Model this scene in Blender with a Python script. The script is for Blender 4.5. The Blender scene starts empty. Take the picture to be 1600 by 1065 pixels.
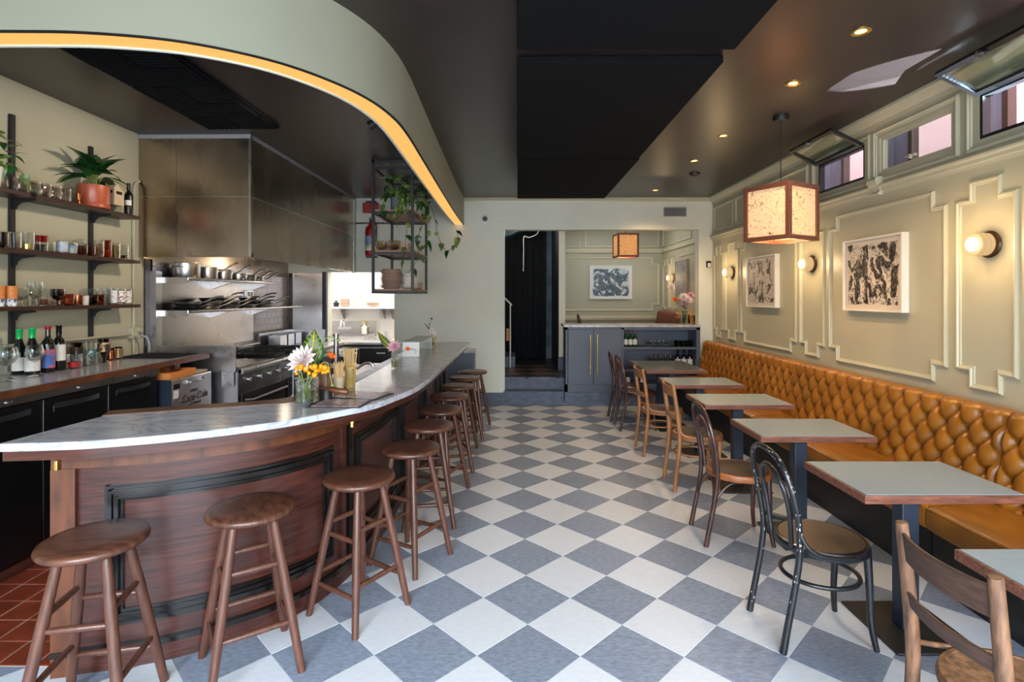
import bpy, bmesh, math, random
from math import sin, cos, pi, radians, sqrt, atan2
from mathutils import Vector, Matrix

random.seed(7)
S = bpy.context.scene
COL = S.collection

# ------------------------------------------------------------------ camera
CAM_H = 1.6224
cam = bpy.data.cameras.new('camera')
cam.sensor_width = 36
cam.lens = 837.05 / 1600 * 36
cam.shift_y = -69.57 / 1600
cam.clip_start = 0.02
camo = bpy.data.objects.new('camera', cam)
camo.location = (0, 0, CAM_H)
camo.rotation_euler = (radians(90), 0, 0.0093238)
COL.objects.link(camo)
S.camera = camo

# ------------------------------------------------------------------ world: bright hazy daytime sky
W = bpy.data.worlds.new('sky')
S.world = W
W.use_nodes = True
wn = W.node_tree.nodes
wn['Background'].inputs[0].default_value = (0.86, 0.93, 1.0, 1)
wn['Background'].inputs[1].default_value = 1.2

# ------------------------------------------------------------------ lights
def area(name, loc, rot, sx, sy, energy, color, spread=180):
    l = bpy.data.lights.new(name, 'AREA')
    l.shape = 'RECTANGLE'
    l.size, l.size_y = sx, sy
    l.energy = energy
    l.color = color
    l.spread = radians(spread)
    o = bpy.data.objects.new(name, l)
    o.location = loc
    o.rotation_euler = rot
    COL.objects.link(o)
    return o

def point(name, loc, energy, color, r=0.04):
    l = bpy.data.lights.new(name, 'POINT')
    l.energy = energy
    l.color = color
    l.shadow_soft_size = r
    o = bpy.data.objects.new(name, l)
    o.location = loc
    COL.objects.link(o)
    return o

def spot(name, loc, energy, color, ang=100, blend=0.6, r=0.03):
    l = bpy.data.lights.new(name, 'SPOT')
    l.energy = energy
    l.color = color
    l.spot_size = radians(ang)
    l.spot_blend = blend
    l.shadow_soft_size = r
    o = bpy.data.objects.new(name, l)
    o.location = loc
    COL.objects.link(o)
    return o

DAY = (0.72, 0.86, 1.0)
WARM = (1.0, 0.68, 0.36)
# daylight outside the storefront glazing behind the camera
def aim(d):
    return Vector(d).to_track_quat('-Z', 'Y').to_euler()
area('daylight_sky', (0.3, -3.9, 4.3), aim((0, 7.0, -4.3)), 7.0, 3.4, 3100, DAY)
area('daylight_street', (0.2, -2.0, 1.35), aim((0, 1, -.12)), 5.2, 1.5, 170, (0.86, 0.93, 1.0))
# daylight falling down the light well outside the clerestory windows
area('daylight_lightwell', (3.14, 4.4, 5.0), (0, 0, 0), .26, 5.0, 300, (0.95, 0.95, 1.0))
# added unseen overhead light that brightens the white back kitchen
area('back_kitchen_fill', (-2.6, 9.2, 3.0), (0, 0, 0), 1.4, 1.6, 58, (1.0, 0.97, 0.95))
# unseen area light under the niche ceiling that brightens the dining niche
area('niche_fill', (1.9, 9.6, 3.05), (0, 0, 0), 1.2, 1.2, 11, (0.95, 0.97, 1.0))
# sunlight thrown back up from the yard below, through two clerestory windows onto the ceiling
def glint(loc, to, e, ang):
    o = spot('sun_glint_from_yard', loc, e, (.72, .88, 1), ang, .15, .002)
    o.rotation_euler = aim(Vector(to) - Vector(loc))
glint((4.2, 1.9, 1.9), (2.63, 3.44, 3.1), 11000, 11)
glint((4.25, 4.1, 2.0), (2.72, 4.86, 3.1), 3500, 8)
point('stair_hall_fill', (.1, 9.4, 2.75), 7, (1, .93, .84), .08)  # added light without a fixture, lifts the dark landing floor
S.view_settings.view_transform = 'Standard'
S.view_settings.look = 'None'
S.view_settings.gamma = 1
S.view_settings.use_curve_mapping = False
S.view_settings.exposure = 0.55
S.cycles.max_bounces = 8
S.cycles.diffuse_bounces = 5
S.cycles.glossy_bounces = 4
S.cycles.transmission_bounces = 6
S.cycles.transparent_max_bounces = 24
S.cycles.caustics_reflective = False
S.cycles.caustics_refractive = False
S.cycles.sample_clamp_indirect = 6.0
S.cycles.use_denoising = True

# ------------------------------------------------------------------ helpers
def lin(c):
    return tuple(((x / 255) / 12.92 if x / 255 <= 0.04045 else ((x / 255 + 0.055) / 1.055) ** 2.4) for x in c)

class MB:
    """collects vertices and faces for ONE mesh"""
    def __init__(self):
        self.v, self.f = [], []
    def add(self, vs, fs):
        b = len(self.v)
        self.v += [tuple(p) for p in vs]
        self.f += [tuple(b + i for i in q) for q in fs]
        return b
    def box(self, x0, x1, y0, y1, z0, z1):
        return self.add([(x0, y0, z0), (x1, y0, z0), (x1, y1, z0), (x0, y1, z0), (x0, y0, z1), (x1, y0, z1), (x1, y1, z1), (x0, y1, z1)],
                        [(0, 3, 2, 1), (4, 5, 6, 7), (0, 1, 5, 4), (1, 2, 6, 5), (2, 3, 7, 6), (3, 0, 4, 7)])
    def prism(self, poly, z0, z1):
        n = len(poly)
        return self.add([(x, y, z0) for x, y in poly] + [(x, y, z1) for x, y in poly],
                        [tuple(range(n - 1, -1, -1)), tuple(range(n, 2 * n))] + [(i, (i + 1) % n, n + (i + 1) % n, n + i) for i in range(n)])
    def tube(self, pts, r, n=8, closed=False, caps=True):
        pts = [Vector(p) for p in pts]
        m = len(pts)
        rs = r if isinstance(r, (list, tuple)) else [r] * m
        T = []
        for i in range(m):
            a = pts[(i - 1) % m] if (closed or i > 0) else pts[i]
            b = pts[(i + 1) % m] if (closed or i < m - 1) else pts[i]
            T.append((b - a).normalized())
        up = Vector((0, 0, 1)) if abs(T[0].z) < 0.9 else Vector((1, 0, 0))
        N = (up - T[0] * up.dot(T[0])).normalized()
        vs = []
        for i in range(m):
            N = (N - T[i] * N.dot(T[i]))
            N = N.normalized() if N.length > 1e-6 else T[i].orthogonal().normalized()
            B = T[i].cross(N)
            for k in range(n):
                a = 2 * pi * k / n
                vs.append(pts[i] + (N * cos(a) + B * sin(a)) * rs[i])
        fs = []
        for i in range(m if closed else m - 1):
            j = (i + 1) % m
            for k in range(n):
                fs.append((i * n + k, i * n + (k + 1) % n, j * n + (k + 1) % n, j * n + k))
        if caps and not closed:
            fs.append(tuple(range(n - 1, -1, -1)))
            fs.append(tuple((m - 1) * n + k for k in range(n)))
        return self.add(vs, fs)
    def cyl(self, p, q, r, r2=None, n=12):
        return self.tube([p, q], [r, r if r2 is None else r2], n)
    def lathe(self, prof, n=20, c=(0, 0, 0), closed=False):
        vs, fs, rows = [], [], []
        for r, z in prof:
            if r < 1e-6:
                rows.append([len(vs)]); vs.append((c[0], c[1], c[2] + z))
            else:
                rows.append(list(range(len(vs), len(vs) + n)))
                vs += [(c[0] + r * cos(2 * pi * k / n), c[1] + r * sin(2 * pi * k / n), c[2] + z) for k in range(n)]
        pairs = list(zip(rows, rows[1:])) + ([(rows[-1], rows[0])] if closed else [])
        for a, b in pairs:
            for k in range(n):
                k2 = (k + 1) % n
                if len(a) == 1 and len(b) == 1: continue
                if len(a) == 1: fs.append((a[0], b[k2], b[k]))
                elif len(b) == 1: fs.append((a[k], a[k2], b[0]))
                else: fs.append((a[k], a[k2], b[k2], b[k]))
        return self.add(vs, fs)
    def sph(self, c, r, n=10, m=6, s=(1, 1, 1)):
        b = self.lathe([(r * sin(pi * i / m) if 0 < i < m else 0, -r * cos(pi * i / m)) for i in range(m + 1)], n)
        self.xf(Matrix.Translation(c) @ Matrix.Diagonal((*s, 1)), b)
        return b
    def grid(self, P, nu, nv, closed_u=False):
        vs = [P(i / (nu if closed_u else nu - 1), j / (nv - 1)) for i in range(nu) for j in range(nv)]
        fs = []
        for i in range(nu if closed_u else nu - 1):
            for j in range(nv - 1):
                i2 = (i + 1) % nu
                fs.append((i * nv + j, i2 * nv + j, i2 * nv + j + 1, i * nv + j + 1))
        return self.add(vs, fs)
    def xf(self, M, start=0):
        for i in range(start, len(self.v)):
            self.v[i] = tuple(M @ Vector(self.v[i]))
        return self

def wpos(o):
    p = Vector((0, 0, 0))
    while o is not None:
        p += o.location
        o = o.parent
    return p

def build(name, mb, mat, parent=None, loc=None, W=False, sm=35, bev=0, seg=2, thick=0, sub=0, kind=None, keep=False):
    """ONE mesh object. W: the vertices are in world coordinates and are moved into the parent's frame"""
    vs = mb.v
    if W and parent is not None:
        p = wpos(parent)
        vs = [(x - p.x, y - p.y, z - p.z) for x, y, z in vs]
    if W and parent is None and loc is not None:
        vs = [(x - loc[0], y - loc[1], z - loc[2]) for x, y, z in vs]
    me = bpy.data.meshes.new(name)
    me.from_pydata(vs, [], mb.f)
    if not keep:
        bm = bmesh.new(); bm.from_mesh(me)
        bmesh.ops.recalc_face_normals(bm, faces=bm.faces)
        bm.to_mesh(me); bm.free()
    if sm:
        me.polygons.foreach_set('use_smooth', [True] * len(me.polygons))
        try: me.set_sharp_from_angle(angle=radians(sm))
        except Exception: pass
    for m in (mat if isinstance(mat, (list, tuple)) else [mat]):
        me.materials.append(m)
    o = bpy.data.objects.new(name, me)
    COL.objects.link(o)
    if parent is not None: o.parent = parent
    if loc is not None: o.location = loc
    if thick:
        md = o.modifiers.new('s', 'SOLIDIFY'); md.thickness = thick; md.offset = 0
    if bev:
        md = o.modifiers.new('b', 'BEVEL'); md.width = bev; md.segments = seg; md.limit_method = 'ANGLE'; md.angle_limit = radians(40)
    if sub:
        md = o.modifiers.new('u', 'SUBSURF'); md.levels = sub; md.render_levels = sub
    if kind: o['kind'] = kind
    return o

def tag(o, label, cat, group=None, kind=None):
    o['label'] = label; o['category'] = cat
    if group: o['group'] = group
    if kind: o['kind'] = kind
    return o

def thing(name, label, cat, loc=(0, 0, 0), rz=0, group=None):
    o = bpy.data.objects.new(name, None)
    o.empty_display_size = 0.05
    COL.objects.link(o)
    o.location = loc
    o.rotation_euler = (0, 0, rz)
    return tag(o, label, cat, group)

def dup(root, loc=None, rz=None, label=None, scale=None):
    r = root.copy(); COL.objects.link(r)
    if loc is not None: r.location = loc
    if rz is not None: r.rotation_euler = (0, 0, rz)
    if label: r['label'] = label
    if scale: r.scale = scale
    for ch in list(root.children):
        c = ch.copy(); COL.objects.link(c); c.parent = r
        for g in list(ch.children):
            d = g.copy(); COL.objects.link(d); d.parent = c
    return r

def struct(name, mb, mat, parent=None, **k):
    o = build(name, mb, mat, parent, **k)
    o['kind'] = 'structure'
    return o

def plabel(o, s):
    o['label'] = s
    return o

def crv(pts, n=8, closed=False):
    P = [Vector(p) for p in pts]
    m = len(P); out = []
    for i in range(m if closed else m - 1):
        if closed: a, b, c, d = P[(i - 1) % m], P[i], P[(i + 1) % m], P[(i + 2) % m]
        else: a, b, c, d = P[max(i - 1, 0)], P[i], P[i + 1], P[min(i + 2, m - 1)]
        for k in range(n):
            t = k / n
            out.append(0.5 * ((2 * b) + (c - a) * t + (2 * a - 5 * b + 4 * c - d) * t * t + (3 * b - a - 3 * c + d) * t ** 3))
    if not closed: out.append(P[-1].copy())
    return out

def frame_profile(poly, prof, place, closed=True):
    """mitred moulding along a closed polygon; prof: [(inward offset, height)], place(u, v, h) -> xyz"""
    n = len(poly)
    ar = sum(poly[i][0] * poly[(i + 1) % n][1] - poly[(i + 1) % n][0] * poly[i][1] for i in range(n))
    sg = 1 if ar > 0 else -1
    mb = MB()
    vs = []
    for i in range(n):
        a, b, c = Vector(poly[i - 1]), Vector(poly[i]), Vector(poly[(i + 1) % n])
        d1, d2 = (b - a).normalized(), (c - b).normalized()
        n1, n2 = Vector((-d1.y, d1.x)) * sg, Vector((-d2.y, d2.x)) * sg
        mt = (n1 + n2)
        mt = mt / max(mt.dot(n1), 1e-6)
        for off, h in prof:
            q = b + mt * off
            vs.append(place(q.x, q.y, h))
    k = len(prof)
    fs = []
    for i in range(n):
        j = (i + 1) % n
        for t in range(k):
            t2 = (t + 1) % k
            fs.append((i * k + t, j * k + t, j * k + t2, i * k + t2))
    mb.add(vs, fs)
    return mb

# ------------------------------------------------------------------ materials
MATS = {}
def _nt(name):
    m = bpy.data.materials.new(name); m.use_nodes = True
    nt = m.node_tree
    return m, nt, nt.nodes, nt.links, nt.nodes['Principled BSDF']

def mat(name, col, rough=0.5, metal=0.0, var=0.1, vs=5.0, st=(1, 1, 1), bump=0.0, bs=60, bst=None, coat=0.0, spec=0.5, col2=None, rnd=0.0, rvar=0.0, emit=None, estr=0, detail=5, lo=0.3, hi=0.7, sheen=0, rot=(0, 0, 0)):
    m, nt, N, L, P = _nt(name)
    c = lin(col)
    tc = N.new('ShaderNodeTexCoord')
    mp = N.new('ShaderNodeMapping'); mp.inputs['Scale'].default_value = st; mp.inputs['Rotation'].default_value = rot
    L.new(tc.outputs['Object'], mp.inputs[0])
    nz = N.new('ShaderNodeTexNoise'); nz.inputs['Scale'].default_value = vs; nz.inputs['Detail'].default_value = detail
    L.new(mp.outputs[0], nz.inputs['Vector'])
    oi = N.new('ShaderNodeObjectInfo')
    if rnd:
        ad = N.new('ShaderNodeVectorMath'); ad.operation = 'ADD'
        sc = N.new('ShaderNodeVectorMath'); sc.operation = 'SCALE'; sc.inputs[3].default_value = 37.0
        cx = N.new('ShaderNodeCombineXYZ')
        for i in range(3): L.new(oi.outputs['Random'], cx.inputs[i])
        L.new(cx.outputs[0], sc.inputs[0])
        L.new(mp.outputs[0], ad.inputs[0]); L.new(sc.outputs[0], ad.inputs[1])
        L.new(ad.outputs[0], nz.inputs['Vector'])
    rp = N.new('ShaderNodeValToRGB')
    rp.color_ramp.elements[0].position = lo; rp.color_ramp.elements[1].position = hi
    a = tuple(min(1, x * (1 - var)) for x in c); b = tuple(min(1, x * (1 + var)) for x in (lin(col2) if col2 else c))
    rp.color_ramp.elements[0].color = (*a, 1); rp.color_ramp.elements[1].color = (*b, 1)
    L.new(nz.outputs['Fac'], rp.inputs[0])
    out = rp.outputs[0]
    if rnd:
        hs = N.new('ShaderNodeHueSaturation')
        mr = N.new('ShaderNodeMapRange'); mr.inputs[3].default_value = 1 - rnd; mr.inputs[4].default_value = 1 + rnd
        L.new(oi.outputs['Random'], mr.inputs[0]); L.new(mr.outputs[0], hs.inputs['Value']); L.new(out, hs.inputs['Color'])
        out = hs.outputs[0]
    L.new(out, P.inputs['Base Color'])
    P.inputs['Roughness'].default_value = rough
    P.inputs['Metallic'].default_value = metal
    P.inputs['Specular IOR Level'].default_value = spec
    if coat:
        P.inputs['Coat Weight'].default_value = coat; P.inputs['Coat Roughness'].default_value = 0.12
    if rvar:
        mr = N.new('ShaderNodeMapRange'); mr.inputs[3].default_value = max(0.02, rough - rvar); mr.inputs[4].default_value = rough + rvar
        L.new(nz.outputs['Fac'], mr.inputs[0]); L.new(mr.outputs[0], P.inputs['Roughness'])
    if bump:
        n2 = N.new('ShaderNodeTexNoise'); n2.inputs['Scale'].default_value = bs; n2.inputs['Detail'].default_value = 4
        if bst:
            m2 = N.new('ShaderNodeMapping'); m2.inputs['Scale'].default_value = bst; L.new(tc.outputs['Object'], m2.inputs[0]); L.new(m2.outputs[0], n2.inputs['Vector'])
        else: L.new(tc.outputs['Object'], n2.inputs['Vector'])
        bp = N.new('ShaderNodeBump'); bp.inputs['Strength'].default_value = bump; bp.inputs['Distance'].default_value = 0.004
        L.new(n2.outputs['Fac'], bp.inputs['Height']); L.new(bp.outputs[0], P.inputs['Normal'])
    if emit:
        P.inputs['Emission Color'].default_value = (*lin(emit), 1); P.inputs['Emission Strength'].default_value = estr
    MATS[name] = m
    return m

def glass(name, tint=(255, 255, 255), fac=0.25, rough=0.02):
    m, nt, N, L, P = _nt(name)
    N.remove(P)
    tr = N.new('ShaderNodeBsdfTransparent'); tr.inputs[0].default_value = (*lin(tint), 1)
    gl = N.new('ShaderNodeBsdfGlossy'); gl.inputs['Roughness'].default_value = rough; gl.inputs[0].default_value = (1, 1, 1, 1)
    lw = N.new('ShaderNodeLayerWeight'); lw.inputs['Blend'].default_value = fac
    mx = N.new('ShaderNodeMixShader')
    L.new(lw.outputs['Facing'], mx.inputs[0]); L.new(tr.outputs[0], mx.inputs[1]); L.new(gl.outputs[0], mx.inputs[2])
    L.new(mx.outputs[0], N['Material Output'].inputs[0])
    return m

def emis(name, col, s):
    m, nt, N, L, P = _nt(name)
    P.inputs['Base Color'].default_value = (*(x * .12 for x in lin(col)), 1)
    P.inputs['Emission Color'].default_value = (*lin(col), 1); P.inputs['Emission Strength'].default_value = s
    return m

def marble(name):
    m, nt, N, L, P = _nt(name)
    tc = N.new('ShaderNodeTexCoord')
    mp = N.new('ShaderNodeMapping'); mp.inputs['Scale'].default_value = (1.0, 2.2, 1.6); mp.inputs['Rotation'].default_value = (0, 0, 0.6)
    nz = N.new('ShaderNodeTexNoise'); nz.inputs['Scale'].default_value = 3.2; nz.inputs['Detail'].default_value = 9; nz.inputs['Distortion'].default_value = 1.6
    rp = N.new('ShaderNodeValToRGB')
    e = rp.color_ramp.elements
    e[0].position = 0.40; e[0].color = (*lin((192, 193, 199)), 1)
    e[1].position = 0.62; e[1].color = (*lin((190, 192, 198)), 1)
    a = e.new(0.495); a.color = (*lin((148, 150, 161)), 1)
    a = e.new(0.475); a.color = (*lin((180, 182, 189)), 1)
    a = e.new(0.52); a.color = (*lin((174, 176, 184)), 1)
    L.new(tc.outputs['Object'], mp.inputs[0]); L.new(mp.outputs[0], nz.inputs['Vector']); L.new(nz.outputs['Fac'], rp.inputs[0])
    L.new(rp.outputs[0], P.inputs['Base Color'])
    P.inputs['Roughness'].default_value = 0.16
    return m

def artmat(name, ink, paper, seed, scale, dens, ax):
    """brush drawing: dark blots and thin scribbled lines on a paper with a margin; ax: 1 if the sheet lies along y, 0 along x"""
    m, nt, N, L, P = _nt(name)
    def node(t, **k):
        n = N.new(t)
        for a, v in k.items(): setattr(n, a, v)
        return n
    def math_(op, a, b=None):
        n = node('ShaderNodeMath', operation=op)
        for i, v in enumerate((a, b)):
            if v is None: continue
            if isinstance(v, (int, float)): n.inputs[i].default_value = v
            else: L.new(v, n.inputs[i])
        return n.outputs[0]
    tc = node('ShaderNodeTexCoord')
    mp = node('ShaderNodeMapping'); mp.inputs['Location'].default_value = (seed, seed * 2.3, seed * .7); mp.inputs['Scale'].default_value = (1, 1.5, 1) if ax else (1.3, 1, 1)
    L.new(tc.outputs['Object'], mp.inputs[0])
    def noise(sc, det, dist):
        n = node('ShaderNodeTexNoise'); n.inputs['Scale'].default_value = sc; n.inputs['Detail'].default_value = det; n.inputs['Distortion'].default_value = dist
        L.new(mp.outputs[0], n.inputs['Vector']); return n.outputs['Fac']
    def step(v, a, b):
        n = node('ShaderNodeMapRange'); n.inputs[1].default_value = a; n.inputs[2].default_value = b; L.new(v, n.inputs[0]); return n.outputs[0]
    big = step(noise(scale, 4, 1.0), dens + .045, dens + .015)                # 1 = ink blot
    wash = math_('MULTIPLY', step(noise(scale * 1.7, 3, .6), .58, .66), .55)
    l1 = step(math_('ABSOLUTE', math_('SUBTRACT', noise(scale * 1.5, 2, 1.2), .5)), .014, .006)
    l2 = step(math_('ABSOLUTE', math_('SUBTRACT', noise(scale * 3.0, 1, .8), .47)), .022, .010)
    white = step(math_('ABSOLUTE', math_('SUBTRACT', noise(scale * 2.4, 2, 1.0), .52)), .012, .005)
    a = math_('MAXIMUM', math_('MAXIMUM', big, wash), math_('MAXIMUM', l1, l2))
    a = math_('MULTIPLY', a, math_('SUBTRACT', 1.0, math_('MULTIPLY', white, .9)))
    sx = node('ShaderNodeSeparateXYZ'); L.new(tc.outputs['Generated'], sx.inputs[0])
    u = sx.outputs[1 if ax else 0]; v = sx.outputs[2]
    def inside(w, e):
        d = math_('ABSOLUTE', math_('SUBTRACT', w, .5))
        d = math_('ADD', d, math_('MULTIPLY', math_('SUBTRACT', noise(5, 2, 0), .5), .12))
        return step(d, .47 - e, .455 - e)
    a = math_('MULTIPLY', a, math_('MULTIPLY', inside(u, .03), inside(v, .03)))
    mx = node('ShaderNodeMix', data_type='RGBA')
    mx.inputs[6].default_value = (*lin(paper), 1); mx.inputs[7].default_value = (*lin(ink), 1)
    L.new(a, mx.inputs[0]); L.new(mx.outputs[2], P.inputs['Base Color'])
    P.inputs['Roughness'].default_value = 0.6
    return m

def axes(o, xd, yd):
    """matrix that carries x to xd, y to yd and the origin to o"""
    X = Vector(xd).normalized(); Y = Vector(yd); Y = (Y - X * Y.dot(X)).normalized(); Z = X.cross(Y)
    return Matrix.Translation(o) @ Matrix((X, Y, Z)).transposed().to_4x4()

def shade_mat(name, col, s):
    """glowing paper of a lamp shade with thin drawn dark lines"""
    m, nt, N, L, P = _nt(name)
    tc = N.new('ShaderNodeTexCoord')
    n = N.new('ShaderNodeTexNoise'); n.inputs['Scale'].default_value = 17; n.inputs['Detail'].default_value = 0.6; n.inputs['Distortion'].default_value = 1.6
    r = N.new('ShaderNodeValToRGB'); e = r.color_ramp.elements
    e[0].position = 0.44; e[0].color = (1, 1, 1, 1); e[1].position = 0.56; e[1].color = (1, 1, 1, 1)
    k = e.new(0.5); k.color = (0.10, 0.06, 0.04, 1)
    k = e.new(0.475); k.color = (1, 1, 1, 1)
    k = e.new(0.525); k.color = (1, 1, 1, 1)
    L.new(tc.outputs['Object'], n.inputs['Vector']); L.new(n.outputs['Fac'], r.inputs[0])
    mx = N.new('ShaderNodeMix'); mx.data_type = 'RGBA'; mx.blend_type = 'MULTIPLY'; mx.inputs[0].default_value = 1
    mx.inputs[6].default_value = (*lin(col), 1)
    L.new(r.outputs[0], mx.inputs[7])
    L.new(mx.outputs[2], P.inputs['Base Color']); L.new(mx.outputs[2], P.inputs['Emission Color'])
    P.inputs['Emission Strength'].default_value = s
    P.inputs['Roughness'].default_value = 0.8
    return m

M_WALL = mat('sage_wall_paint', (184, 179, 154), 0.42, var=0.05, vs=1.6, spec=0.4)
M_WALLB = mat('sage_limewash', (229, 230, 215), 0.5, var=0.06, vs=1.3, detail=8)
M_SOFFIT = mat('sage_soffit', (166, 167, 148), 0.5, var=0.06, vs=1.1, detail=8)
M_MOLD = mat('sage_moulding_gloss', (194, 190, 164), 0.3, var=0.03, spec=0.5)
M_CEIL = mat('black_brown_ceiling', (46, 38, 37), 0.32, var=0.18, vs=2.2, st=(1, 3, 1), bump=0.12, bs=9, bst=(1, 3, 1), spec=0.55)
M_ACOU = mat('black_felt', (16, 17, 19), 0.95, var=0.25, vs=90, spec=0.15, bump=0.4, bs=240)
M_TILEL = mat('lino_pale', (198, 201, 206), 0.33, var=0.05, vs=26, rnd=0.03, st=(1, 3, 1), spec=0.42)
M_TILED = mat('lino_blue_grey', (124, 133, 148), 0.36, var=0.24, vs=34, rnd=0.06, st=(1, 2.6, 1), detail=8, spec=0.42)
M_SUBF = mat('floor_screed', (70, 70, 72), 0.8)
M_TERRA = mat('quarry_tile', (118, 50, 30), 0.32, var=0.22, vs=12, rnd=0.12, spec=0.5)
M_GROUT = mat('grout', (175, 160, 148), 0.8)
M_STOOL = mat('stool_brown_wood', (72, 42, 30), 0.36, var=0.4, vs=5, st=(3, 14, 1.0), rnd=0.10, bump=0.06, bs=30, bst=(3, 20, 1), coat=0.1, col2=(88, 52, 36))
M_STOOLEG = mat('stool_leg_wood', (84, 50, 37), 0.36, var=0.3, vs=5, st=(16, 16, 1.2), rnd=0.08, coat=0.12)
M_WALNUT = mat('walnut_edge', (104, 60, 46), 0.42, var=0.3, vs=5, st=(3, 22, 22), col2=(122, 74, 56))
M_BARWOOD = mat('bar_mahogany', (41, 19, 14), 0.34, var=0.45, vs=3.4, st=(1.4, 1.4, 26), detail=9, coat=0.06, col2=(74, 35, 25), lo=0.25, hi=0.75)
M_BARWARM = mat('bar_warm_post', (92, 50, 27), 0.38, var=0.45, vs=3.0, st=(6, 6, 1.6), detail=9, coat=0.05)
M_BARTRIM = mat('bar_dark_moulding', (19, 16, 15), 0.24, var=0.2, vs=7, st=(2, 2, 2), coat=0.0)
M_MARBLE = marble('white_marble')
M_LEATHER = mat('caramel_leather', (144, 88, 20), 0.32, var=0.2, vs=5, bump=0.10, bs=160, rnd=0.04, coat=0.12, spec=0.5, col2=(150, 94, 24))
M_LEATHERS = mat('caramel_seat_leather', (142, 88, 22), 0.36, var=0.25, vs=4, st=(3, 1, 1), bump=0.5, bs=9, bst=(4.5, 1.0, 1), coat=0.1)
M_BROWNLTH = mat('brown_tufted_leather', (96, 44, 20), 0.36, var=0.2, vs=5)
M_LAMINATE = mat('grey_green_laminate', (136, 151, 160), 0.22, var=0.03, vs=30, spec=0.5)
M_BLACK = mat('black_powder_metal', (26, 27, 30), 0.42, var=0.15, vs=12)
M_BLUEBLK = mat('blue_black_steel', (34, 42, 56), 0.40, var=0.15, vs=8)
M_BASE = mat('black_bench_base', (20, 20, 21), 0.5, var=0.2, vs=6)
M_BLUE = mat('slate_blue_paint', (82, 90, 106), 0.42, var=0.10, vs=2.2, detail=8)
M_BLUED = mat('slate_blue_scuffed', (78, 88, 106), 0.45, var=0.3, vs=8, st=(1, 1, 2.5), detail=8)
M_STEEL = mat('stainless_brushed', (172, 168, 166), 0.28, 1.0, var=0.06, vs=3, rvar=0.06, detail=7)
M_STEELD = mat('stainless_hood_smudged', (176, 160, 142), 0.27, 1.0, var=0.14, vs=2.0, st=(1.6, 1.6, 0.5), rvar=0.09, detail=8)
M_STEELL = mat('stainless_bright', (205, 203, 204), 0.3, 1.0, var=0.08, vs=7, rvar=0.1)
M_OVEN = mat('oven_dark_steel', (62, 54, 52), .3, .7, var=.15)
M_BLKENAM = mat('black_enamel', (9, 9, 10), 0.3, var=0.1)
M_IRON = mat('cast_iron', (24, 23, 24), 0.5, var=0.2)
M_BRASS = mat('brass', (214, 186, 110), 0.25, 1.0, var=0.05)
M_WHITE = mat('white_paint', (238, 236, 232), 0.5, var=0.02)
M_WHITEW = mat('white_kitchen_wall', (240, 236, 232), 0.45, var=0.02)
M_TILEW = mat('kitchen_wall_tile', (205, 188, 182), 0.18, var=0.06, rnd=0.05)
M_FRAMEW = mat('white_art_frame', (232, 228, 220), 0.4, var=0.02)
M_RED = mat('extinguisher_red', (168, 16, 26), 0.3, var=0.06, coat=0.3)
M_YELLOW = mat('yellow_plastic', (228, 190, 60), 0.4, var=0.05)
M_GREYP = mat('grey_plastic', (150, 160, 172), 0.45, var=0.05)
M_TERRAP = mat('terracotta_glazed', (178, 84, 52), 0.36, var=0.05, coat=0.2)
M_LEAFD = mat('deep_green_leaf', (24, 66, 28), 0.32, var=0.4, vs=14, rnd=0.2, col2=(36, 84, 34))
M_LEAFP = mat('pothos_leaf', (66, 98, 44), 0.34, var=0.45, vs=24, rnd=0.25, col2=(112, 138, 66))
M_CROTON = mat('croton_leaf', (44, 84, 26), 0.32, var=0.3, vs=10)
M_VEIN = mat('yellow_vein', (222, 190, 40), 0.4, var=0.1)
M_STEM = mat('plant_stem', (128, 140, 70), 0.5, var=0.2)
M_VINE = mat('dry_vine', (92, 84, 42), 0.55, var=0.3)
M_PETAL = mat('pale_pink_petal', (240, 226, 222), 0.5, var=0.06, rnd=0.05)
M_PINK = mat('pink_petal', (236, 186, 198), 0.5, var=0.10, rnd=0.06)
M_ORANGE = mat('orange_berry', (240, 158, 18), 0.4, var=0.15)
M_ORANGEF = mat('orange_flower', (226, 104, 30), 0.5, var=0.2)
M_STRAW = mat('pale_straw', (226, 188, 130), 0.55, var=0.12, rnd=0.1)
M_BOTTLE = mat('dark_bottle_glass', (14, 18, 14), 0.08, var=0.1, spec=0.7)
M_BOTTLEG = mat('green_bottle_glass', (24, 62, 26), 0.08, var=0.1, spec=0.7)
M_CAPG = mat('green_foil', (24, 178, 92), 0.3, 0.2, var=0.05)
M_CAPR = mat('red_foil', (176, 34, 52), 0.3, 0.2, var=0.05)
M_CAPK = mat('black_foil', (26, 22, 22), 0.25, 0.2, var=0.05)
M_LABEL = mat('cream_label', (222, 216, 208), 0.6, var=0.06, vs=90, lo=0.40, hi=0.46)
M_LABELB = mat('blue_red_label', (76, 112, 180), 0.55, var=0.1, vs=14, col2=(220, 84, 80), lo=0.45, hi=0.55)
M_CERAM = mat('speckled_stoneware', (196, 168, 148), 0.45, var=0.10, vs=60, rnd=0.16)
M_CERAMW = mat('white_stoneware', (228, 222, 212), 0.4, var=0.06, vs=50, rnd=0.05)
M_COPPER = mat('copper', (190, 112, 74), 0.22, 1.0, var=0.08)
M_SHELFW = mat('dark_shelf_board', (58, 34, 26), 0.4, var=0.35, vs=5, st=(22, 2.2, 22))
M_PLANKL = mat('pinkish_shelf_wood', (164, 118, 98), 0.5, var=0.25, vs=5, st=(18, 2, 18))
M_CRATE = mat('orange_pine', (214, 132, 66), 0.5, var=0.2, vs=6, st=(4, 14, 14))
M_GREYTOP = mat('grey_linoleum_counter', (156, 156, 160), 0.22, var=0.06, vs=20)
M_CARD = mat('kraft_card', (206, 184, 150), 0.6, var=0.05)
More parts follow.
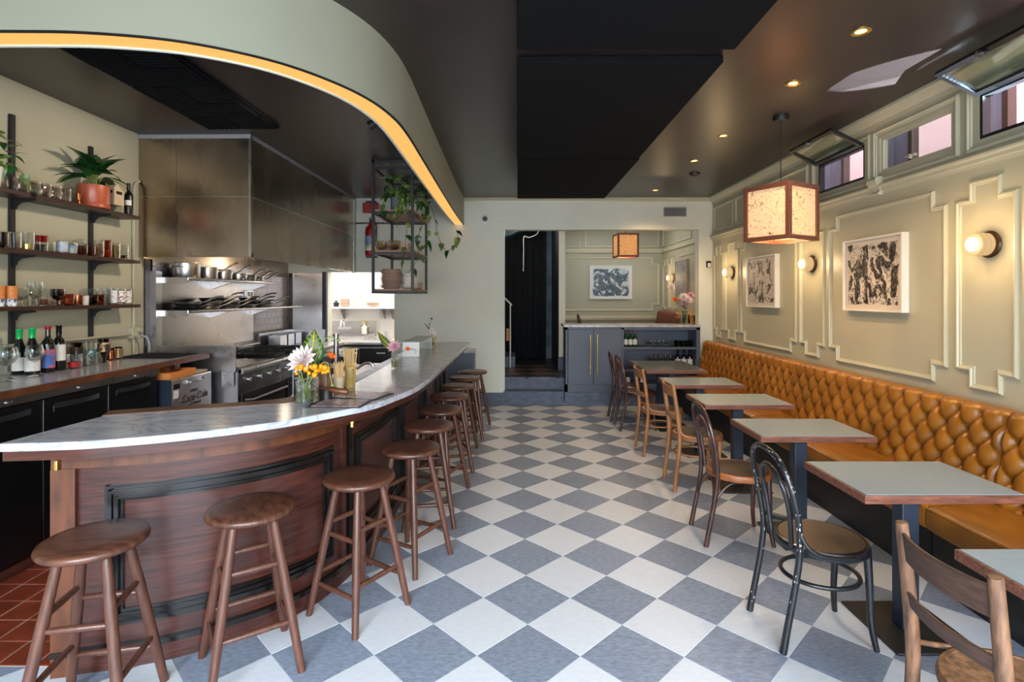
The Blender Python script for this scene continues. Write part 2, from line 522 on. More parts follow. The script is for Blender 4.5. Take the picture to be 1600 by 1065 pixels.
M_CHAIRK = mat('worn_black_bentwood', (17, 18, 22), 0.30, var=0.1, vs=34, col2=(26, 28, 32), coat=0.15, lo=0.3, hi=0.6)
M_CHAIRB = mat('dark_brown_bentwood', (52, 30, 28), 0.32, var=0.35, vs=9, rnd=0.08, coat=0.3, col2=(70, 40, 34))
M_CHAIRT = mat('tan_bentwood', (148, 98, 58), 0.4, var=0.28, vs=7, rnd=0.06, coat=0.15)
M_CHAIRO = mat('old_brown_chair_wood', (90, 62, 44), 0.42, var=0.45, vs=6, st=(9, 9, 2), col2=(114, 80, 56), bump=0.15, bs=24, bst=(9, 9, 2))
M_SLATW = mat('weathered_slat_wood', (70, 46, 34), 0.5, var=0.4, vs=6, st=(9, 2, 14), bump=0.2, bs=24, bst=(9, 2, 14))
M_SEATP = mat('brown_ply_seat', (56, 35, 24), 0.42, var=0.25, vs=7, coat=0.15)
M_SEATRIM = mat('worn_orange_seat_rim', (150, 86, 44), 0.4, var=0.35, vs=18)
M_CHIP = mat('bare_white_chips', (196, 190, 186), 0.6, var=0.2)
M_CURTAIN = mat('black_curtain', (18, 21, 25), 0.9, var=0.3, vs=3, st=(6, 6, 1), sheen=0)
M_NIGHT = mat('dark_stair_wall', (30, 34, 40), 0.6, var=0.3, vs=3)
M_PATINA = mat('patchy_blue_plaster', (84, 106, 124), 0.6, var=0.35, vs=4, detail=8)
M_BOARD = mat('mauve_grey_boards', (124, 118, 140), 0.5, var=0.12, vs=4, st=(1, 6, 1))
M_PINKB = mat('pale_pink_render', (222, 176, 176), 0.6, var=0.1, vs=3)
M_MESHW = mat('white_wire_mesh', (190, 186, 190), 0.4, 0.3, var=0.05)
M_DRED = mat('dark_red_shadow', (90, 20, 26), 0.5)
M_WRAP = mat('white_bin_liner', (196, 206, 214), 0.4, var=0.12, vs=5, bump=0.8, bs=14)
M_RUBBER = mat('black_rubber_mat', (15, 15, 17), 0.7, var=0.2)
M_PAPER = mat('menu_paper', (226, 216, 214), 0.5, var=0.22, vs=26, st=(1, 3, 1), col2=(232, 226, 226), lo=0.40, hi=0.52)
M_MENUP = mat('pink_menu_print', (214, 190, 196), 0.5, var=0.3, vs=22, lo=0.42, hi=0.55)
G_CLEAR = glass('clear_glass', (244, 247, 247), 0.30)
G_PANE = glass('window_pane', (236, 242, 240), 0.12)
G_GREEN = glass('green_glass', (120, 176, 90), 0.25)
G_AMBER = glass('amber_glass', (214, 140, 50), 0.25)
G_BROWN = glass('brown_glass', (140, 84, 40), 0.25)
G_RED = glass('red_glass', (220, 40, 40), 0.2)
G_COPPER = glass('dark_printed_glass', (160, 130, 108), 0.3)
E_LED = emis('warm_led_diffuser', (250, 184, 98), 0.74)
E_BULB = emis('warm_bulb', (255, 220, 160), 9.0)
E_DOWN = emis('downlight_glow', (255, 190, 120), 3.0)
E_SCON = emis('sconce_glow', (255, 212, 150), 0.42)
E_CORE = emis('sconce_core', (255, 242, 214), 0.95)
M_SHADE = shade_mat('paper_shade', (255, 206, 158), 0.22)
M_SHADE2 = shade_mat('paper_shade_far', (246, 176, 110), 0.26)
M_SCREEN = mat('exterior_bright', (225, 214, 220), 0.8)
M_ART1 = artmat('ink_drawing_scribbled', (26, 24, 26), (206, 194, 182), 3.1, 7.5, 0.42, 1)
M_ART2 = artmat('ink_drawing_bold', (20, 18, 20), (210, 198, 184), 8.4, 5.2, 0.485, 1)
M_ART3 = artmat('ink_drawing_blue_grey', (66, 88, 104), (206, 214, 218), 5.2, 6, 0.49, 0)
M_ART4 = artmat('grey_drawing', (120, 120, 116), (156, 156, 148), 1.7, 8, 0.5, 1)

# ================================================================== THE ROOM SHELL
XL, XR, YB, YF, HC = -3.45, 2.93, 8.05, -1.6, 3.10
FL2 = 0.385                                     # raised floor behind the back opening
DG = 0.3302 * sqrt(2)                           # tile diagonal
TO = (-0.18043, 2.42093)                        # a tile corner

b = MB(); b.box(XL - .15, XR + .15, YF - .2, YB + .02, -0.12, -0.006)
floor = struct('floor', b, M_SUBF, sm=0)

def tile_mesh(nm, s, h, m, rot45=True):
    b = MB(); e = s / 2; c = e - 0.0016
    P0 = [(-e, -e), (e, -e), (e, e), (-e, e)]; P1 = [(-c, -c), (c, -c), (c, c), (-c, c)]
    vs = [(x, y, -h) for x, y in P0] + [(x, y, -0.0012) for x, y in P0] + [(x, y, 0) for x, y in P1]
    if rot45: vs = [((x - y) * sqrt(.5), (x + y) * sqrt(.5), z) for x, y, z in vs]
    b.add(vs, [(0, 1, 5, 4), (1, 2, 6, 5), (2, 3, 7, 6), (3, 0, 4, 7), (4, 5, 9, 8), (5, 6, 10, 9), (6, 7, 11, 10), (7, 4, 8, 11), (8, 9, 10, 11)])
    me = bpy.data.meshes.new(nm); me.from_pydata(b.v, [], b.f); me.materials.append(m)
    return me, b
tl, tlb = tile_mesh('tile_light', .3298, .006, M_TILEL)
td, tdb = tile_mesh('tile_dark', .3298, .006, M_TILED)
def inside_bar(x, y):
    return x < -1.0 and y > 2.9 or x < -1.62
far_l, far_d, cells = MB(), MB(), []
for iv in range(-19, 27):
    for iu in range(-8, 8):
        dark = iv % 2 == 0
        u = iu + (0.5 if dark else 0.0)
        x, y = TO[0] + u * DG, TO[1] + iv / 2 * DG
        if not (XL + .2 < x < XR - .2 and YF + .2 < y < 8.12): continue
        if x < -1.75 and y > 2.5: continue
        cells.append((x, y, dark))
def seen(x, y):
    if y < 1.75 or x > 2.35 or y > 8.1: return False
    if x < -1.0 and y > 2.95 or x < -1.55 and y > 2.6: return False
    return abs(x / y) < 1.05
n_tiles = 0
for x, y, dark in cells:
    if seen(x, y) and n_tiles < 298:
        o = bpy.data.objects.new('tile', td if dark else tl); COL.objects.link(o)
        o.parent = floor; o.location = (x, y, 0); n_tiles += 1
    else:
        t = far_d if dark else far_l; s = tdb if dark else tlb
        t.add([(p[0] + x, p[1] + y, p[2]) for p in s.v], s.f)
build('pale_tiling', far_l, M_TILEL, floor, sm=0, kind='stuff')
build('grey_tiling', far_d, M_TILED, floor, sm=0, kind='stuff')

# kitchen floor: terracotta quarry tiles
b = MB(); b.box(XL, -1.965, 2.33, 5.2, -0.006, 0.0015)
kfl = struct('floor_kitchen', b, M_GROUT, sm=0)
tq, tqb = tile_mesh('quarry_tile', .157, .004, M_TERRA, False)
rest = MB()
for i in range(13):
    for j in range(17):
        x, y = -3.36 + i * .165, 2.41 + j * .165
        if x > -2.04: continue
        if i >= 4 and j < 9:
            o = bpy.data.objects.new('tile', tq); COL.objects.link(o); o.parent = kfl; o.location = (x, y, .0045 + 0.0015 * random.random())
        else: rest.add([(p[0] + x, p[1] + y, p[2] + .005) for p in tqb.v], tqb.f)
build('quarry_tiling', rest, M_TERRA, kfl, sm=0, kind='stuff')

# ceiling
b = MB(); b.box(XL - .15, XR + .15, YF - .2, YB + .15, HC, HC + .1)
ceil = struct('ceiling', b, M_CEIL, sm=0)

# left wall
b = MB(); b.box(XL - .15, XL, YF, YB + .15, 0, HC)
wall_l = struct('wall_left', b, M_WALL, sm=0)

# right wall with three clerestory openings
WZ0, WZ1 = 2.615, 2.905
WIN = [(4.545, 5.245), (3.625, 4.365), (2.74, 3.425)]
b = MB(); xa, xb = XR, XR + .05
b.box(xa, xb, YF, YB + .15, 0, WZ0); b.box(xa, xb, YF, YB + .15, WZ1, HC)
ed = [YF] + [v for w in reversed(WIN) for v in w] + [YB + .15]
for i in range(0, len(ed), 2): b.box(xa, xb, ed[i], ed[i + 1], WZ0, WZ1)
wall_r = struct('wall_right', b, M_WALL, sm=0)

# back wall with the kitchen pass and the wide opening
KX0, KX1, KZ = -2.854, -1.848, 1.99
OX0, OX1, OZ = -0.185, 2.724, 2.625
b = MB(); ya, yb = YB, YB + .17
b.box(XL, KX0, ya, yb, 0, HC); b.box(KX0, KX1, ya, yb, KZ, HC); b.box(KX1, OX0, ya, yb, 0, HC)
b.box(OX0, OX1, ya, yb, OZ, HC); b.box(OX1, XR, ya, yb, 0, HC)
wall_b = struct('wall_back', b, M_WALLB, sm=0)
b = MB(); b.box(KX1 + .02, OX0 - .003, YB - .018, YB, 0, .165); b.box(KX1 + .02, OX0 - .003, YB - .012, YB, .165, .178)
struct('baseboard_back', b, M_BLUED, sm=0)

# front wall behind the camera: storefront openings
b = MB(); y0, y1 = YF - .15, YF
b.box(XL, XR, y0, y1, 0, .45); b.box(XL, XR, y0, y1, 2.5, HC)
for x0, x1 in ((XL, -2.45), (-.72, -.58), (1.0, 1.14), (2.72, XR)): b.box(x0, x1, y0, y1, .45, 2.5)
struct('wall_front', b, M_WALL, sm=0)

# cornices
def cornice(name, pts_place, L0, L1):
    prof = [(0, 0), (.0, -.105), (.012, -.105), (.016, -.075), (.04, -.05), (.055, -.03), (.075, -.022), (.075, 0)]
    b = MB(); n = len(prof)
    b.add([pts_place(d, z, L0) for d, z in prof] + [pts_place(d, z, L1) for d, z in prof],
          [tuple(range(n)), tuple(range(2 * n - 1, n - 1, -1))] + [(i, (i + 1) % n, n + (i + 1) % n, n + i) for i in range(n)])
    return struct(name, b, M_MOLD, sm=0)
cornice('trim_cornice_right', lambda d, z, t: (XR - d, t, HC + z), 0.2, YB)
cornice('trim_cornice_back', lambda d, z, t: (t, YB - d * .55, HC + z * .55), -.80, XR - .02)

# right wall: notched panel mouldings
RW = lambda u, v, h: (XR - h, u, v)
PROF = [(0, 0), (0, .012), (.010, .020), (.018, .020), (.024, .011), (.034, .009), (.036, 0)]
PROF_S = [(0, 0), (0, .010), (.012, .016), (.020, .008), (.028, 0)]
def notch(y0, y1, z0, z1, n, dz):
    return [(y0 + n, z0 - dz), (y1 - n, z0 - dz), (y1 - n, z0), (y1, z0), (y1, z1), (y1 - n, z1), (y1 - n, z1 + dz),
            (y0 + n, z1 + dz), (y0 + n, z1), (y0, z1), (y0, z0), (y0 + n, z0)]
for y0, y1, n in ((7.60, 7.985, .10), (7.085, 7.547, .105), (5.627, 7.033, .11), (5.12, 5.562, .10), (3.668, 5.043, .112), (3.15, 3.592, .105), (1.72, 3.07, .112)):
    build('panel_moulding', frame_profile(notch(y0, y1, 1.14, 2.25, n, .112), PROF, RW), M_MOLD, wall_r, sm=0)
for y0, y1 in ((7.26, 7.985), (6.335, 7.20), (5.415, 6.275)):
    build('upper_panel_moulding', frame_profile([(y0, 2.575), (y1, 2.575), (y1, 2.945), (y0, 2.945)], PROF, RW), M_MOLD, wall_r, sm=0)
for (y0, y1) in WIN:
    wm = .055 if y0 == 3.625 else .085
    build('window_moulding', frame_profile([(y0 - wm, 2.548), (y1 + wm, 2.548), (y1 + wm, 2.965), (y0 - wm, 2.965)], PROF, RW), M_MOLD, wall_r, sm=0)
# moulded band under the clerestory
b = MB()
pf = [(0, 2.445), (.012, 2.445), (.014, 2.462), (.028, 2.468), (.03, 2.490), (.046, 2.500), (.048, 2.512), (.02, 2.520), (.018, 2.535), (0, 2.535)]
n = len(pf)
b.add([(XR - d, 0.3, z) for d, z in pf] + [(XR - d, YB, z) for d, z in pf],
      [tuple(range(n)), tuple(range(2 * n - 1, n - 1, -1))] + [(i, (i + 1) % n, n + (i + 1) % n, n + i) for i in range(n)])
struct('trim_band_right', b, M_MOLD, sm=0)
# scroll corbel on the band
b = MB()
prof = [(0, 2.436), (.035, 2.436), (.04, 2.452), (.022, 2.468), (.030, 2.490), (.030, 2.505), (.05, 2.515), (.062, 2.535), (.066, 2.556), (.056, 2.574), (.030, 2.580), (0, 2.580)]
n = len(prof)
b.add([(XR - .01 - d, 4.30, z) for d, z in prof] + [(XR - .01 - d, 4.41, z) for d, z in prof],
      [tuple(range(n)), tuple(range(2 * n - 1, n - 1, -1))] + [(i, (i + 1) % n, n + (i + 1) % n, n + i) for i in range(n)])
build('corbel', b, M_MOLD, wall_r, sm=30)

# clerestory windows
def window(idx, y0, y1, kind):
    m = M_BLACK if kind == 'open' else M_MOLD
    t = .022 if kind == 'open' else .008
    b = MB()
    for a in ((y0, y0 + t, WZ0, WZ1), (y1 - t, y1, WZ0, WZ1), (y0 + t, y1 - t, WZ0, WZ0 + t), (y0 + t, y1 - t, WZ1 - t, WZ1)):
        b.box(XR + .004, XR + .055, a[0], a[1], a[2], a[3])
    w = struct('window_%d' % idx, b, m, sm=0)
    if kind == 'open':
        # sash hung from its top edge, swung in and up
        px, pz = XR - .012, WZ1 - .006
        L, ang = .30, radians(63)
        dx, dz = -sin(ang), cos(ang)
        def Q(s, h):                                   # s along the sash, h across its thickness
            return (px + dx * s - dz * h, pz + dz * s * 1.0 + dx * h * -1.0 * -1)
        def bar(y_0, y_1, s0, s1, h0=-.014, h1=.014):
            bb = MB()
            c = [Q(s0, h0), Q(s1, h0), Q(s1, h1), Q(s0, h1)]
            bb.add([(c[i][0], y_0, c[i][1]) for i in range(4)] + [(c[i][0], y_1, c[i][1]) for i in range(4)],
                   [(0, 1, 2, 3), (7, 6, 5, 4), (0, 4, 5, 1), (1, 5, 6, 2), (2, 6, 7, 3), (3, 7, 4, 0)])
            return bb
        fr = MB()
        for a in ((y0, y1, 0, .032), (y0, y1, L - .032, L), (y0, y0 + .03, .032, L - .032), (y1 - .03, y1, .032, L - .032)):
            q = bar(*a); fr.add(q.v, q.f)
        s = build('sash', fr, M_BLACK, w, sm=0)
        build('glass', bar(y0 + .03, y1 - .03, .032, L - .032, -.003, .003), G_PANE, s, sm=0)
        lt = MB(); c = Q(L - .016, .03); ym = (y0 + y1) / 2
        lt.box(c[0] - .012, c[0] + .012, ym - .03, ym + .03, c[1] - .008, c[1] + .008)
        lt.box(c[0] - .03, c[0] - .008, ym - .008, ym + .008, c[1] - .004, c[1] + .02)
        build('latch', lt, M_STEEL, s, sm=0)
    else:
        fr = MB()
        for a in ((y0 + t, y0 + t + .024, WZ0 + t, WZ1 - t), (y1 - t - .024, y1 - t, WZ0 + t, WZ1 - t), (y0 + t + .024, y1 - t - .024, WZ0 + t, WZ0 + t + .018), (y0 + t + .024, y1 - t - .024, WZ1 - t - .018, WZ1 - t)):
            fr.box(XR + .012, XR + .05, a[0], a[1], a[2], a[3])
        s = build('sash', fr, M_MOLD, w, sm=0)
        g = MB(); g.box(XR + .028, XR + .034, y0 + .032, y1 - .032, WZ0 + .026, WZ1 - .026)
        build('glass', g, G_PANE, s, sm=0)
        lt = MB(); ym = (y0 + y1) / 2
        lt.box(XR - .012, XR + .012, ym - .03, ym + .03, WZ0 + .045, WZ0 + .062); lt.box(XR - .03, XR - .006, ym - .006, ym + .006, WZ0 + .03, WZ0 + .06)
        lt.cyl((XR - .03, ym - .02, WZ0 + .04), (XR - .03, ym + .03, WZ0 + .05), .006, n=8)
        build('latch', lt, M_MOLD, s, sm=0)
window(1, *WIN[0], 'open'); window(2, *WIN[1], 'shut'); window(3, *WIN[2], 'open')

# the light well outside those windows
b = MB(); b.box(4.35, 4.5, 0, 9, -.1, 6.5)
struct('wall_lightwell_outside', b, M_PINKB, sm=0)
for (y0, y1) in WIN:
    yl, yr = {4.545: (5.39, 6.05), 3.625: (4.47, 5.04), 2.74: (3.60, 4.05)}[y0]
    r = thing('board_panel', 'mauve grey boards nailed up outside the %s' % {4.545: 'open clerestory window by the hanging lamp', 3.625: 'closed clerestory window', 2.74: 'open clerestory window beside the closed one'}[y0], 'panel', (3.3, yl, 2.5))
    nb = 5
    for k in range(nb):
        p = MB(); a = yl + .05 + (yr - yl - .05) * k / nb; c = yl + .05 + (yr - yl - .05) * (k + 1) / nb - .004
        p.box(3.30 + .005 * (k % 2), 3.33, a, c, 2.45, 3.5)
        build('board', p, M_BOARD, r, W=True, sm=0)
    p = MB(); p.box(3.27, 3.33, yl, yl + .045, 2.4, 3.5); build('post', p, M_SHELFW, r, W=True, sm=0)
    p = MB()
    ya_, yb_ = y0 - .02, y0 + (y1 - y0) * .62
    for q in range(-30, 90):
        for sg in (1, -1):
            a0, a1 = ya_ + q * .016, ya_ + q * .016 + sg * .49 * .8
            pts = [(a0, 2.56), (a1, 3.05)]
            (u0, v0), (u1, v1) = pts
            if u1 != u0:
                t0, t1 = 0.0, 1.0
                for lim, s in ((ya_, 1), (yb_, -1)):
                    f0, f1 = s * (u0 - lim), s * (u1 - lim)
                    if f0 < 0 and f1 < 0: t1 = -1; break
                    if f0 < 0: t0 = max(t0, f0 / (f0 - f1))
                    if f1 < 0: t1 = min(t1, f0 / (f0 - f1))
                if t1 <= t0: continue
                A = (3.005 + .001 * sg, u0 + (u1 - u0) * t0, v0 + (v1 - v0) * t0); B = (3.005 + .001 * sg, u0 + (u1 - u0) * t1, v0 + (v1 - v0) * t1)
                w_ = .0022
                p.add([(A[0], A[1] - w_, A[2]), (A[0], A[1] + w_, A[2]), (B[0], B[1] + w_, B[2]), (B[0], B[1] - w_, B[2])], [(0, 1, 2, 3)])
    build('wire_mesh', p, M_MESHW, r, W=True, sm=0, kind='stuff')

# ------------------------------------------------------------------ back: steps, landing, stair hall, niche
b = MB(); b.box(OX0 - .02, .70, YB - .02, 8.26, 0, .185); b.box(OX0 - .02, .70, YB - .035, 8.26, .185, .20)
struct('trim_step_lower', b, M_BLUED, sm=0)
b = MB(); b.box(OX0 - .3, 1.0, 8.23, 11.2, 0.20, FL2 - .016); b.box(OX0 - .3, .70, 8.215, 8.26, FL2 - .016, FL2)
land = struct('floor_landing', b, M_BLUED, sm=0)
tb = mat('landing_brown_tile', (104, 84, 74), .4, var=.15, rnd=.06)
tk = mat('landing_dark_tile', (46, 44, 46), .4, var=.15, rnd=.06)
ml, mlb = tile_mesh('landing_light', .3298, .012, tb); mk, mkb = tile_mesh('landing_dark', .3298, .012, tk)
rest = MB()
for iv in range(0, 13):
    for iu in range(-1, 3):
        u = iu + (0.5 if iv % 2 == 0 else 0.0)
        x, y = TO[0] + u * DG + .1, 8.42 + iv / 2 * DG
        if x > .68 or x < -.45: continue
        if y < 10.0:
            o = bpy.data.objects.new('tile', mk if iv % 2 == 0 else ml); COL.objects.link(o); o.parent = land; o.location = (x, y, FL2 - .004)
        else: rest.add([(p[0] + x, p[1] + y, p[2] + FL2 - .004) for p in mkb.v], mkb.f)
build('dark_tiling', rest, tk, land, sm=0, kind='stuff')
# divider between stair hall and niche
b = MB(); b.box(.70, .81, 9.0, 11.0, FL2, HC)
dv = struct('wall_divider', b, [M_WALLB], sm=0)
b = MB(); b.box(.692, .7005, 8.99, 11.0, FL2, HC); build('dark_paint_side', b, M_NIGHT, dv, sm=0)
b = MB(); b.box(.69, .82, 8.985, 9.03, FL2, FL2 + .225); struct('baseboard_divider', b, M_BLUED, sm=0)
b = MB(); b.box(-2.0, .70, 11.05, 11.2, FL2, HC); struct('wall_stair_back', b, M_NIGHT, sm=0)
b = MB(); b.box(.565, .70, 10.72, 11.05, FL2, HC); struct('wall_stair_pier', b, M_PATINA, sm=0)
b = MB(); b.box(.54, .705, 10.70, 10.76, FL2, FL2 + .2); struct('baseboard_stair', b, M_BLUED, sm=0)
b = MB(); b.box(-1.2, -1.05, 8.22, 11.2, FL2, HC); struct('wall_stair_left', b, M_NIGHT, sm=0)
b = MB(); b.box(-1.2, XR + .15, 8.22, 11.2, HC, HC + .1); struct('ceiling_niche', b, M_WALL, sm=0)
# low curved soffit over the stairs
b = MB()
pl = [(-1.05, 2.72), (-1.05, 3.05), (.60, 3.05), (.60, 2.98), (.35, 2.97), (.18, 2.93), (.02, 2.86), (-.14, 2.79), (-.4, 2.745)]
b.add([(x, 10.2, z) for x, z in pl] + [(x, 10.6, z) for x, z in pl], [tuple(range(9)), tuple(range(17, 8, -1))] + [(i, (i + 1) % 9, 9 + (i + 1) % 9, 9 + i) for i in range(9)])
struct('trim_stair_soffit', b, M_PATINA, sm=30)
# niche
b = MB(); b.box(.81, XR, 8.6, 11.0, 0.2, FL2); struct('floor_niche', b, M_TILED, sm=0)
b = MB(); b.box(.70, XR + .15, 10.8, 10.95, FL2, HC); nb = struct('wall_niche_back', b, M_SOFFIT, sm=0)
b = MB(); b.box(XR, XR + .15, 8.22, 10.95, FL2, HC); nr = struct('wall_niche_right', b, M_WALL, sm=0)
NB = lambda u, v, h: (u, 10.8 - h, v)
for x0, x1 in ((.83, 1.26), (1.36, 1.98), (2.08, 2.86)):
    build('upper_panel_moulding', frame_profile([(x0, 2.60), (x1, 2.60), (x1, 3.0), (x0, 3.0)], PROF, NB), M_MOLD, nb, sm=0)
pz = [(.92, 1.33), (2.745, 1.33), (2.745, 1.45), (2.865, 1.45), (2.865, 2.29), (2.745, 2.29), (2.745, 2.41), (.92, 2.41), (.92, 2.29), (.83, 2.29), (.83, 1.45), (.92, 1.45)]
build('panel_moulding', frame_profile(pz, PROF, NB), M_MOLD, nb, sm=0)
for za in (2.50, 1.15):
    b = MB(); b.box(.81, XR, 10.765, 10.8, za, za + .03); b.box(.81, XR, 10.75, 10.8, za + .03, za + .07); b.box(.81, XR, 10.78, 10.8, za + .07, za + .085)
    build('wall_band', b, M_MOLD, nb, sm=0)
for y0, y1, n in ((10.35, 10.74, .09), (9.84, 10.28, .1), (8.5, 9.77, .11)):
    build('panel_moulding', frame_profile(notch(y0, y1, 1.40, 2.25, n, .11), PROF, RW), M_MOLD, nr, sm=0)
for y0, y1 in ((9.9, 10.74), (9.0, 9.83)):
    build('upper_panel_moulding', frame_profile([(y0, 2.60), (y1, 2.60), (y1, 2.97), (y0, 2.97)], PROF, RW), M_MOLD, nr, sm=0)
b = MB(); b.box(XR - .03, XR, 8.22, 10.8, 2.50, 2.58); build('wall_band', b, M_MOLD, nr, sm=0)

# back kitchen beyond the pass
b = MB(); b.box(-3.9, -1.3, 10.35, 10.5, 0, HC); kb = struct('wall_back_kitchen', b, M_WHITEW, sm=0)
b = MB(); b.box(-3.9, -3.8, YB + .17, 10.5, 0, HC); struct('wall_back_kitchen_left', b, M_WHITEW, sm=0)
b = MB(); b.box(-1.5, -1.4, YB + .17, 10.5, 0, HC); struct('wall_back_kitchen_right', b, M_WHITEW, sm=0)
b = MB(); b.box(-3.9, -1.3, YB + .17, 10.5, HC, HC + .1); struct('ceiling_back_kitchen', b, M_WHITEW, sm=0)
b = MB(); b.box(-3.9, -1.3, YB + .02, 10.5, -.1, 0); struct('floor_back_kitchen', b, M_TERRA, sm=0)
b = MB()
for a in ((-3.12, -3.07, 1.66, 2.45), (-2.02, -1.97, 1.66, 2.45), (-3.12, -1.97, 1.62, 1.66), (-3.07, -2.02, 2.4, 2.45), (-2.57, -2.53, 1.66, 2.4)):
    b.box(a[0], a[1], 10.30, 10.35, a[2], a[3])
wk = struct('window_4', b, M_WHITE, sm=0)
b = MB(); b.box(-3.07, -2.57, 10.33, 10.336, 1.68, 2.4); b.box(-2.53, -2.02, 10.33, 10.336, 1.68, 2.4)
build('glass', b, emis('self_lit_frosted_pane', (250, 244, 240), 0.9), wk, sm=0)  # panes emit by themselves, in place of daylight from outside
for x in (-2.66, -2.34):
    b = MB(); b.box(x - .012, x + .012, 10.335, 10.35, 0.9, 1.62); build('wall_batten', b, M_WHITE, kb, sm=0)

# soffit over the bar: curved green band with a lit underside
SOF = [(-3.45, 2.147), (-2.6, 2.147), (-2.05, 2.146), (-1.72, 2.165), (-1.40, 2.245), (-1.12, 2.42), (-.93, 2.65), (-.80, 2.92), (-.735, 3.23), (-.72, 3.6), (-.735, 4.3), (-.765, 5.6), (-.79, 6.9), (-.795, 8.05)]
sc_ = crv([(x, y, 0) for x, y in SOF], 6)
def offset(pts, d):
    out = []
    for i, p in enumerate(pts):
        a = pts[max(i - 1, 0)]; c = pts[min(i + 1, len(pts) - 1)]
        t = (c - a).normalized()
        out.append(Vector((p.x - t.y * d, p.y + t.x * d, p.z)))
    return out
def strip(pts, d0, d1, z0, z1, caps=True):
    """solid band that follows a plan curve between two offsets and two heights"""
    A, B = offset(pts, d0), offset(pts, d1)
    b = MB(); n = len(pts); vs = []
    for i in range(n):
        vs += [(A[i].x, A[i].y, z0), (A[i].x, A[i].y, z1), (B[i].x, B[i].y, z1), (B[i].x, B[i].y, z0)]
    fs = []
    for i in range(n - 1):
        p, q = 4 * i, 4 * i + 4
        for k in range(4): fs.append((p + k, p + (k + 1) % 4, q + (k + 1) % 4, q + k))
    fs += [(0, 1, 2, 3), (4 * n - 1, 4 * n - 2, 4 * n - 3, 4 * n - 4)]
    b.add(vs, fs)
    return b
SZ = 2.697
sof = struct('trim_soffit', strip(sc_, 0, .012, SZ, HC), M_SOFFIT, sm=30)
build('inner_face', strip(sc_, .135, .15, SZ, HC), M_WALLB, sof, sm=30)
build('dark_edge', strip(sc_, -.001, .014, SZ - .004, SZ + .002), M_BLACK, sof, sm=30)
build('light_diffuser', strip(sc_, .012, .135, SZ + .006, SZ + .012), E_LED, sof, sm=30)

# ================================================================== THE BAR
BZ = 1.06
BO = [(-1.985, 2.024), (-1.80, 2.046), (-1.638, 2.079), (-1.372, 2.191), (-1.104, 2.373), (-.940, 2.550), (-.765, 2.785), (-.686, 3.03), (-.628, 3.285), (-.604, 3.586), (-.596, 4.016), (-.590, 4.844), (-.584, 6.62)]
BI = [(-1.08, 6.62), (-1.075, 5.6), (-1.065, 4.4), (-1.055, 3.45), (-1.075, 3.15), (-1.195, 2.86), (-1.40, 2.725), (-1.615, 2.645), (-1.95, 2.50)]
bo = crv([(x, y, 0) for x, y in BO], 6); bi = crv([(x, y, 0) for x, y in BI], 5)
bar = thing('bar_counter', 'long curved mahogany bar with a white marble top sweeping toward the back wall', 'bar counter', (-1.3, 3.2, 0))
b = MB(); b.prism([(p.x, p.y) for p in bo] + [(p.x, p.y) for p in bi], BZ - .032, BZ)
plabel(build('marble_top', b, M_MARBLE, bar, W=True, bev=.004), 'white marble slab top with grey veins')
BB = [(-1.985, 2.275), (-1.76, 2.327), (-1.57, 2.39), (-1.405, 2.48), (-1.255, 2.59), (-1.145, 2.715), (-1.058, 2.86), (-.985, 3.1), (-.94, 3.45), (-.923, 3.8), (-.916, 5.0), (-.916, 6.55)]
bb = crv([(x, y, 0) for x, y in BB], 8)
def resample(pts, s0, s1, step=.03):
    L = [0.0]
    for i in range(1, len(pts)): L.append(L[-1] + (pts[i] - pts[i - 1]).length)
    n = max(2, int((s1 - s0) / step) + 1); out = []
    for k in range(n):
        s = s0 + (s1 - s0) * k / (n - 1)
        i = 0
        while i < len(L) - 2 and L[i + 1] < s: i += 1
        t = (s - L[i]) / max(L[i + 1] - L[i], 1e-9)
        out.append(pts[i].lerp(pts[i + 1], t))
    return out, L[-1]
LB = resample(bb, 0, .1)[1]
build('front_panel', strip(bb, 0, .03, 0, .99), M_BARWOOD, bar, W=True, sm=30)
build('warm_rail', strip(bb, -.018, 0, .885, .935), M_BARWARM, bar, W=True, sm=30)
b = strip(resample(bo, .0, LB + .35)[0], .028, .06, .985, BZ - .032)
build('apron', b, M_BARWOOD, bar, W=True, sm=30)
b = MB(); b.prism([(-1.99, 2.07), (-1.97, 2.07), (-1.94, 2.48), (-1.965, 2.48)], .985, BZ - .032); build('apron_end', b, M_BARWARM, bar, W=True, sm=0)
build('plinth', strip(bb, -.014, 0, 0, .085), M_BARWOOD, bar, W=True, sm=30)
build('plinth_ledge', strip(bb, -.03, 0, .085, .108), M_BARTRIM, bar, W=True, sm=30)
build('corner_post', strip(resample(bb, 0, .092)[0], -.022, .01, 0, .885), M_BARWARM, bar, W=True, sm=0)
b = MB(); b.prism([(-1.985, 2.28), (-1.95, 2.28), (-1.95, 2.64), (-1.985, 2.64)], 0, .99); build('end_panel', b, M_BARWARM, bar, W=True, sm=0)
# small brass hook under the apron
b = MB(); b.box(-1.80, -1.785, 2.062, 2.085, .945, .985); build('hook', b, M_BRASS, bar, W=True, bev=.003)
b = MB(); b.box(-.86, -.845, 2.755, 2.775, .945, .985); build('hook', b, M_BRASS, bar, W=True, bev=.003)
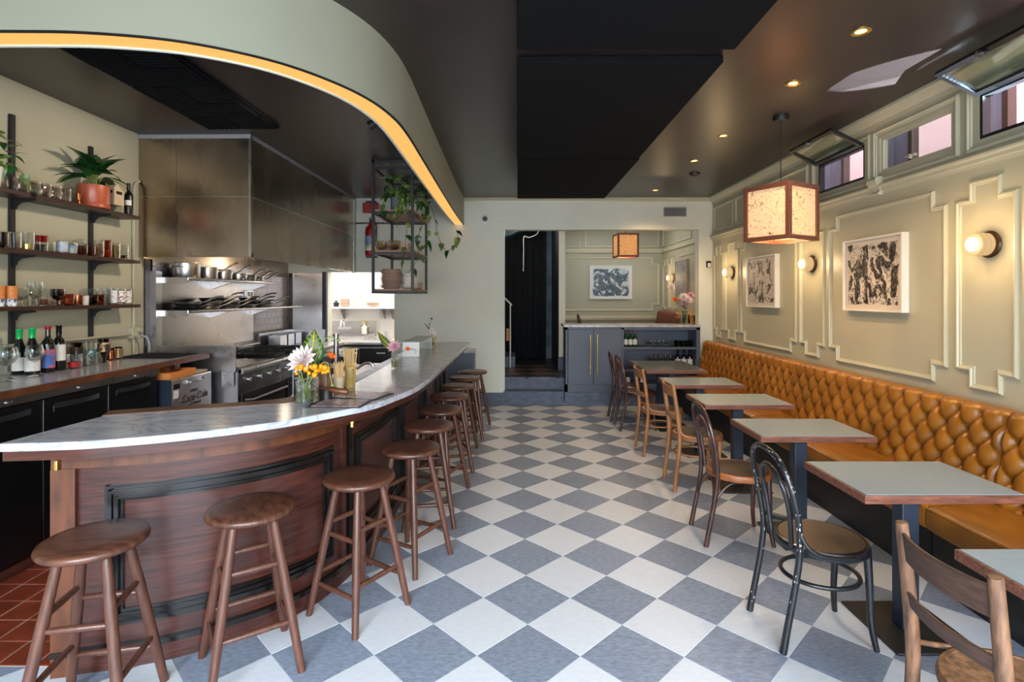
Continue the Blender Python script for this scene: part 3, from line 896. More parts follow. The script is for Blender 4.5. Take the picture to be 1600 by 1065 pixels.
# panel mouldings and pilasters
spans = [(.20, 1.235), (1.47, 2.30), (2.50, 3.30), (3.5, 4.3), (4.5, 4.95)]
for s0, s1 in spans:
    m = MB()
    for ins, d, w in ((0, -.016, .016), (.017, -.034, .015), (.033, -.022, .012), (.046, -.030, .009), (.056, -.014, .012)):
        for a in (strip(resample(bb, s0 + ins, s1 - ins)[0], d, .002, .80 - ins - w, .80 - ins),
                  strip(resample(bb, s0 + ins, s1 - ins)[0], d, .002, .19 + ins, .19 + ins + w),
                  strip(resample(bb, s0 + ins, s0 + ins + w)[0], d, .002, .19 + ins, .80 - ins),
                  strip(resample(bb, s1 - ins - w, s1 - ins)[0], d, .002, .19 + ins, .80 - ins)):
            m.add(a.v, a.f)
    build('panel_moulding', m, M_BARTRIM, bar, W=True, sm=30)
for s in (1.315, 1.385, 2.37, 2.43, 3.37, 3.43, 4.37, 4.43):
    build('pilaster', strip(resample(bb, s, s + .035)[0], -.018, .002, .108, .885), M_BARWOOD if s < 1.35 else M_BARTRIM, bar, W=True, sm=0)
# timber strip along the inner edge, then the perforated steel drip rail
bi2 = crv([(x, y, 0) for x, y in [(-1.95, 2.50), (-1.615, 2.645), (-1.40, 2.725), (-1.195, 2.86), (-1.075, 3.15), (-1.058, 3.5)]], 6)
b = strip(bi2, 0.0, .115, BZ - .05, BZ + .004)
build('inner_timber_strip', b, M_BARWARM, bar, W=True, sm=30)
build('inner_fascia', strip(bi2, .10, .115, .55, BZ - .05), M_BARWOOD, bar, W=True, sm=30)
b = MB(); b.box(-1.175, -1.062, 3.5, 6.62, BZ - .06, BZ - .012); dr = build('drip_rail', b, M_STEEL, bar, W=True, sm=0)
b = MB()
for k in range(75): b.box(-1.165, -1.075, 3.52 + k * .026, 3.528 + k * .026, BZ - .013, BZ - .006)
build('drip_slots', b, M_STEELL, dr, W=True, sm=0, kind='stuff')
b = MB(); b.box(-1.04, -.93, 6.50, 6.56, 0, BZ - .06); build('end_panel', b, M_BLUE, bar, W=True, sm=0)

# low blue service cabinet standing at the wall behind the bar's far end
cab = thing('service_cabinet', 'low slate blue cabinet with a white top behind the far end of the bar', 'cabinet', (-.9, 7.8, 0))
b = MB(); b.box(-1.15, -.63, 7.62, 8.03, 0, .82); build('carcass', b, M_BLUE, cab, W=True, bev=.004)
b = MB(); b.box(-1.17, -.615, 7.60, 8.03, .82, .85); build('top', b, M_MARBLE, cab, W=True, bev=.003)
b = MB(); b.box(-.635, -.620, 7.66, 7.99, .12, .78); build('door', b, M_BLUE, cab, W=True, bev=.003)

# ------------------------------------------------------------------ bar stools
def make_stool(loc, rz, label):
    t = thing('bar_stool', label, 'bar stool', loc, rz, 'brown wooden stools along the bar')
    b = MB(); b.lathe([(0, .664), (.15, .664), (.170, .667), (.180, .676), (.182, .684), (.178, .694), (.168, .700), (.10, .7015), (0, .7015)], 36)
    build('seat', b, M_STOOL, t, sm=50)
    a = [radians(45 + 90 * i) for i in range(4)]
    top, bot = [(.108 * cos(x), .108 * sin(x), .668) for x in a], [(.247 * cos(x), .247 * sin(x), 0.0) for x in a]
    def at(i, z):
        u = 1 - z / .668
        return tuple(top[i][k] + (bot[i][k] - top[i][k]) * u for k in range(3))
    for i in range(4):
        b = MB(); b.tube([top[i], at(i, .45), at(i, .2), bot[i]], [.0165, .0205, .0195, .0165], 12)
        build('leg', b, M_STOOLEG, t, sm=50)
    for i in range(4):
        j = (i + 1) % 4
        for z in ((.165, .415) if i % 2 == 0 else (.215, .465)):
            p, q = Vector(at(i, z)), Vector(at(j, z))
            b = MB(); b.tube([p, p.lerp(q, .12), p.lerp(q, .5), p.lerp(q, .88), q], [.008, .0115, .0135, .0115, .008], 10)
            build('rung', b, M_STOOLEG, t, sm=50)
    return t
ORD = ['first', 'second', 'third', 'fourth', 'fifth', 'sixth', 'seventh', 'eighth', 'ninth', 'tenth', 'eleventh', 'twelfth', 'thirteenth', 'fourteenth', 'fifteenth', 'sixteenth', 'seventeenth']
stool_at = [(-1.625, 2.045, 12), (-1.175, 2.355, -55), (-.818, 2.772, -33), (-.655, 3.30, -28), (-.640, 3.88, 10), (-.634, 4.43, -20), (-.632, 5.02, 22), (-.622, 5.58, -8), (-.600, 6.15, 15), (-.552, 6.66, -12)]
st0 = None
for i, (x, y, a) in enumerate(stool_at):
    if i == 0: lb = 'round brown wooden bar stool standing at the open corner post of the bar'
    elif i == 9: lb = 'round brown wooden bar stool, last in the row, nearest the pale back wall'
    else: lb = 'round brown wooden bar stool, %s along the bar counting from its open corner post' % ORD[i]
    if st0 is None: st0 = make_stool((x, y, 0), radians(a), lb)
    else: dup(st0, (x, y, 0), radians(a), lb)

# ------------------------------------------------------------------ things on the bar
def jar(name, label, loc, r, h, neck=None, group=None, square=False):
    t = thing(name, label, 'vase', loc, 0, group)
    b = MB()
    nk = neck or r
    b.lathe([(0, .004), (r * .8, .004), (r, .012), (r, h * .72), (nk, h * .84), (nk, h), (nk - .003, h), (nk - .003, h * .83), (r - .004, h * .7), (r - .004, .014), (0, .010)], 6 if square else 18)
    build('glass_body', b, G_CLEAR, t, sm=40)
    b = MB(); b.lathe([(0, .013), (r - .006, .014), (r - .006, h * .55), (0, h * .55)], 14)
    build('water', b, glass('vase_water_' + name + '%d' % len(bpy.data.materials), (226, 232, 214), .12), t, sm=40)
    return t

def leafm(L, w, cup=.15, droop=.25, n=7, m=5, tipf=1.0, heart=0.0):
    """leaf blade lying along +x from the origin"""
    b = MB()
    def P(u, v):
        s = u
        ww = w * (sin(pi * min(1, s ** .75 * (1 - heart * .3))) if heart == 0 else (sin(pi * s ** .55)) ** .8 if 0 < s < 1 else 0)
        if s > .999 or s < .001: ww = 0.0008
        t = (v - .5) * 2
        x = L * s - (heart * w * .35 * abs(t) * (1 - s) if heart else 0)
        return (x, ww * t, -droop * L * s * s + cup * ww * abs(t))
    b.grid(P, n, m)
    return b

def flower(b, c, r, n, layers, up=Vector((0, 0, 1)), cup=.5, w=.35):
    """a bloom of pointed petals about the axis up"""
    Z = Vector(up).normalized(); X = Z.orthogonal().normalized(); Y = Z.cross(X)
    c = Vector(c)
    for l in range(layers):
        el = radians(8 + 62 * l / max(1, layers - 1)) if layers > 1 else radians(25)
        rr = r * (1 - .32 * l / max(1, layers))
        for k in range(n):
            a = 2 * pi * (k + .5 * (l % 2)) / n + random.uniform(-.08, .08)
            d = (X * cos(a) + Y * sin(a)); s = (-X * sin(a) + Y * cos(a))
            o = d * cos(el) + Z * sin(el); q = d * -sin(el) + Z * cos(el)
            W_ = rr * w
            vs = [c + o * rr * .06, c + o * rr * .5 + s * W_ + q * rr * .08, c + o * rr * .5 - s * W_ + q * rr * .08, c + o * rr * .5 + q * rr * .0, c + o * rr + q * rr * .16 * (1 + random.uniform(-.5, .5))]
            b.add(vs, [(0, 1, 3), (0, 3, 2), (1, 4, 3), (3, 4, 2)])

Z0 = BZ + .001
# big arrangement at the near end of the bar
vp = Vector((-1.105, 2.80, Z0))
jar('glass_jar', 'wide clear glass jar of water holding the large bouquet on the marble bar', vp, .062, .135)
bq = thing('bouquet', 'bouquet with a white dahlia, a yellow veined leaf and orange berries in wide jar', 'flowers', vp)
b = MB()
for k in range(7):
    a = k * .9; b.tube(crv([(.03 * cos(a + 2), .03 * sin(a + 2), .02), (.01 * cos(a), .01 * sin(a), .09), (.045 * cos(a), .045 * sin(a), .17)], 4), .0032, 6)
build('stems', b, M_STEM, bq, kind='stuff')
b = MB(); flower(b, (-.01, -.01, .225), .088, 12, 5, (-.25, -.75, .5), w=.26)
plabel(build('dahlia_bloom', b, M_PETAL, bq, sm=60), 'white pink dahlia bloom')
lf = thing
b = leafm(.20, .062, cup=.12, droop=.08, n=9)
vm = axes((.012, .035, .185), (.05, .08, 1), (-1, -.2, 0))
b.xf(vm)
cl = build('croton_leaf', b, M_CROTON, bq, sm=60, thick=.0015)
b = MB()
vm = axes((.012, .0335, .185), (.05, .08, 1), (-1, -.2, 0))
b.tube([(0, 0, .003), (.1, 0, .0), (.19, 0, -.013)], .0028, 5)
for k in range(1, 7):
    x = .02 + k * .023; ww = .05 * sin(pi * (x / .2) ** .75)
    for s in (1, -1): b.tube([(x, 0, .003 - .08 * x * x / .2), (x + .022, s * ww, .004 + .12 * ww - .08 * x * x / .2)], .0016, 4)
    
b.xf(vm)
build('leaf_veins', b, M_VEIN, cl, sm=0)
b = MB()
for k in range(26):
    a = random.uniform(-2.6, .9); r = random.uniform(.04, .10)
    b.sph((r * cos(a) + .02, r * sin(a) * .55 - .02, .175 + random.uniform(-.02, .028)), random.uniform(.010, .016), 8, 5)
build('orange_berries', b, M_ORANGE, bq, sm=60, kind='stuff')
b = MB(); b.tube(crv([(.03, .01, .17), (.06, .02, .28), (.10, .03, .345), (.155, .035, .33)], 6), .003, 6); b.sph((.158, .035, .327), .009, 8, 5)
b.tube(crv([(.06, 0, .2), (.11, 0, .215), (.125, .0, .15), (.135, 0, .10)], 6), .0026, 6); b.sph((.137, 0, .096), .009, 8, 5)
build('curling_stem', b, M_STEM, bq, sm=50)
b = MB(); flower(b, (.125, .02, .245), .03, 6, 2, (.4, -.4, .6), w=.3); build('orchid_bloom', b, M_ORANGEF, bq, sm=60)
b = MB(); b.tube(crv([(.03, .0, .16), (.075, 0, .13), (.11, -.005, .125), (.20, -.01, .118)], 6), [.004] * 8 + [.013] * 11, 8)
# wooden muddler beside the bouquet
md = thing('wooden_muddler', 'turned brown wooden muddler leaning between bouquet and straw cup on the bar', 'muddler', (-1.02, 2.90, Z0))
b = MB(); b.lathe([(0, 0), (.006, 0), (.008, .05), (.010, .07), (.017, .085), (.016, .12), (.018, .15), (.012, .165), (0, .168)], 12)
b.xf(Matrix.Translation((-.06, .0, .065)) @ Matrix.Rotation(radians(98), 4, 'Y'))
build('handle', b, M_CRATE if False else M_BARWARM, md, sm=50)
b = MB(); b.tube(crv([(-.06, 0, .065), (-.10, .01, .085), (-.13, .015, .12)], 4), .005, 6); build('shaft', b, M_BARWARM, md, sm=50)
b = MB(); b.lathe([(0, 0), (.03, 0), (.034, .004), (.03, .05), (.026, .056), (0, .052)], 14); b.xf(Matrix.Translation((-.02, .015, 0))); build('rest', b, M_IRON, md, sm=40)
# pepper mill / ribbed wooden tumbler behind the bouquet
t = thing('ribbed_tumbler', 'ribbed brown wooden tumbler standing just behind the large bouquet', 'tumbler', (-1.085, 3.02, Z0))
b = MB(); b.lathe([(0, 0), (.034, 0), (.038, .05), (.034, .10), (.03, .16), (.026, .185), (.022, .185), (.026, .15), (0, .02)], 14); build('cup', b, M_CHAIRO, t, sm=40)
b = MB()
for k in range(14):
    a = 2 * pi * k / 14; b.tube([(.036 * cos(a), .036 * sin(a), .01), (.038 * cos(a), .038 * sin(a), .06), (.031 * cos(a), .031 * sin(a), .15)], .003, 5)
build('ribs', b, M_CHAIRO, t, sm=50)
# grey stone bowl
t = thing('stone_bowl', 'small grey mortar bowl behind the jar on the timber strip', 'bowl', (-1.165, 2.955, Z0 + .004))
b = MB(); b.lathe([(0, 0), (.03, 0), (.045, .02), (.052, .05), (.054, .075), (.048, .075), (.044, .04), (0, .018)], 18); build('body', b, MATS['cast_iron'] if False else M_GREYTOP, t, sm=40)
b = MB(); b.lathe([(.050, .070), (.056, .070), (.056, .078), (.050, .078)], 18, closed=True); build('rim', b, M_STEEL, t, sm=40)
# straws: a kraft cup and a taller one
def straw_cup(name, label, loc, r, h, n, L, cupm):
    t = thing(name, label, 'straw cup', loc)
    b = MB(); b.lathe([(0, 0), (r * .8, 0), (r, h), (r - .002, h), (r * .78, .004), (0, .004)], 16); build('cup', b, cupm, t, sm=40)
    for k in range(n):
        a = k * 2.399; q = r * .78 * sqrt((k + .5) / n)
        p0 = Vector((q * cos(a) * .6, q * sin(a) * .6, .006)); p1 = Vector((q * cos(a) * 1.25 + random.uniform(-.008, .008), q * sin(a) * 1.25, L + random.uniform(-.008, .008)))
        bb_ = MB(); bb_.cyl(p0, p1, .0036, n=6); build('straw', bb_, M_STRAW, t, sm=50)
    return t
straw_cup('straw_cup', 'squat kraft cup crammed with pale paper straws beside the wooden muddler', (-1.045, 3.13, Z0), .034, .09, 28, .175, M_CARD)
straw_cup('straw_cup', 'taller yellow cup of upright pale straws behind the squat kraft cup', (-1.03, 3.30, Z0), .036, .13, 26, .235, mat('yellow_cup', (228, 176, 64), .5))
# tall narrow water glass
t = thing('bud_glass', 'narrow clear empty glass beside the straw cups on the bar', 'glass', (-.975, 3.13, Z0))
b = MB(); b.lathe([(0, .002), (.020, .002), (.022, .01), (.017, .07), (.022, .14), (.020, .14), (.0155, .07), (.019, .012), (0, .010)], 16); build('bowl', b, G_CLEAR, t, sm=40)
b = MB(); b.lathe([(.019, .0), (.024, .0), (.024, .004), (.019, .004)], 16, closed=True); build('foot_ring', b, G_CLEAR, t, sm=40)
# laminated menus
def menu(label, cx, cy, rz, z):
    t = thing('menu', label, 'menu', (cx, cy, z), radians(rz))
    b = MB(); b.box(-.14, .14, -.11, .11, 0, .003); build('board', b, M_BLACK, t, sm=0)
    b = MB(); b.box(-.121, .121, -.092, .092, .003, .0045); build('printed_sheet', b, M_MENUP, t, sm=0)
    b = MB(); b.box(-.134, .134, -.104, .104, .0048, .0056); build('clear_cover', b, glass('menu_sleeve%d' % int(rz), (250, 250, 250), .05, .1), t, sm=0)
    return t
menu('black edged menu with a pinkish printed sheet lying nearest the marble edge', -.925, 2.80, -2, Z0)
menu('black edged menu lying partly behind the pinkish one on the marble', -.875, 3.03, -16, Z0)
# two bud vases further along
def bud_vase(loc, label, label2, kind):
    t = jar('bud_vase', label, loc, .028, .105, .02)
    q = thing('flower_stems', label2, 'flowers', loc)
    b = MB()
    for k in range(3): b.tube(crv([(.012 * cos(k * 2), .012 * sin(k * 2), .01), (.004, 0, .09), (.012 * cos(k * 2.2), .01 * sin(k * 2), .14)], 4), .0022, 6)
    build('stems', b, M_STEM, q, kind='stuff')
    if kind == 0:
        b = MB(); flower(b, (.0, -.01, .165), .062, 9, 4, (-.1, -.7, .6), w=.3); build('pink_bloom', b, M_PINK, q, sm=60)
        lb = leafm(.20, .030, cup=.2, droop=.06, n=9); lb.xf(axes((-.02, .01, .13), (-.62, .05, .78), (-.75, -.3, -.6)))
        lo = build('striped_leaf', lb, M_CROTON, q, sm=60, thick=.0015)
        vb = MB(); vb.tube([(0, 0, .002), (.19, 0, -.01)], .0022, 5)
        for k in range(1, 9):
            x = .012 + k * .02
            for s in (1, -1): vb.tube([(x, 0, .003), (x + .012, s * .024 * sin(pi * (x / .2) ** .75), .006)], .0014, 4)
        vb.xf(axes((-.02, .0075, .131), (-.62, .05, .78), (-.75, -.3, -.6)))
        build('leaf_veins', vb, M_VEIN, lo, sm=0)
        b = MB(); flower(b, (.10, -.005, .15), .026, 6, 2, (.3, -.6, .5), w=.32); build('orange_bloom', b, M_ORANGEF, q, sm=60)
        b = MB(); b.tube(crv([(.02, 0, .12), (.10, 0, .145), (.155, 0, .14), (.165, 0, .115)], 5), .0018, 5); b.tube(crv([(.09, 0, .15), (.15, 0, .152), (.185, 0, .125)], 5), .0018, 5); build('tendril', b, M_VINE, q, sm=50)
    else:
        b = MB(); flower(b, (.0, -.01, .175), .045, 8, 3, (.2, -.7, .6), w=.3); flower(b, (.03, 0, .14), .03, 7, 2, (.4, -.6, .4), w=.3); build('pale_blooms', b, M_PETAL, q, sm=60, kind='stuff')
        lb = leafm(.15, .020, cup=.2, droop=.12, n=7); lb.xf(Matrix.Translation((-.005, 0, .15)) @ Matrix.Rotation(radians(165), 4, 'Z') @ Matrix.Rotation(radians(-58), 4, 'Y')); build('brown_leaf', lb, M_CHAIRO, q, sm=60, thick=.0015)
        b = MB(); b.tube(crv([(0, 0, .14), (-.03, 0, .22), (-.005, 0, .31)], 5), .0016, 5); b.sph((-.005, 0, .315), .012, 8, 5); b.sph((-.03, 0, .25), .008, 8, 5); build('seed_heads', b, M_VINE, q, sm=60, kind='stuff')
        b = MB()
        for k in range(9): b.sph((.035 + .01 * sin(k), -.005, .12 - k * .013), .008, 8, 5)
        build('orange_beads', b, M_ORANGE, q, sm=60, kind='stuff')
bud_vase((-.955, 4.18, Z0), 'small glass bud vase in the middle of the bar', 'pink bloom with a striped leaf in the bud vase mid bar', 0)
bud_vase((-.945, 5.95, Z0), 'small glass bud vase near the bar end by the pale wall', 'pale blooms with a brown leaf and seed heads in the far bud vase', 1)
# glass sided service ledge on the bar
t = thing('service_ledge', 'white fronted raised glass ledge standing on the bar beyond the middle vase', 'ledge', (-1.0, 5.4, Z0))
b = MB(); b.box(-1.07, -.915, 5.0, 5.012, Z0, Z0 + .132); build('end_board', b, M_WHITE, t, W=True, sm=0)
b = MB(); b.box(-.925, -.917, 5.012, 5.74, Z0, Z0 + .12); build('side_glass', b, G_PANE, t, W=True, sm=0)
b = MB(); b.box(-1.075, -.91, 5.0, 5.75, Z0 + .132, Z0 + .14); build('top', b, M_GREYTOP, t, W=True, sm=0)
b = MB(); b.box(-1.07, -.915, 5.738, 5.75, Z0, Z0 + .132); build('end_board', b, M_WHITE, t, W=True, sm=0)

# ================================================================== DINING SIDE
# ------------------------------------------------------------------ tables
def make_table(label, loc, rz=0, L=.50, topm=None, poles=(0,)):
    t = thing('dining_table', label, 'table', loc, rz, 'dining tables along the leather bench')
    b = MB(); b.box(-.365, .365, -L / 2, L / 2, .700, .7375); tp = build('table_top', b, M_WALNUT, t, bev=.003)
    b = MB(); b.box(-.354, .354, -L / 2 + .011, L / 2 - .011, .7375, .7402); plabel(build('laminate_inlay', b, topm or M_LAMINATE, tp, sm=0), 'grey green laminate surface')
    for yy in poles:
        b = MB(); b.box(-.005 - .038, .033 + .005, yy - .038, yy + .038, .012, .69); build('pedestal', b, M_BLUEBLK, t, bev=.004)
        b = MB(); b.box(-.19, .21, yy - .21, yy + .21, 0, .012); build('base_plate', b, M_BLACK, t, bev=.003)
        b = MB(); b.box(-.17, .17, yy - .10, yy + .10, .690, .700); build('top_bracket', b, M_BLACK, t, sm=0)
    return t
TX = 1.907
t5 = make_table('grey topped table before which stands the chipped black hoop back chair', (TX, 2.645, 0), radians(.6))
dup(t5, (TX, 3.645, 0), radians(-.4), 'grey topped table with a round stain before the dark brown hoop back chair')
dup(t5, (TX - .01, 4.635, 0), radians(.3), 'grey topped table before the tan chair that is nearer the camera')
dup(t5, (TX, 5.615, 0), radians(-.2), 'grey topped table before the tan chair nearer the blue cabinet')
dup(t5, (TX - .005, 1.65, 0), radians(.8), 'grey topped table cut off by the frame, before the old brown slat back chair')
make_table('long dark grey topped table next to the blue cabinet, with two dark chairs', (TX, 6.90, 0), 0, 1.0, mat('dark_grey_laminate', (96, 102, 102), .22, var=.03), (-.25, .25))

# ------------------------------------------------------------------ chairs (facing +x, origin below the seat centre)
def hoop_chair(label, loc, rz, m, seatm, rimm, ring=False, chips=False):
    t = thing('hoop_back_chair', label, 'chair', loc, rz, 'mismatched cafe chairs')
    b = MB(); b.lathe([(0, .445), (.19, .445), (.197, .452), (.185, .462), (.10, .459), (0, .458)], 32, (0.0, 0, 0)); plabel(build('seat', b, seatm, t, sm=40), 'brown plywood seat')
    b = MB(); b.lathe([(.186, .424), (.205, .424), (.209, .44), (.203, .459), (.190, .4625), (.186, .455)], 36, (0, 0, 0), closed=True); build('seat_ring', b, rimm, t, sm=40)
    # rear legs and hoop are one bent rod
    H = .885
    pts = [(-.268, -.168, 0), (-.250, -.167, .10), (-.212, -.167, .30), (-.195, -.172, .45), (-.208, -.188, .60), (-.232, -.190, .72), (-.258, -.150, .835), (-.270, -.065, H),
           (-.270, .065, H), (-.258, .150, .835), (-.232, .190, .72), (-.208, .188, .60), (-.195, .172, .45), (-.212, .167, .30), (-.250, .167, .10), (-.268, .168, 0)]
    c = crv(pts, 6)
    b = MB(); n = len(c); b.tube(c, [.0165 - .0035 * sin(pi * i / (n - 1)) for i in range(n)], 12); build('back_hoop', b, m, t, sm=60)
    pts = [(-.192, -.095, .45), (-.207, -.110, .60), (-.230, -.108, .71), (-.250, -.066, .785), (-.257, 0, .808), (-.250, .066, .785), (-.230, .108, .71), (-.207, .110, .60), (-.192, .095, .45)]
    b = MB(); b.tube(crv(pts, 6), .0115, 10); build('inner_hoop', b, m, t, sm=60)
    for s in (1, -1):
        b = MB(); b.tube(crv([(.150, s * .118, .43), (.152, s * .130, .30), (.152, s * .142, .12), (.168, s * .158, 0)], 6), [.0185 - .006 * i / 18 for i in range(19)], 12); build('leg', b, m, t, sm=60)
    if ring:
        b = MB(); b.tube([(-.005 + .172 * cos(k * pi / 18), .158 * sin(k * pi / 18), .285) for k in range(36)], .0105, 8, closed=True); build('ring_stretcher', b, m, t, sm=60)
        for s in (1, -1):
            b = MB(); b.tube(crv([(-.203, s * .184, .56), (-.178, s * .204, .50), (-.12, s * .216, .462), (-.02, s * .214, .448), (.045, s * .200, .445)], 6), .0095, 8); build('side_brace', b, m, t, sm=60)
    else:
        for s in (1, -1):
            b = MB(); b.tube(crv([(-.232, s * .167, .20), (-.195, s * .163, .31), (-.12, s * .155, .395), (-.02, s * .143, .415), (.08, s * .135, .385), (.15, s * .140, .27)], 6), .0095, 8); build('arch_brace', b, m, t, sm=60)
        b = MB(); b.tube(crv([(-.230, -.167, .20), (-.205, -.13, .34), (-.19, -.05, .405), (-.19, .05, .405), (-.205, .13, .34), (-.230, .167, .20)], 6), .0095, 8); build('arch_brace', b, m, t, sm=60)
    if chips:
        b = MB(); rnd = random.Random(5)
        for k in range(170):
            i = rnd.randrange(3, n - 3) if k % 3 else rnd.randrange(n // 2 - 26, n // 2 + 4)
            p, d = c[i], (c[i + 1] - c[i - 1]).normalized()
            u = d.orthogonal().normalized(); w_ = d.cross(u); a = rnd.uniform(0, 2 * pi)
            nrm = u * cos(a) + w_ * sin(a); tg = d.cross(nrm); r = .0165 - .0035 * sin(pi * i / (n - 1)) + .0004
            q = p + nrm * r; l, s_ = rnd.uniform(.002, .010), rnd.uniform(.0010, .0028)
            b.add([q - d * l, q + tg * s_, q + d * l, q - tg * s_], [(0, 1, 2, 3)])
        build('paint_chips', b, M_CHIP, t, sm=0, kind='stuff')
    return t
hoop_chair('chipped black hoop back chair with a brown round seat and ring stretcher', (1.475, 2.62, 0), radians(1), M_CHAIRK, M_SEATP, M_CHAIRK, True, True)
hc = hoop_chair('dark brown hoop back chair with an orange worn seat rim at the stained table', (1.50, 3.645, 0), radians(-2), M_CHAIRB, M_SEATP, M_SEATRIM)
hd = hoop_chair('dark hoop back chair at the near half of the long dark table', (1.508, 6.64, 0), radians(2), M_CHAIRB, M_SEATP, M_CHAIRB)
dup(hd, (1.495, 7.10, 0), radians(-3), 'dark hoop back chair at the half of the long table nearer the blue cabinet')

def ladder_chair(label, loc, rz, m, slatm, seatm, straight=False):
    t = thing('slat_back_chair', label, 'chair', loc, rz, 'mismatched cafe chairs')
    b = MB(); b.lathe([(0, .440), (.185, .440), (.192, .447), (.186, .456), (.165, .453), (0, .445)], 32); build('seat', b, seatm, t, sm=40)
    b = MB(); b.lathe([(.184, .418), (.206, .418), (.210, .438), (.202, .458), (.186, .461)], 36, closed=True); build('seat_ring', b, m, t, sm=40)
    R = .021 if straight else .0185
    for s in (1, -1):
        pts = [(-.240, s * .170, 0), (-.225, s * .169, .15), (-.205, s * .168, .32), (-.198, s * .166, .46), (-.212, s * .165, .62), (-.235, s * .166, .78), (-.252, s * .167, .885)]
        if straight: pts = [(-.262, s * .172, 0), (-.222, s * .170, .2), (-.205, s * .169, .44), (-.215, s * .170, .62), (-.228, s * .171, .76), (-.240, s * .172, .885)]
        c = crv(pts, 5); n = len(c)
        b = MB(); b.tube(c, [R * (.80 + .2 * sin(pi * (.15 + .8 * i / n))) for i in range(n)], 12); build('back_post', b, m, t, sm=50, bev=.003)
        b = MB(); b.tube(crv([(.148, s * .120, .43), (.140, s * .130, .28), (.128, s * .144, 0)], 6), [.0185 - .005 * i / 12 for i in range(13)], 12); build('leg', b, m, t, sm=60)
        b = MB(); b.tube(crv([(-.206, s * .166, .56), (-.188, s * .192, .49), (-.13, s * .212, .462), (-.03, s * .214, .447), (.05, s * .200, .443)], 6), .0085, 8); build('side_brace', b, m, t, sm=60)
    def slat(z0, z1, depth, xo, arch=0.0):
        b = MB(); n = 17; vs = []
        for i in range(n):
            u = i / (n - 1) * 2 - 1
            y = u * .166; x = xo - depth * (1 - u * u)
            zt = z1 + arch * (1 - u * u)
            for dx, z in ((-.006, z0), (.006, z0), (.006 - .012, zt), (-.006 - .012, zt)): vs.append((x + dx, y, z))
        fs = [(0, 1, 2, 3), (4 * n - 1, 4 * n - 2, 4 * n - 3, 4 * n - 4)]
        for i in range(n - 1):
            p, q = 4 * i, 4 * i + 4
            for k in range(4): fs.append((p + k, p + (k + 1) % 4, q + (k + 1) % 4, q + k))
        b.add(vs, fs); return b
    if straight:
        build('back_slat', slat(.765, .855, .035, -.228), slatm, t, sm=40, bev=.002)
        build('back_slat', slat(.615, .665, .03, -.214), slatm, t, sm=40, bev=.002)
    else:
        build('back_slat', slat(.785, .872, .030, -.235), slatm, t, sm=40, bev=.002)
        build('back_slat', slat(.59, .64, .028, -.208), slatm, t, sm=40, bev=.002)
    b = MB(); b.tube([(-.02 + .17 * cos(k * pi / 18), .155 * sin(k * pi / 18), .29) for k in range(36)], .009, 8, closed=True); build('ring_stretcher', b, m, t, sm=60)
    return t
lc = ladder_chair('tan bentwood slat back chair second from the blue cabinet, behind the dark hoop chair', (1.550, 4.62, 0), radians(-1), M_CHAIRT, M_CHAIRT, M_SEATP)
dup(lc, (1.520, 5.62, 0), radians(2), 'tan bentwood slat back chair nearest the blue cabinet')
ladder_chair('old brown chair with round posts and two weathered slats, cut off at the lower corner', (1.50, 1.595, 0), radians(0), M_CHAIRO, M_SLATW, M_CHAIRO, True)

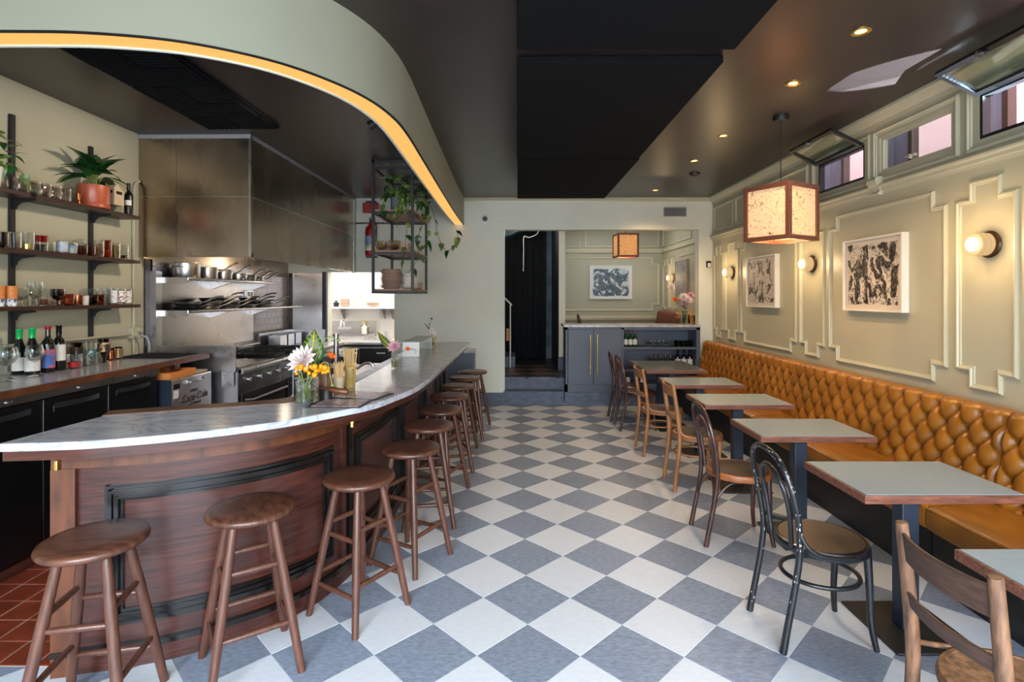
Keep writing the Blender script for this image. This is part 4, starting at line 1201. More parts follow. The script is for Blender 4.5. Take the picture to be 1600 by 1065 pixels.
# ------------------------------------------------------------------ buttoned leather bench
def banquette(label, y0, y1):
    t = thing('leather_bench', label, 'bench', (2.5, (y0 + y1) / 2, 0), 0, 'caramel leather bench along the panelled wall')
    e = .004
    b = MB(); b.box(2.345, 2.90, y0 + e, y1 - e, 0, .305); build('base', b, M_BASE, t, W=True, sm=0)
    # seat cushion
    nx, ny = 14, 24
    b = MB()
    prof = [(2.335, .305), (2.308, .312), (2.300, .34), (2.300, .415), (2.308, .437), (2.33, .446), (2.42, .455), (2.52, .460), (2.62, .462), (2.70, .462), (2.70, .305)]
    n = len(prof); ny = 40; vs = []
    for j in range(ny):
        v = j / (ny - 1); y = y0 + e + (y1 - y0 - 2 * e) * v
        pinch = 1 - min(1, min(v, 1 - v) * 40)
        for i, (x, z) in enumerate(prof):
            vs.append((x + .010 * pinch * (1 if i < 5 else 0), y, z - .010 * pinch * (1 if 3 <= i <= 9 else 0)))
    fs = []
    for j in range(ny - 1):
        for i in range(n): fs.append((j * n + i, j * n + (i + 1) % n, (j + 1) * n + (i + 1) % n, (j + 1) * n + i))
    fs += [tuple(range(n)), tuple(range(ny * n - 1, (ny - 1) * n - 1, -1))]
    b.add(vs, fs)
    sc = build('seat_cushion', b, M_LEATHERS, t, W=True, sm=50)
    b = MB(); b.tube([(2.3055, y0 + .01, .433), (2.3055, y1 - .01, .433)], .0045, 6); build('piping', b, M_LEATHERS, sc, W=True, sm=50)
    # tufted back: diamond pleats between buttons
    dy = (y1 - y0) / round((y1 - y0) / .158); dz = .205; zc = .505
    def depth(y, z):
        u, v = (y - y0) / dy, (z - zc) / dz
        p, q = u + v, u - v
        a = abs(sin(pi * p)) * abs(sin(pi * q))
        h = .042 * a ** .42
        # distance to nearest button
        k = round(2 * v); vv = k / 2; uu = round(u - (k % 2) / 2) + (k % 2) / 2
        dd = ((u - uu) * dy) ** 2 + ((v - vv) * dz) ** 2
        return h - .018 * math.exp(-dd / .0009)
    NS, NY = 46, int((y1 - y0) / .0125)
    path = []                                  # x, z, tuft weight along the section
    for k in range(30):
        z = .455 + (.915 - .455) * k / 29; path.append((2.695 + .075 * (z - .455) / .46, z, 1.0))
    for k in range(1, 13):
        a = radians(180 - 15 * k); path.append((2.770 + .060 + .060 * cos(a), .915 + .052 * sin(a), max(0, 1 - k / 9)))
    path += [(2.89, .80, 0)]
    vs = []; n = len(path)
    for j in range(NY + 1):
        v = j / NY; y = y0 + (y1 - y0) * v
        edge = min(1, min(v, 1 - v) * (y1 - y0) / .03)
        for x, z, w_ in path:
            zz = min(z, .93) + (0.0 if w_ >= 1 else (1 - w_) * .03)
            d = depth(y, zz) * w_ + (1 - w_) * .018
            if w_ < 1 and w_ > 0: d = depth(y, zz) * w_ + .018 * (1 - w_)
            vs.append((x - d * sqrt(max(0, edge)) if z < .92 or x < 2.83 else x, y, z + (d * .5 * sqrt(edge) if w_ < 1 else 0)))
    b = MB(); fs = []
    for j in range(NY):
        for i in range(n - 1): fs.append((j * n + i, (j + 1) * n + i, (j + 1) * n + i + 1, j * n + i + 1))
    # end caps
    b.add(vs, fs)
    c0 = [vs[i] for i in range(n)] + [(2.90, y0, .455)]; b.add(c0, [tuple(range(n + 1))])
    c1 = [vs[NY * n + i] for i in range(n)] + [(2.90, y1, .455)]; b.add(c1, [tuple(range(n, -1, -1))])
    bk = build('buttoned_back', b, M_LEATHER, t, W=True, sm=80)
    b = MB()
    for k in range(-1, 6):
        z = zc + k * dz / 2
        if not .46 < z < .93: continue
        for i in range(int((y1 - y0) / dy) + 2):
            y = y0 + (i + (k % 2) / 2) * dy
            if y0 + .03 < y < y1 - .03:
                b.sph((2.695 + .075 * (z - .455) / .46 + .010, y, z), .012, 8, 4, (.6, 1, 1))
    build('buttons', b, M_LEATHER, bk, W=True, sm=60, kind='stuff')
    b = MB(); b.box(2.80, 2.915, y0 + e, y1 - e, .30, .90); build('back_frame', b, M_BASE, t, W=True, sm=0)
    return t
banquette('caramel buttoned leather bench section under the bold drawing, behind the near tables', 3.055, 5.32)
banquette('caramel buttoned leather bench section at the back end by the blue cabinet', 5.325, 7.945)
banquette('caramel buttoned leather bench section nearest the camera, cut by the frame', .80, 3.05)

# ------------------------------------------------------------------ wall art
def art(label, y0, y1, z0, z1, m, d=.055):
    t = thing('framed_drawing', label, 'picture', (XR, (y0 + y1) / 2, z0))
    f = MB(); w_ = .014
    for a in ((y0, y1, z0, z0 + w_), (y0, y1, z1 - w_, z1), (y0, y0 + w_, z0 + w_, z1 - w_), (y1 - w_, y1, z0 + w_, z1 - w_)):
        f.box(XR - d, XR - .001, a[0], a[1], a[2], a[3])
    build('frame', f, M_FRAMEW, t, W=True, sm=0)
    b = MB(); b.box(XR - d + .014, XR - .004, y0 + w_, y1 - w_, z0 + w_, z1 - w_); build('drawing', b, m, t, W=True, sm=0)
    return t
art('bold black ink drawing in a white box frame between two globe wall lights', 4.03, 4.76, 1.50, 2.105, M_ART2)
art('scribbled black ink drawing in a white box frame beyond the hanging lantern', 6.0, 6.755, 1.495, 2.10, M_ART1)
t = thing('framed_drawing', 'blue grey ink drawing in a white frame on the niche back wall', 'picture', (1.88, 10.8, 1.58))
f = MB()
for a in ((1.46, 2.305, 1.575, 1.59), (1.46, 2.305, 2.222, 2.237), (1.46, 1.475, 1.59, 2.222), (2.29, 2.305, 1.59, 2.222)): f.box(a[0], a[1], 10.755, 10.799, a[2], a[3])
build('frame', f, M_FRAMEW, t, W=True, sm=0)
b = MB(); b.box(1.475, 2.29, 10.768, 10.797, 1.59, 2.222); build('drawing', b, M_ART3, t, W=True, sm=0)
t = thing('framed_drawing', 'dim grey drawing in a pale frame on the niche side wall', 'picture', (XR, 9.4, 1.5))
f = MB(); y0, y1, z0, z1, w_ = 9.14, 9.80, 1.56, 2.26, .014
for a in ((y0, y1, z0, z0 + w_), (y0, y1, z1 - w_, z1), (y0, y0 + w_, z0 + w_, z1 - w_), (y1 - w_, y1, z0 + w_, z1 - w_)): f.box(XR - .05, XR - .001, a[0], a[1], a[2], a[3])
build('frame', f, mat('pale_wood_frame', (186, 160, 136), .5), t, W=True, sm=0)
b = MB(); b.box(XR - .038, XR - .003, y0 + w_, y1 - w_, z0 + w_, z1 - w_); build('drawing', b, M_ART4, t, W=True, sm=0)

# ------------------------------------------------------------------ globe wall lights: ribbed glass drums on dark discs
M_BRONZE = mat('dark_bronze', (92, 70, 48), .35, .8, var=.1)
def sconce(label, y, z, e=5.0):
    t = thing('wall_light', label, 'wall light', (XR, y, z), 0, 'ribbed glass wall lights')
    R90 = Matrix.Rotation(radians(-90), 4, 'Y')
    b = MB(); b.lathe([(0, 0), (.082, 0), (.085, .006), (.078, .014), (0, .014)], 28); b.xf(R90); build('back_disc', b, M_BRONZE, t, sm=40)
    b = MB(); b.lathe([(0, .012), (.046, .012), (.046, .118), (.030, .128), (0, .131)], 28); b.xf(R90); build('lit_core', b, E_CORE, t, sm=60)
    for x0, x1, r in ((.020, .044, .070), (.052, .076, .073), (.084, .106, .070)):
        b = MB(); b.lathe([(.044, x0 + .002), (r - .008, x0), (r, (x0 + x1) / 2 - .005), (r, (x0 + x1) / 2 + .005), (r - .008, x1), (.044, x1 - .002)], 28); b.xf(R90); build('glass_disc', b, E_SCON, t, sm=60)
    point('wall_light_glow', (XR - .20, y, z), e, WARM, .06)
    return t
sconce('ribbed glass globe wall light nearest the camera, past the bold drawing', 3.345, 1.945, 4.5)
sconce('ribbed glass globe wall light in the narrow panel between the two drawings', 5.34, 1.945, 4.5)
sconce('ribbed glass globe wall light in the narrow panel near the back corner', 7.315, 1.95, 4.5)
sconce('ribbed glass globe wall light inside the raised niche', 10.06, 1.97, 2.5)

# ------------------------------------------------------------------ hanging box lanterns
def lantern(label, loc, w, h, rz, top, shade, energy, cat_m=M_WALNUT):
    t = thing('box_lantern', label, 'hanging lamp', loc, radians(rz), 'wood framed paper lanterns')
    e = w / 2; p = .034 * w / .40
    for sx in (1, -1):
        for sy in (1, -1):
            b = MB(); b.box(min(sx * e, sx * (e - p)), max(sx * e, sx * (e - p)), min(sy * e, sy * (e - p)), max(sy * e, sy * (e - p)), 0, h); build('corner_post', b, cat_m, t, bev=.002)
    for z in (0, h - p):
        for k in range(4):
            b = MB(); b.box(-e + p, e - p, -e, -e + p, z, z + p); b.xf(Matrix.Rotation(k * pi / 2, 4, 'Z')); build('rail', b, cat_m, t, bev=.002)
    for k in range(4):
        b = MB(); b.box(-e + p, e - p, -e + p * .45, -e + p * .55, p, h - p); b.xf(Matrix.Rotation(k * pi / 2, 4, 'Z')); build('paper_panel', b, shade, t, sm=0)
    b = MB()
    for k in range(2): b.box(-e + p, e - p, -.010, .010, h - p * .8, h - p * .3); b.xf(Matrix.Rotation(pi / 2, 4, 'Z'))
    build('cross_bar', b, cat_m, t, sm=0)
    b = MB(); b.sph((0, 0, h * .62), .045, 14, 8); b.cyl((0, 0, h * .62 + .04), (0, 0, h - p), .018, n=10); build('bulb', b, E_BULB, t, sm=60)
    b = MB(); b.cyl((0, 0, h - p), (0, 0, top - loc[2] - .02), .0035, n=8); build('cord', b, M_BLACK, t, sm=60)
    b = MB(); b.lathe([(0, -.038), (.058, -.038), (.06, -.03), (.06, 0), (0, 0)], 24, (0, 0, top - loc[2])); build('ceiling_rose', b, M_BLACK, t, sm=40)
    point('lantern_glow', (loc[0], loc[1], loc[2] + .10), energy, WARM, .05)
    return t
lantern('large wood framed paper box lantern hanging over the leather bench', (2.168, 4.423, 2.072), .405, .448, 31, HC, M_SHADE, 9)
lantern('small wood framed paper box lantern hanging in the raised niche', (1.84, 9.1, 2.28), .36, .40, 4, HC, M_SHADE2, 6)

# ------------------------------------------------------------------ ceiling: felt panels, downlights, detector
def acoustic(label, x0, x1, y0, y1):
    t = thing('acoustic_panel', label, 'ceiling panel', ((x0 + x1) / 2, (y0 + y1) / 2, HC), 0, 'black felt ceiling panels')
    b = MB(); b.box(x0, x1, y0, y1, HC - .05, HC - .006); build('felt_slab', b, M_ACOU, t, W=True, bev=.004)
    b = MB(); b.box(x0 + .05, x1 - .05, y0 + .05, y1 - .05, HC - .007, HC - .001); build('fixing_board', b, M_BASE, t, W=True, sm=0)
acoustic('black felt ceiling panel nearest the camera, cut off by the frame', 0, 1.26, .80, 3.115)
acoustic('black felt ceiling panel in the middle of the three', 0, 1.26, 3.28, 5.572)
acoustic('black felt ceiling panel nearest the back wall', .006, 1.275, 5.60, 7.82)
def downlight(label, x, y):
    t = thing('downlight', label, 'downlight', (x, y, HC), 0, 'recessed ceiling downlights')
    b = MB(); b.lathe([(.030, -.002), (.048, -.006), (.052, -.003), (.052, 0), (.030, 0)], 24, closed=True); build('trim_ring', b, M_BRASS, t, sm=40)
    b = MB(); b.lathe([(0, -.001), (.030, -.001), (.030, 0), (0, 0)], 20); build('lamp_face', b, E_DOWN, t, sm=0)
    spot('downlight_beam', (x, y, HC - .03), 38, WARM, 125, .8, .03)
for k, (x, y) in enumerate([(1.918, 3.006), (1.914, 3.733), (1.897, 4.947), (1.933, 5.854), (1.925, 7.472)]):
    downlight('round recessed ceiling downlight, %s of the row counting from the back wall' % ORD[4 - k], x, y)
t = thing('smoke_detector', 'flat dark round detector on the ceiling near the downlight row', 'detector', (2.134, 6.464, HC))
b = MB(); b.lathe([(0, -.022), (.045, -.022), (.058, -.014), (.062, 0), (0, 0)], 24); build('housing', b, M_BLACK, t, sm=40)
b = MB(); b.lathe([(.030, -.026), (.034, -.026), (.034, -.021), (.030, -.021)], 20, closed=True); build('vent_ring', b, M_BLACK, t, sm=40)

# ------------------------------------------------------------------ back wall fittings
t = thing('air_vent', 'grey air vent grille high on the back wall above the opening', 'vent', (2.365, YB, 2.82))
b = MB()
for a in ((2.195, 2.535, 2.818, 2.83), (2.195, 2.535, 2.945, 2.957), (2.195, 2.207, 2.83, 2.945), (2.523, 2.535, 2.83, 2.945)): b.box(a[0], a[1], YB - .014, YB, a[2], a[3])
build('frame', b, M_GREYTOP, t, W=True, sm=0)
b = MB(); b.box(2.207, 2.523, YB - .003, YB - .001, 2.83, 2.945); build('void_shade_plate', b, M_IRON, t, W=True, sm=0)  # dark plate stands in for the shade behind the bars
b = MB()
for k in range(16): b.box(2.216 + k * .0195, 2.222 + k * .0195, YB - .011, YB - .005, 2.83, 2.945)
for k in range(6): b.box(2.207, 2.523, YB - .012, YB - .006, 2.845 + k * .018, 2.849 + k * .018)
build('grille_bars', b, M_GREYTOP, t, W=True, sm=0)
t = thing('security_camera', 'small round white security camera with a dark lens on the back wall', 'camera', (-.479, YB, 2.786))
b = MB(); b.lathe([(0, 0), (.062, 0), (.064, .02), (.05, .034), (0, .036)], 24); b.xf(Matrix.Rotation(radians(90), 4, 'X')); build('mount', b, M_WHITE, t, sm=40)
b = MB(); b.sph((0, -.045, -.005), .038, 14, 8); build('lens_ball', b, M_BLKENAM, t, sm=60)
b = MB(); b.lathe([(.018, 0), (.024, 0), (.024, .006), (.018, .006)], 18, closed=True); b.xf(Matrix.Translation((0, -.078, -.012)) @ Matrix.Rotation(radians(90), 4, 'X')); build('lens_ring', b, M_GREYTOP, t, sm=40)
t = tag(build('camera_cable', (lambda q: (q.tube(crv([(-.42, YB - .006, 2.775), (-.30, YB - .006, 2.755), (-.20, YB - .006, 2.74), (-.196, YB - .006, 2.64)], 5), .004, 6), q)[1])(MB()), M_WALLB, loc=(-.42, YB, 2.775), W=True, sm=50), 'thin painted cable running from the wall camera to the opening', 'cable')
t = thing('door_sensor', 'small black and white wall box beside the niche opening', 'sensor', (2.86, YB, 2.06))
b = MB(); b.box(2.83, 2.895, YB - .04, YB, 2.055, 2.15); build('case', b, M_BLKENAM, t, W=True, bev=.006)
b = MB(); b.box(2.842, 2.885, YB - .043, YB - .038, 2.062, 2.12); build('white_face', b, M_WHITE, t, W=True, sm=0)

# ------------------------------------------------------------------ slate blue cabinet filling the wide opening
cb = thing('blue_cabinet', 'slate blue cabinet with tall brass handles and open shelves filling the wall opening', 'cabinet', (1.72, 8.1, 0))
CX0, CX1, CY0, CY1, CZ = .725, 2.722, 7.985, 8.40, 1.165
SX = 1.56
b = MB()
b.box(CX0, CX0 + .03, CY0, CY1, .20, CZ); b.box(SX, SX + .03, CY0, CY1, .20, CZ); b.box(CX1 - .055, CX1, CY0, CY1, .20, CZ)
b.box(CX0, CX1, CY1 - .02, CY1, .20, CZ); b.box(CX0, CX1, CY0, CY1, .20, .315); b.box(CX0, CX1, CY0, CY1, CZ - .04, CZ)
build('carcass', b, M_BLUE, cb, W=True, sm=0)
b = MB(); b.box(CX0 - .03, CX1 + .001, CY0 - .012, CY1 + .05, CZ, CZ + .035); plabel(build('marble_top', b, M_MARBLE, cb, W=True, bev=.003), 'white marble top')
b = MB(); b.box(CX0 - .015, CX1, CY0 - .03, CY1, 0, .185); b.box(CX0 - .015, CX1, CY0 - .02, CY1, .185, .20); build('plinth', b, M_BLUED, cb, W=True, sm=0)
for x0, x1, hx in ((CX0 + .035, 1.137, 1.087), (1.141, SX - .005, 1.191)):
    b = MB(); b.box(x0, x1, CY0 - .018, CY0 + .002, .318, CZ - .035); d = build('door', b, M_BLUE, cb, W=True, bev=.003)
    b = MB(); b.cyl((hx, CY0 - .055, .47), (hx, CY0 - .055, 1.06), .0075, n=10)
    for z in (.575, .965): b.cyl((hx, CY0 - .055, z), (hx, CY0 - .017, z), .006, n=8); b.cyl((hx - .012, CY0 - .055, z), (hx + .004, CY0 - .055, z), .008, n=8)
    build('handle', b, M_BRASS, d, W=True, sm=40)
b = MB(); b.box(SX + .03, CX1 - .055, CY0 + .005, CY1 - .02, .835, .865); build('shelf', b, M_BLUE, cb, W=True, bev=.002)

def bottle(name, label, loc, h=.30, r=.037, glassm=None, capm=None, labm=None, group=None, style='wine', lz=(.10, .48), cat='bottle', rz=0, cz=None):
    t = thing(name, label, cat, loc, rz, group)
    b = MB()
    if style == 'wine': prof = [(0, 0), (r * .92, 0), (r, .008), (r, h * .60), (r * .9, h * .66), (r * .45, h * .74), (r * .38, h * .80), (r * .38, h * .97), (r * .44, h * .97), (r * .44, h), (0, h)]
    elif style == 'slope': prof = [(0, 0), (r * .92, 0), (r, .008), (r, h * .48), (r * .85, h * .58), (r * .52, h * .72), (r * .40, h * .80), (r * .38, h * .97), (r * .44, h * .97), (r * .44, h), (0, h)]
    else: prof = [(0, 0), (r * .92, 0), (r, .006), (r, h * .52), (r * .8, h * .62), (r * .45, h * .74), (r * .40, h * .95), (r * .46, h * .95), (r * .46, h), (0, h)]
    b.lathe(prof, 20); build('glass_body', b, glassm or M_BOTTLE, t, sm=40)
    if capm:
        b = MB(); z0 = h * (cz or (.79 if style != 'beer' else .95)); b.lathe([(r * .41, z0), (r * .45, z0), (r * .45, h * .965), (r * .48, h * .97), (r * .48, h + .002), (0, h + .003)], 18); build('foil_cap', b, capm, t, sm=40)
    if labm:
        b = MB(); n = 10; a0 = radians(-165); a1 = radians(-15)
        vs = [(1.015 * r * cos(a0 + (a1 - a0) * k / n), 1.015 * r * sin(a0 + (a1 - a0) * k / n), h * z) for z in lz for k in range(n + 1)]
        b.add(vs, [(k, k + 1, n + 2 + k, n + 1 + k) for k in range(n)]); build('label', b, labm, t, sm=60, keep=True)
    return t
# bottles and glasses on the cabinet's shelves
SZ1, SZ0, SY = .866, .316, 8.13
p = bottle('beer_bottle', 'dark bottle with red cap and round white label, next to the cabinet doors', (1.645, SY, SZ1), .235, .033, M_BOTTLEG, M_CAPR, M_LABEL, 'red capped bottles on the upper cabinet shelf', 'beer', (.12, .46))
dup(p, (1.715, SY, SZ1), None, 'dark red capped bottle in the middle of three on the upper cabinet shelf')
dup(p, (1.785, SY, SZ1), None, 'dark red capped bottle of three, the one beside the clear cups')
def cup(name, label, loc, r, h, m, group=None, stem=False, rz=0, cat='glass', fill=None, fm=None, band=None):
    t = thing(name, label, cat, loc, rz, group)
    b = MB()
    if stem == 'wine':
        b.lathe([(0, 0), (r * .85, 0), (r * .85, .003), (.006, .010), (.004, h * .25), (.005, h * .45), (r * .6, h * .52), (r, h * .70), (r * .98, h * .80), (r * .80, h), (r * .77, h), (r * .95, h * .78), (r * .96, h * .70), (r * .55, h * .55), (0, h * .48)], 22)
    elif stem == 'short':
        b.lathe([(0, 0), (r * .8, 0), (r * .8, .003), (.010, .012), (.009, h * .3), (r * .7, h * .42), (r, h * .65), (r * .95, h), (r * .91, h), (r * .95, h * .65), (r * .6, h * .45), (0, h * .38)], 20)
    elif stem == 'pilsner':
        b.lathe([(0, 0), (r * .7, 0), (r * .7, .004), (.010, .014), (.014, .03), (r * .62, h * .35), (r, h * .97), (r, h), (r * .96, h), (r * .93, h * .95), (r * .56, h * .35), (0, .045)], 20)
    else:
        b.lathe([(0, 0), (r * .86, 0), (r * .9, .004), (r, h), (r * .95, h), (r * .84, .010), (0, .009)], 20)
    build('bowl', b, m, t, sm=40)
    if fill:
        b = MB(); b.lathe([(0, .010), (r * .83, .011), (r * (.84 + .10 * fill), h * fill), (0, h * fill)], 18); build('contents', b, fm, t, sm=40)
    if band:
        z0, z1, bm_ = band
        b = MB(); b.lathe([(r * (.9 + .1 * z0) + .0012, h * z0), (r * (.9 + .1 * z1) + .0012, h * z1)], 20); build('printed_band', b, bm_, t, sm=40)
    return t
g0 = cup('glass_coupe', 'stacked clear glass coupe on the upper cabinet shelf nearest the red capped bottles', (2.00, SY, SZ1), .055, .10, G_CLEAR, 'clear coupes on the upper cabinet shelf', 'short')
dup(g0, (2.12, SY, SZ1), None, 'clear glass coupe on the upper cabinet shelf, middle of three')
dup(g0, (2.25, SY, SZ1), None, 'clear glass coupe on the upper cabinet shelf nearest the green tumblers')
g1 = cup('green_tumbler', 'green glass tumbler on the upper cabinet shelf, beside the clear coupes', (2.41, SY, SZ1), .034, .09, G_GREEN, 'green tumblers on the upper cabinet shelf')
for k, x in enumerate((2.485, 2.56, 2.63)): dup(g1, (x, SY, SZ1), None, 'green glass tumbler, %s counting from the clear coupes on the cabinet shelf' % ORD[k + 1])
p = bottle('wine_bottle', 'dark wine bottle with white label low in the cabinet, beside the squat bottles', (2.43, SY, SZ0 + .21), .298, .040, M_BOTTLE, M_CAPK, M_LABEL, 'white labelled bottles in the lower cabinet shelf', 'wine', (.10, .52))
dup(p, (2.522, SY, SZ0 + .21), None, 'dark wine bottle with white label low in the cabinet, middle of three')
dup(p, (2.614, SY, SZ0 + .21), None, 'dark wine bottle with white label low in the cabinet, by its end panel')
b = MB(); b.box(SX + .03, CX1 - .055, CY0 + .01, CY1 - .02, SZ0 + .19, SZ0 + .209); build('shelf', b, M_BLUE, cb, W=True, sm=0)
q = bottle('wine_bottle', 'dark bottle cork end showing, first of a row on the lower cabinet shelf', (2.02, SY - .02, SZ0 + .21), .22, .036, M_BOTTLE, M_CAPR, None, 'squat dark bottles on the lower cabinet shelf', 'beer')
for k in range(4): dup(q, (2.095 + .075 * k, SY - .02, SZ0 + .21), None, 'squat dark bottle on the lower cabinet shelf, %s from the cabinet doors' % ORD[k + 1])
q = bottle('wine_bottle', 'green labelled bottle at the foot of the blue cabinet behind the hoop chairs', (1.66, SY - .04, SZ0), .16, .045, M_BOTTLEG, None, M_LABEL, None, 'beer', (.1, .6))
q = bottle('wine_bottle', 'white labelled bottle at the foot of the cabinet behind the tan chair', (1.89, SY - .04, SZ0), .17, .036, M_BOTTLE, None, M_LABEL, None, 'beer', (.1, .6))

# big bouquet on the cabinet's marble top
jar('glass_vase', 'flared clear glass vase on the marble top of the blue cabinet', (2.53, 8.13, CZ + .036), .05, .20, .062)
bq = thing('bouquet', 'large loose bouquet of pale dahlias and orange sprays on the blue cabinet', 'flowers', (2.53, 8.13, CZ + .036))
b = MB()
tips = [(-.02, -.02, .40), (.05, -.03, .36), (.095, 0, .43), (-.20, 0, .56), (-.14, 0, .37), (.0, 0, .32), (.12, .02, .60)]
for x, y, z in tips: b.tube(crv([(-x * .15, y, .02), (x * .2, y, .17), (x, y, z)], 5), .0035, 6)
build('stems', b, M_STEM, bq, kind='stuff')
for (x, y, z), r, m in ((tips[0], .085, M_PETAL), (tips[1], .075, M_PETAL), (tips[2], .07, M_PINK), (tips[3], .068, M_PETAL), (tips[5], .07, M_PINK)):
    b = MB(); flower(b, (x, y - .01, z), r, 10, 4, (x * .4, -.8, .5), w=.3); build('bloom', b, m, bq, sm=60)
b = MB(); flower(b, (-.14, -.01, .37), .05, 9, 3, (-.3, -.7, .5), w=.32); plabel(build('bloom', b, M_ORANGEF, bq, sm=60), 'orange bloom')
b = MB()
for k in range(26):
    b.sph((.075 + .022 * sin(k * 1.7) + k * .0012, -.05 + .012 * cos(k * 2.3), .23 - k * .0085), .009, 8, 5)
for k in range(12): b.sph((-.10 + .03 * sin(k * 1.9), -.03, .20 - k * .008 + .02 * cos(k)), .009, 8, 5)
build('orange_sprays', b, M_ORANGE, bq, sm=60, kind='stuff')
b = MB()
for k in range(40):
    a = k * 2.4; b.sph((.12 + .05 * cos(a) * (k % 5) / 5, .02 * sin(a), .50 + .004 * k), .006, 6, 4)
build('grey_seed_spray', b, mat('grey_seeds', (168, 160, 146), .6), bq, sm=60, kind='stuff')
for k in range(7):
    lb = leafm(.11, .02, n=6); a = k * .9 + .3
    lb.xf(Matrix.Translation((.0, -.01, .22 + .01 * k)) @ Matrix.Rotation(a, 4, 'Z') @ Matrix.Rotation(radians(-30), 4, 'Y')); build('leaf', lb, M_LEAFD, bq, sm=60)

# ------------------------------------------------------------------ stair hall
cu = thing('black_curtain', 'floor length black pleated curtain closing the stair hall', 'curtain', (.15, 10.7, FL2))
b = MB()
def CP(u, v):
    x = -.75 + 1.32 * u
    return (x, 10.66 + .035 * sin(u * 62) * (.7 + .3 * v) + .012 * sin(u * 23 + 1), FL2 + .012 + (2.62) * v)
b.grid(CP, 150, 5); build('cloth', b, M_CURTAIN, cu, W=True, sm=60, thick=.003)
b = MB(); b.cyl((-.78, 10.66, 3.02), (.565, 10.66, 3.02), .012, n=8); build('rail', b, M_BLACK, cu, W=True, sm=40)
t = tag(build('light_cord', (lambda q: (q.tube(crv([(.46, 10.19, 2.99), (.40, 10.18, 2.84), (.34, 10.15, 2.78), (.22, 10.15, 2.74), (.13, 10.15, 2.75), (.125, 10.15, 2.5), (.12, 10.15, 2.1)], 6), .009, 6), q)[1])(MB()), M_WHITE, loc=(.46, 10.19, 2.99), W=True, sm=50), 'thin white cord hanging against the black curtain', 'cord')
t = thing('stair_flight', 'dark blue stair steps rising behind the pale wall beside the curtain', 'stairs', (-.3, 9.6, FL2))
for k in range(3):
    b = MB(); b.box(-1.04, -.03 - .12 * k * 1.6, 9.35, 10.2, FL2 + .19 * k, FL2 + .19 * (k + 1)); build('step', b, M_BLUED, t, W=True, bev=.003)
rl = thing('hand_rail', 'slim white metal stair handrail with a square post', 'handrail', (-.11, 9.2, FL2))
b = MB(); b.tube([(-.115, 9.22, FL2), (-.115, 9.22, 1.49)], .012, 8); build('post', b, M_WHITE, rl, W=True, sm=40)
b = MB(); b.tube([(-.09, 9.22, 1.47), (-.115, 9.22, 1.50), (-.45, 9.22, 1.83)], .014, 8); build('rail', b, M_WHITE, rl, W=True, sm=40)
b = MB(); b.box(-.185, -.135, 9.24, 9.27, .86, 1.07); build('bracket_block', b, M_CRATE, rl, W=True, bev=.004)

# ------------------------------------------------------------------ seen over the cabinet in the raised niche
t = thing('niche_bench', 'brown buttoned leather bench end in the raised niche behind the vase', 'bench', (2.5, 9.4, FL2))
b = MB(); b.box(2.35, 2.9, 8.75, 10.3, FL2, FL2 + .45); build('seat_base', b, M_BROWNLTH, t, W=True, bev=.02)
b = MB()
def NP(u, v):
    y = 8.75 + 1.55 * u; a = v * pi * .62
    d = .022 * abs(sin(u * 13 * pi + v * 4.0)) ** .5
    return (2.66 + .09 * v ** 2 - d if v < .75 else 2.70 + .3 * (v - .75) * 2, y, FL2 + .40 + .56 * min(v / .75, 1) + (.03 * sin((v - .75) * 4 * pi * .5) if v > .75 else 0))
b.grid(NP, 130, 12); build('buttoned_back', b, M_BROWNLTH, t, W=True, sm=60)
b = MB(); b.box(2.72, 2.91, 8.75, 10.3, FL2 + .3, FL2 + .93); build('back_frame', b, M_BASE, t, W=True, sm=0)
t = thing('niche_table', 'table with a dark grey top in the raised niche', 'table', (1.95, 9.6, FL2))
b = MB(); b.box(1.55, 2.3, 9.3, 9.9, FL2 + .71, FL2 + .745); build('table_top', b, M_LAMINATE, t, W=True, bev=.003)
b = MB(); b.box(1.89, 1.97, 9.56, 9.64, FL2 + .01, FL2 + .71); build('pedestal', b, M_BLUEBLK, t, W=True, sm=0)
b = MB(); b.box(1.72, 2.14, 9.39, 9.81, FL2, FL2 + .012); build('base_plate', b, M_BLACK, t, W=True, sm=0)
hn = hoop_chair('dark hoop back chair in the raised niche, its slanted back above the cabinet', (1.36, 9.6, FL2), radians(0), M_CHAIRB, M_SEATP, M_CHAIRB)
hn.scale = (1, 1, 1.03)

# ================================================================== KITCHEN SIDE
# ------------------------------------------------------------------ exhaust hood
HX0, HX1, HY0, HY1, HZ0, HZ1 = XL + .004, -2.425, 4.853, 8.03, 1.984, 3.06
hd = thing('exhaust_hood', 'large smudged stainless steel exhaust hood hanging over the cooking line', 'exhaust hood', ((HX0 + HX1) / 2, 6.4, HZ0))
zm = 2.53
for a in ((HX0, HX0 + .34, 0), (HX0 + .342, HX0 + .70, 1), (HX0 + .702, HX1 - .003, 2)):
    for z0, z1 in ((HZ0, zm - .002), (zm, HZ1)):
        b = MB(); b.box(a[0], a[1], HY0 + .0015 * (a[2] == 1), HY0 + .02, z0, z1); build('front_sheet', b, M_STEELD, hd, W=True, sm=0)
for z0, z1 in ((HZ0, zm - .003), (zm + .003, HZ1)):
    b = MB(); b.box(HX1 - .02, HX1, HY0 + .022, HY1 - .10, z0, z1); build('side_sheet', b, M_STEELD, hd, W=True, sm=0)
b = MB(); b.box(HX1 - .003, HX1 + .003, HY0 + .02, HY1 - .10, zm - .008, zm + .008); build('seam_strip', b, M_STEELL, hd, W=True, sm=0)
b = MB(); b.box(HX0, HX1, HY0 - .003, HY0, zm - .003, zm + .003); build('seam_strip', b, M_STEELL, hd, W=True, sm=0)
b = MB(); b.box(HX1 - .016, HX1 + .004, HY0 - .004, HY0 + .016, HZ0, HZ1); build('corner_trim', b, M_STEELL, hd, W=True, sm=0)
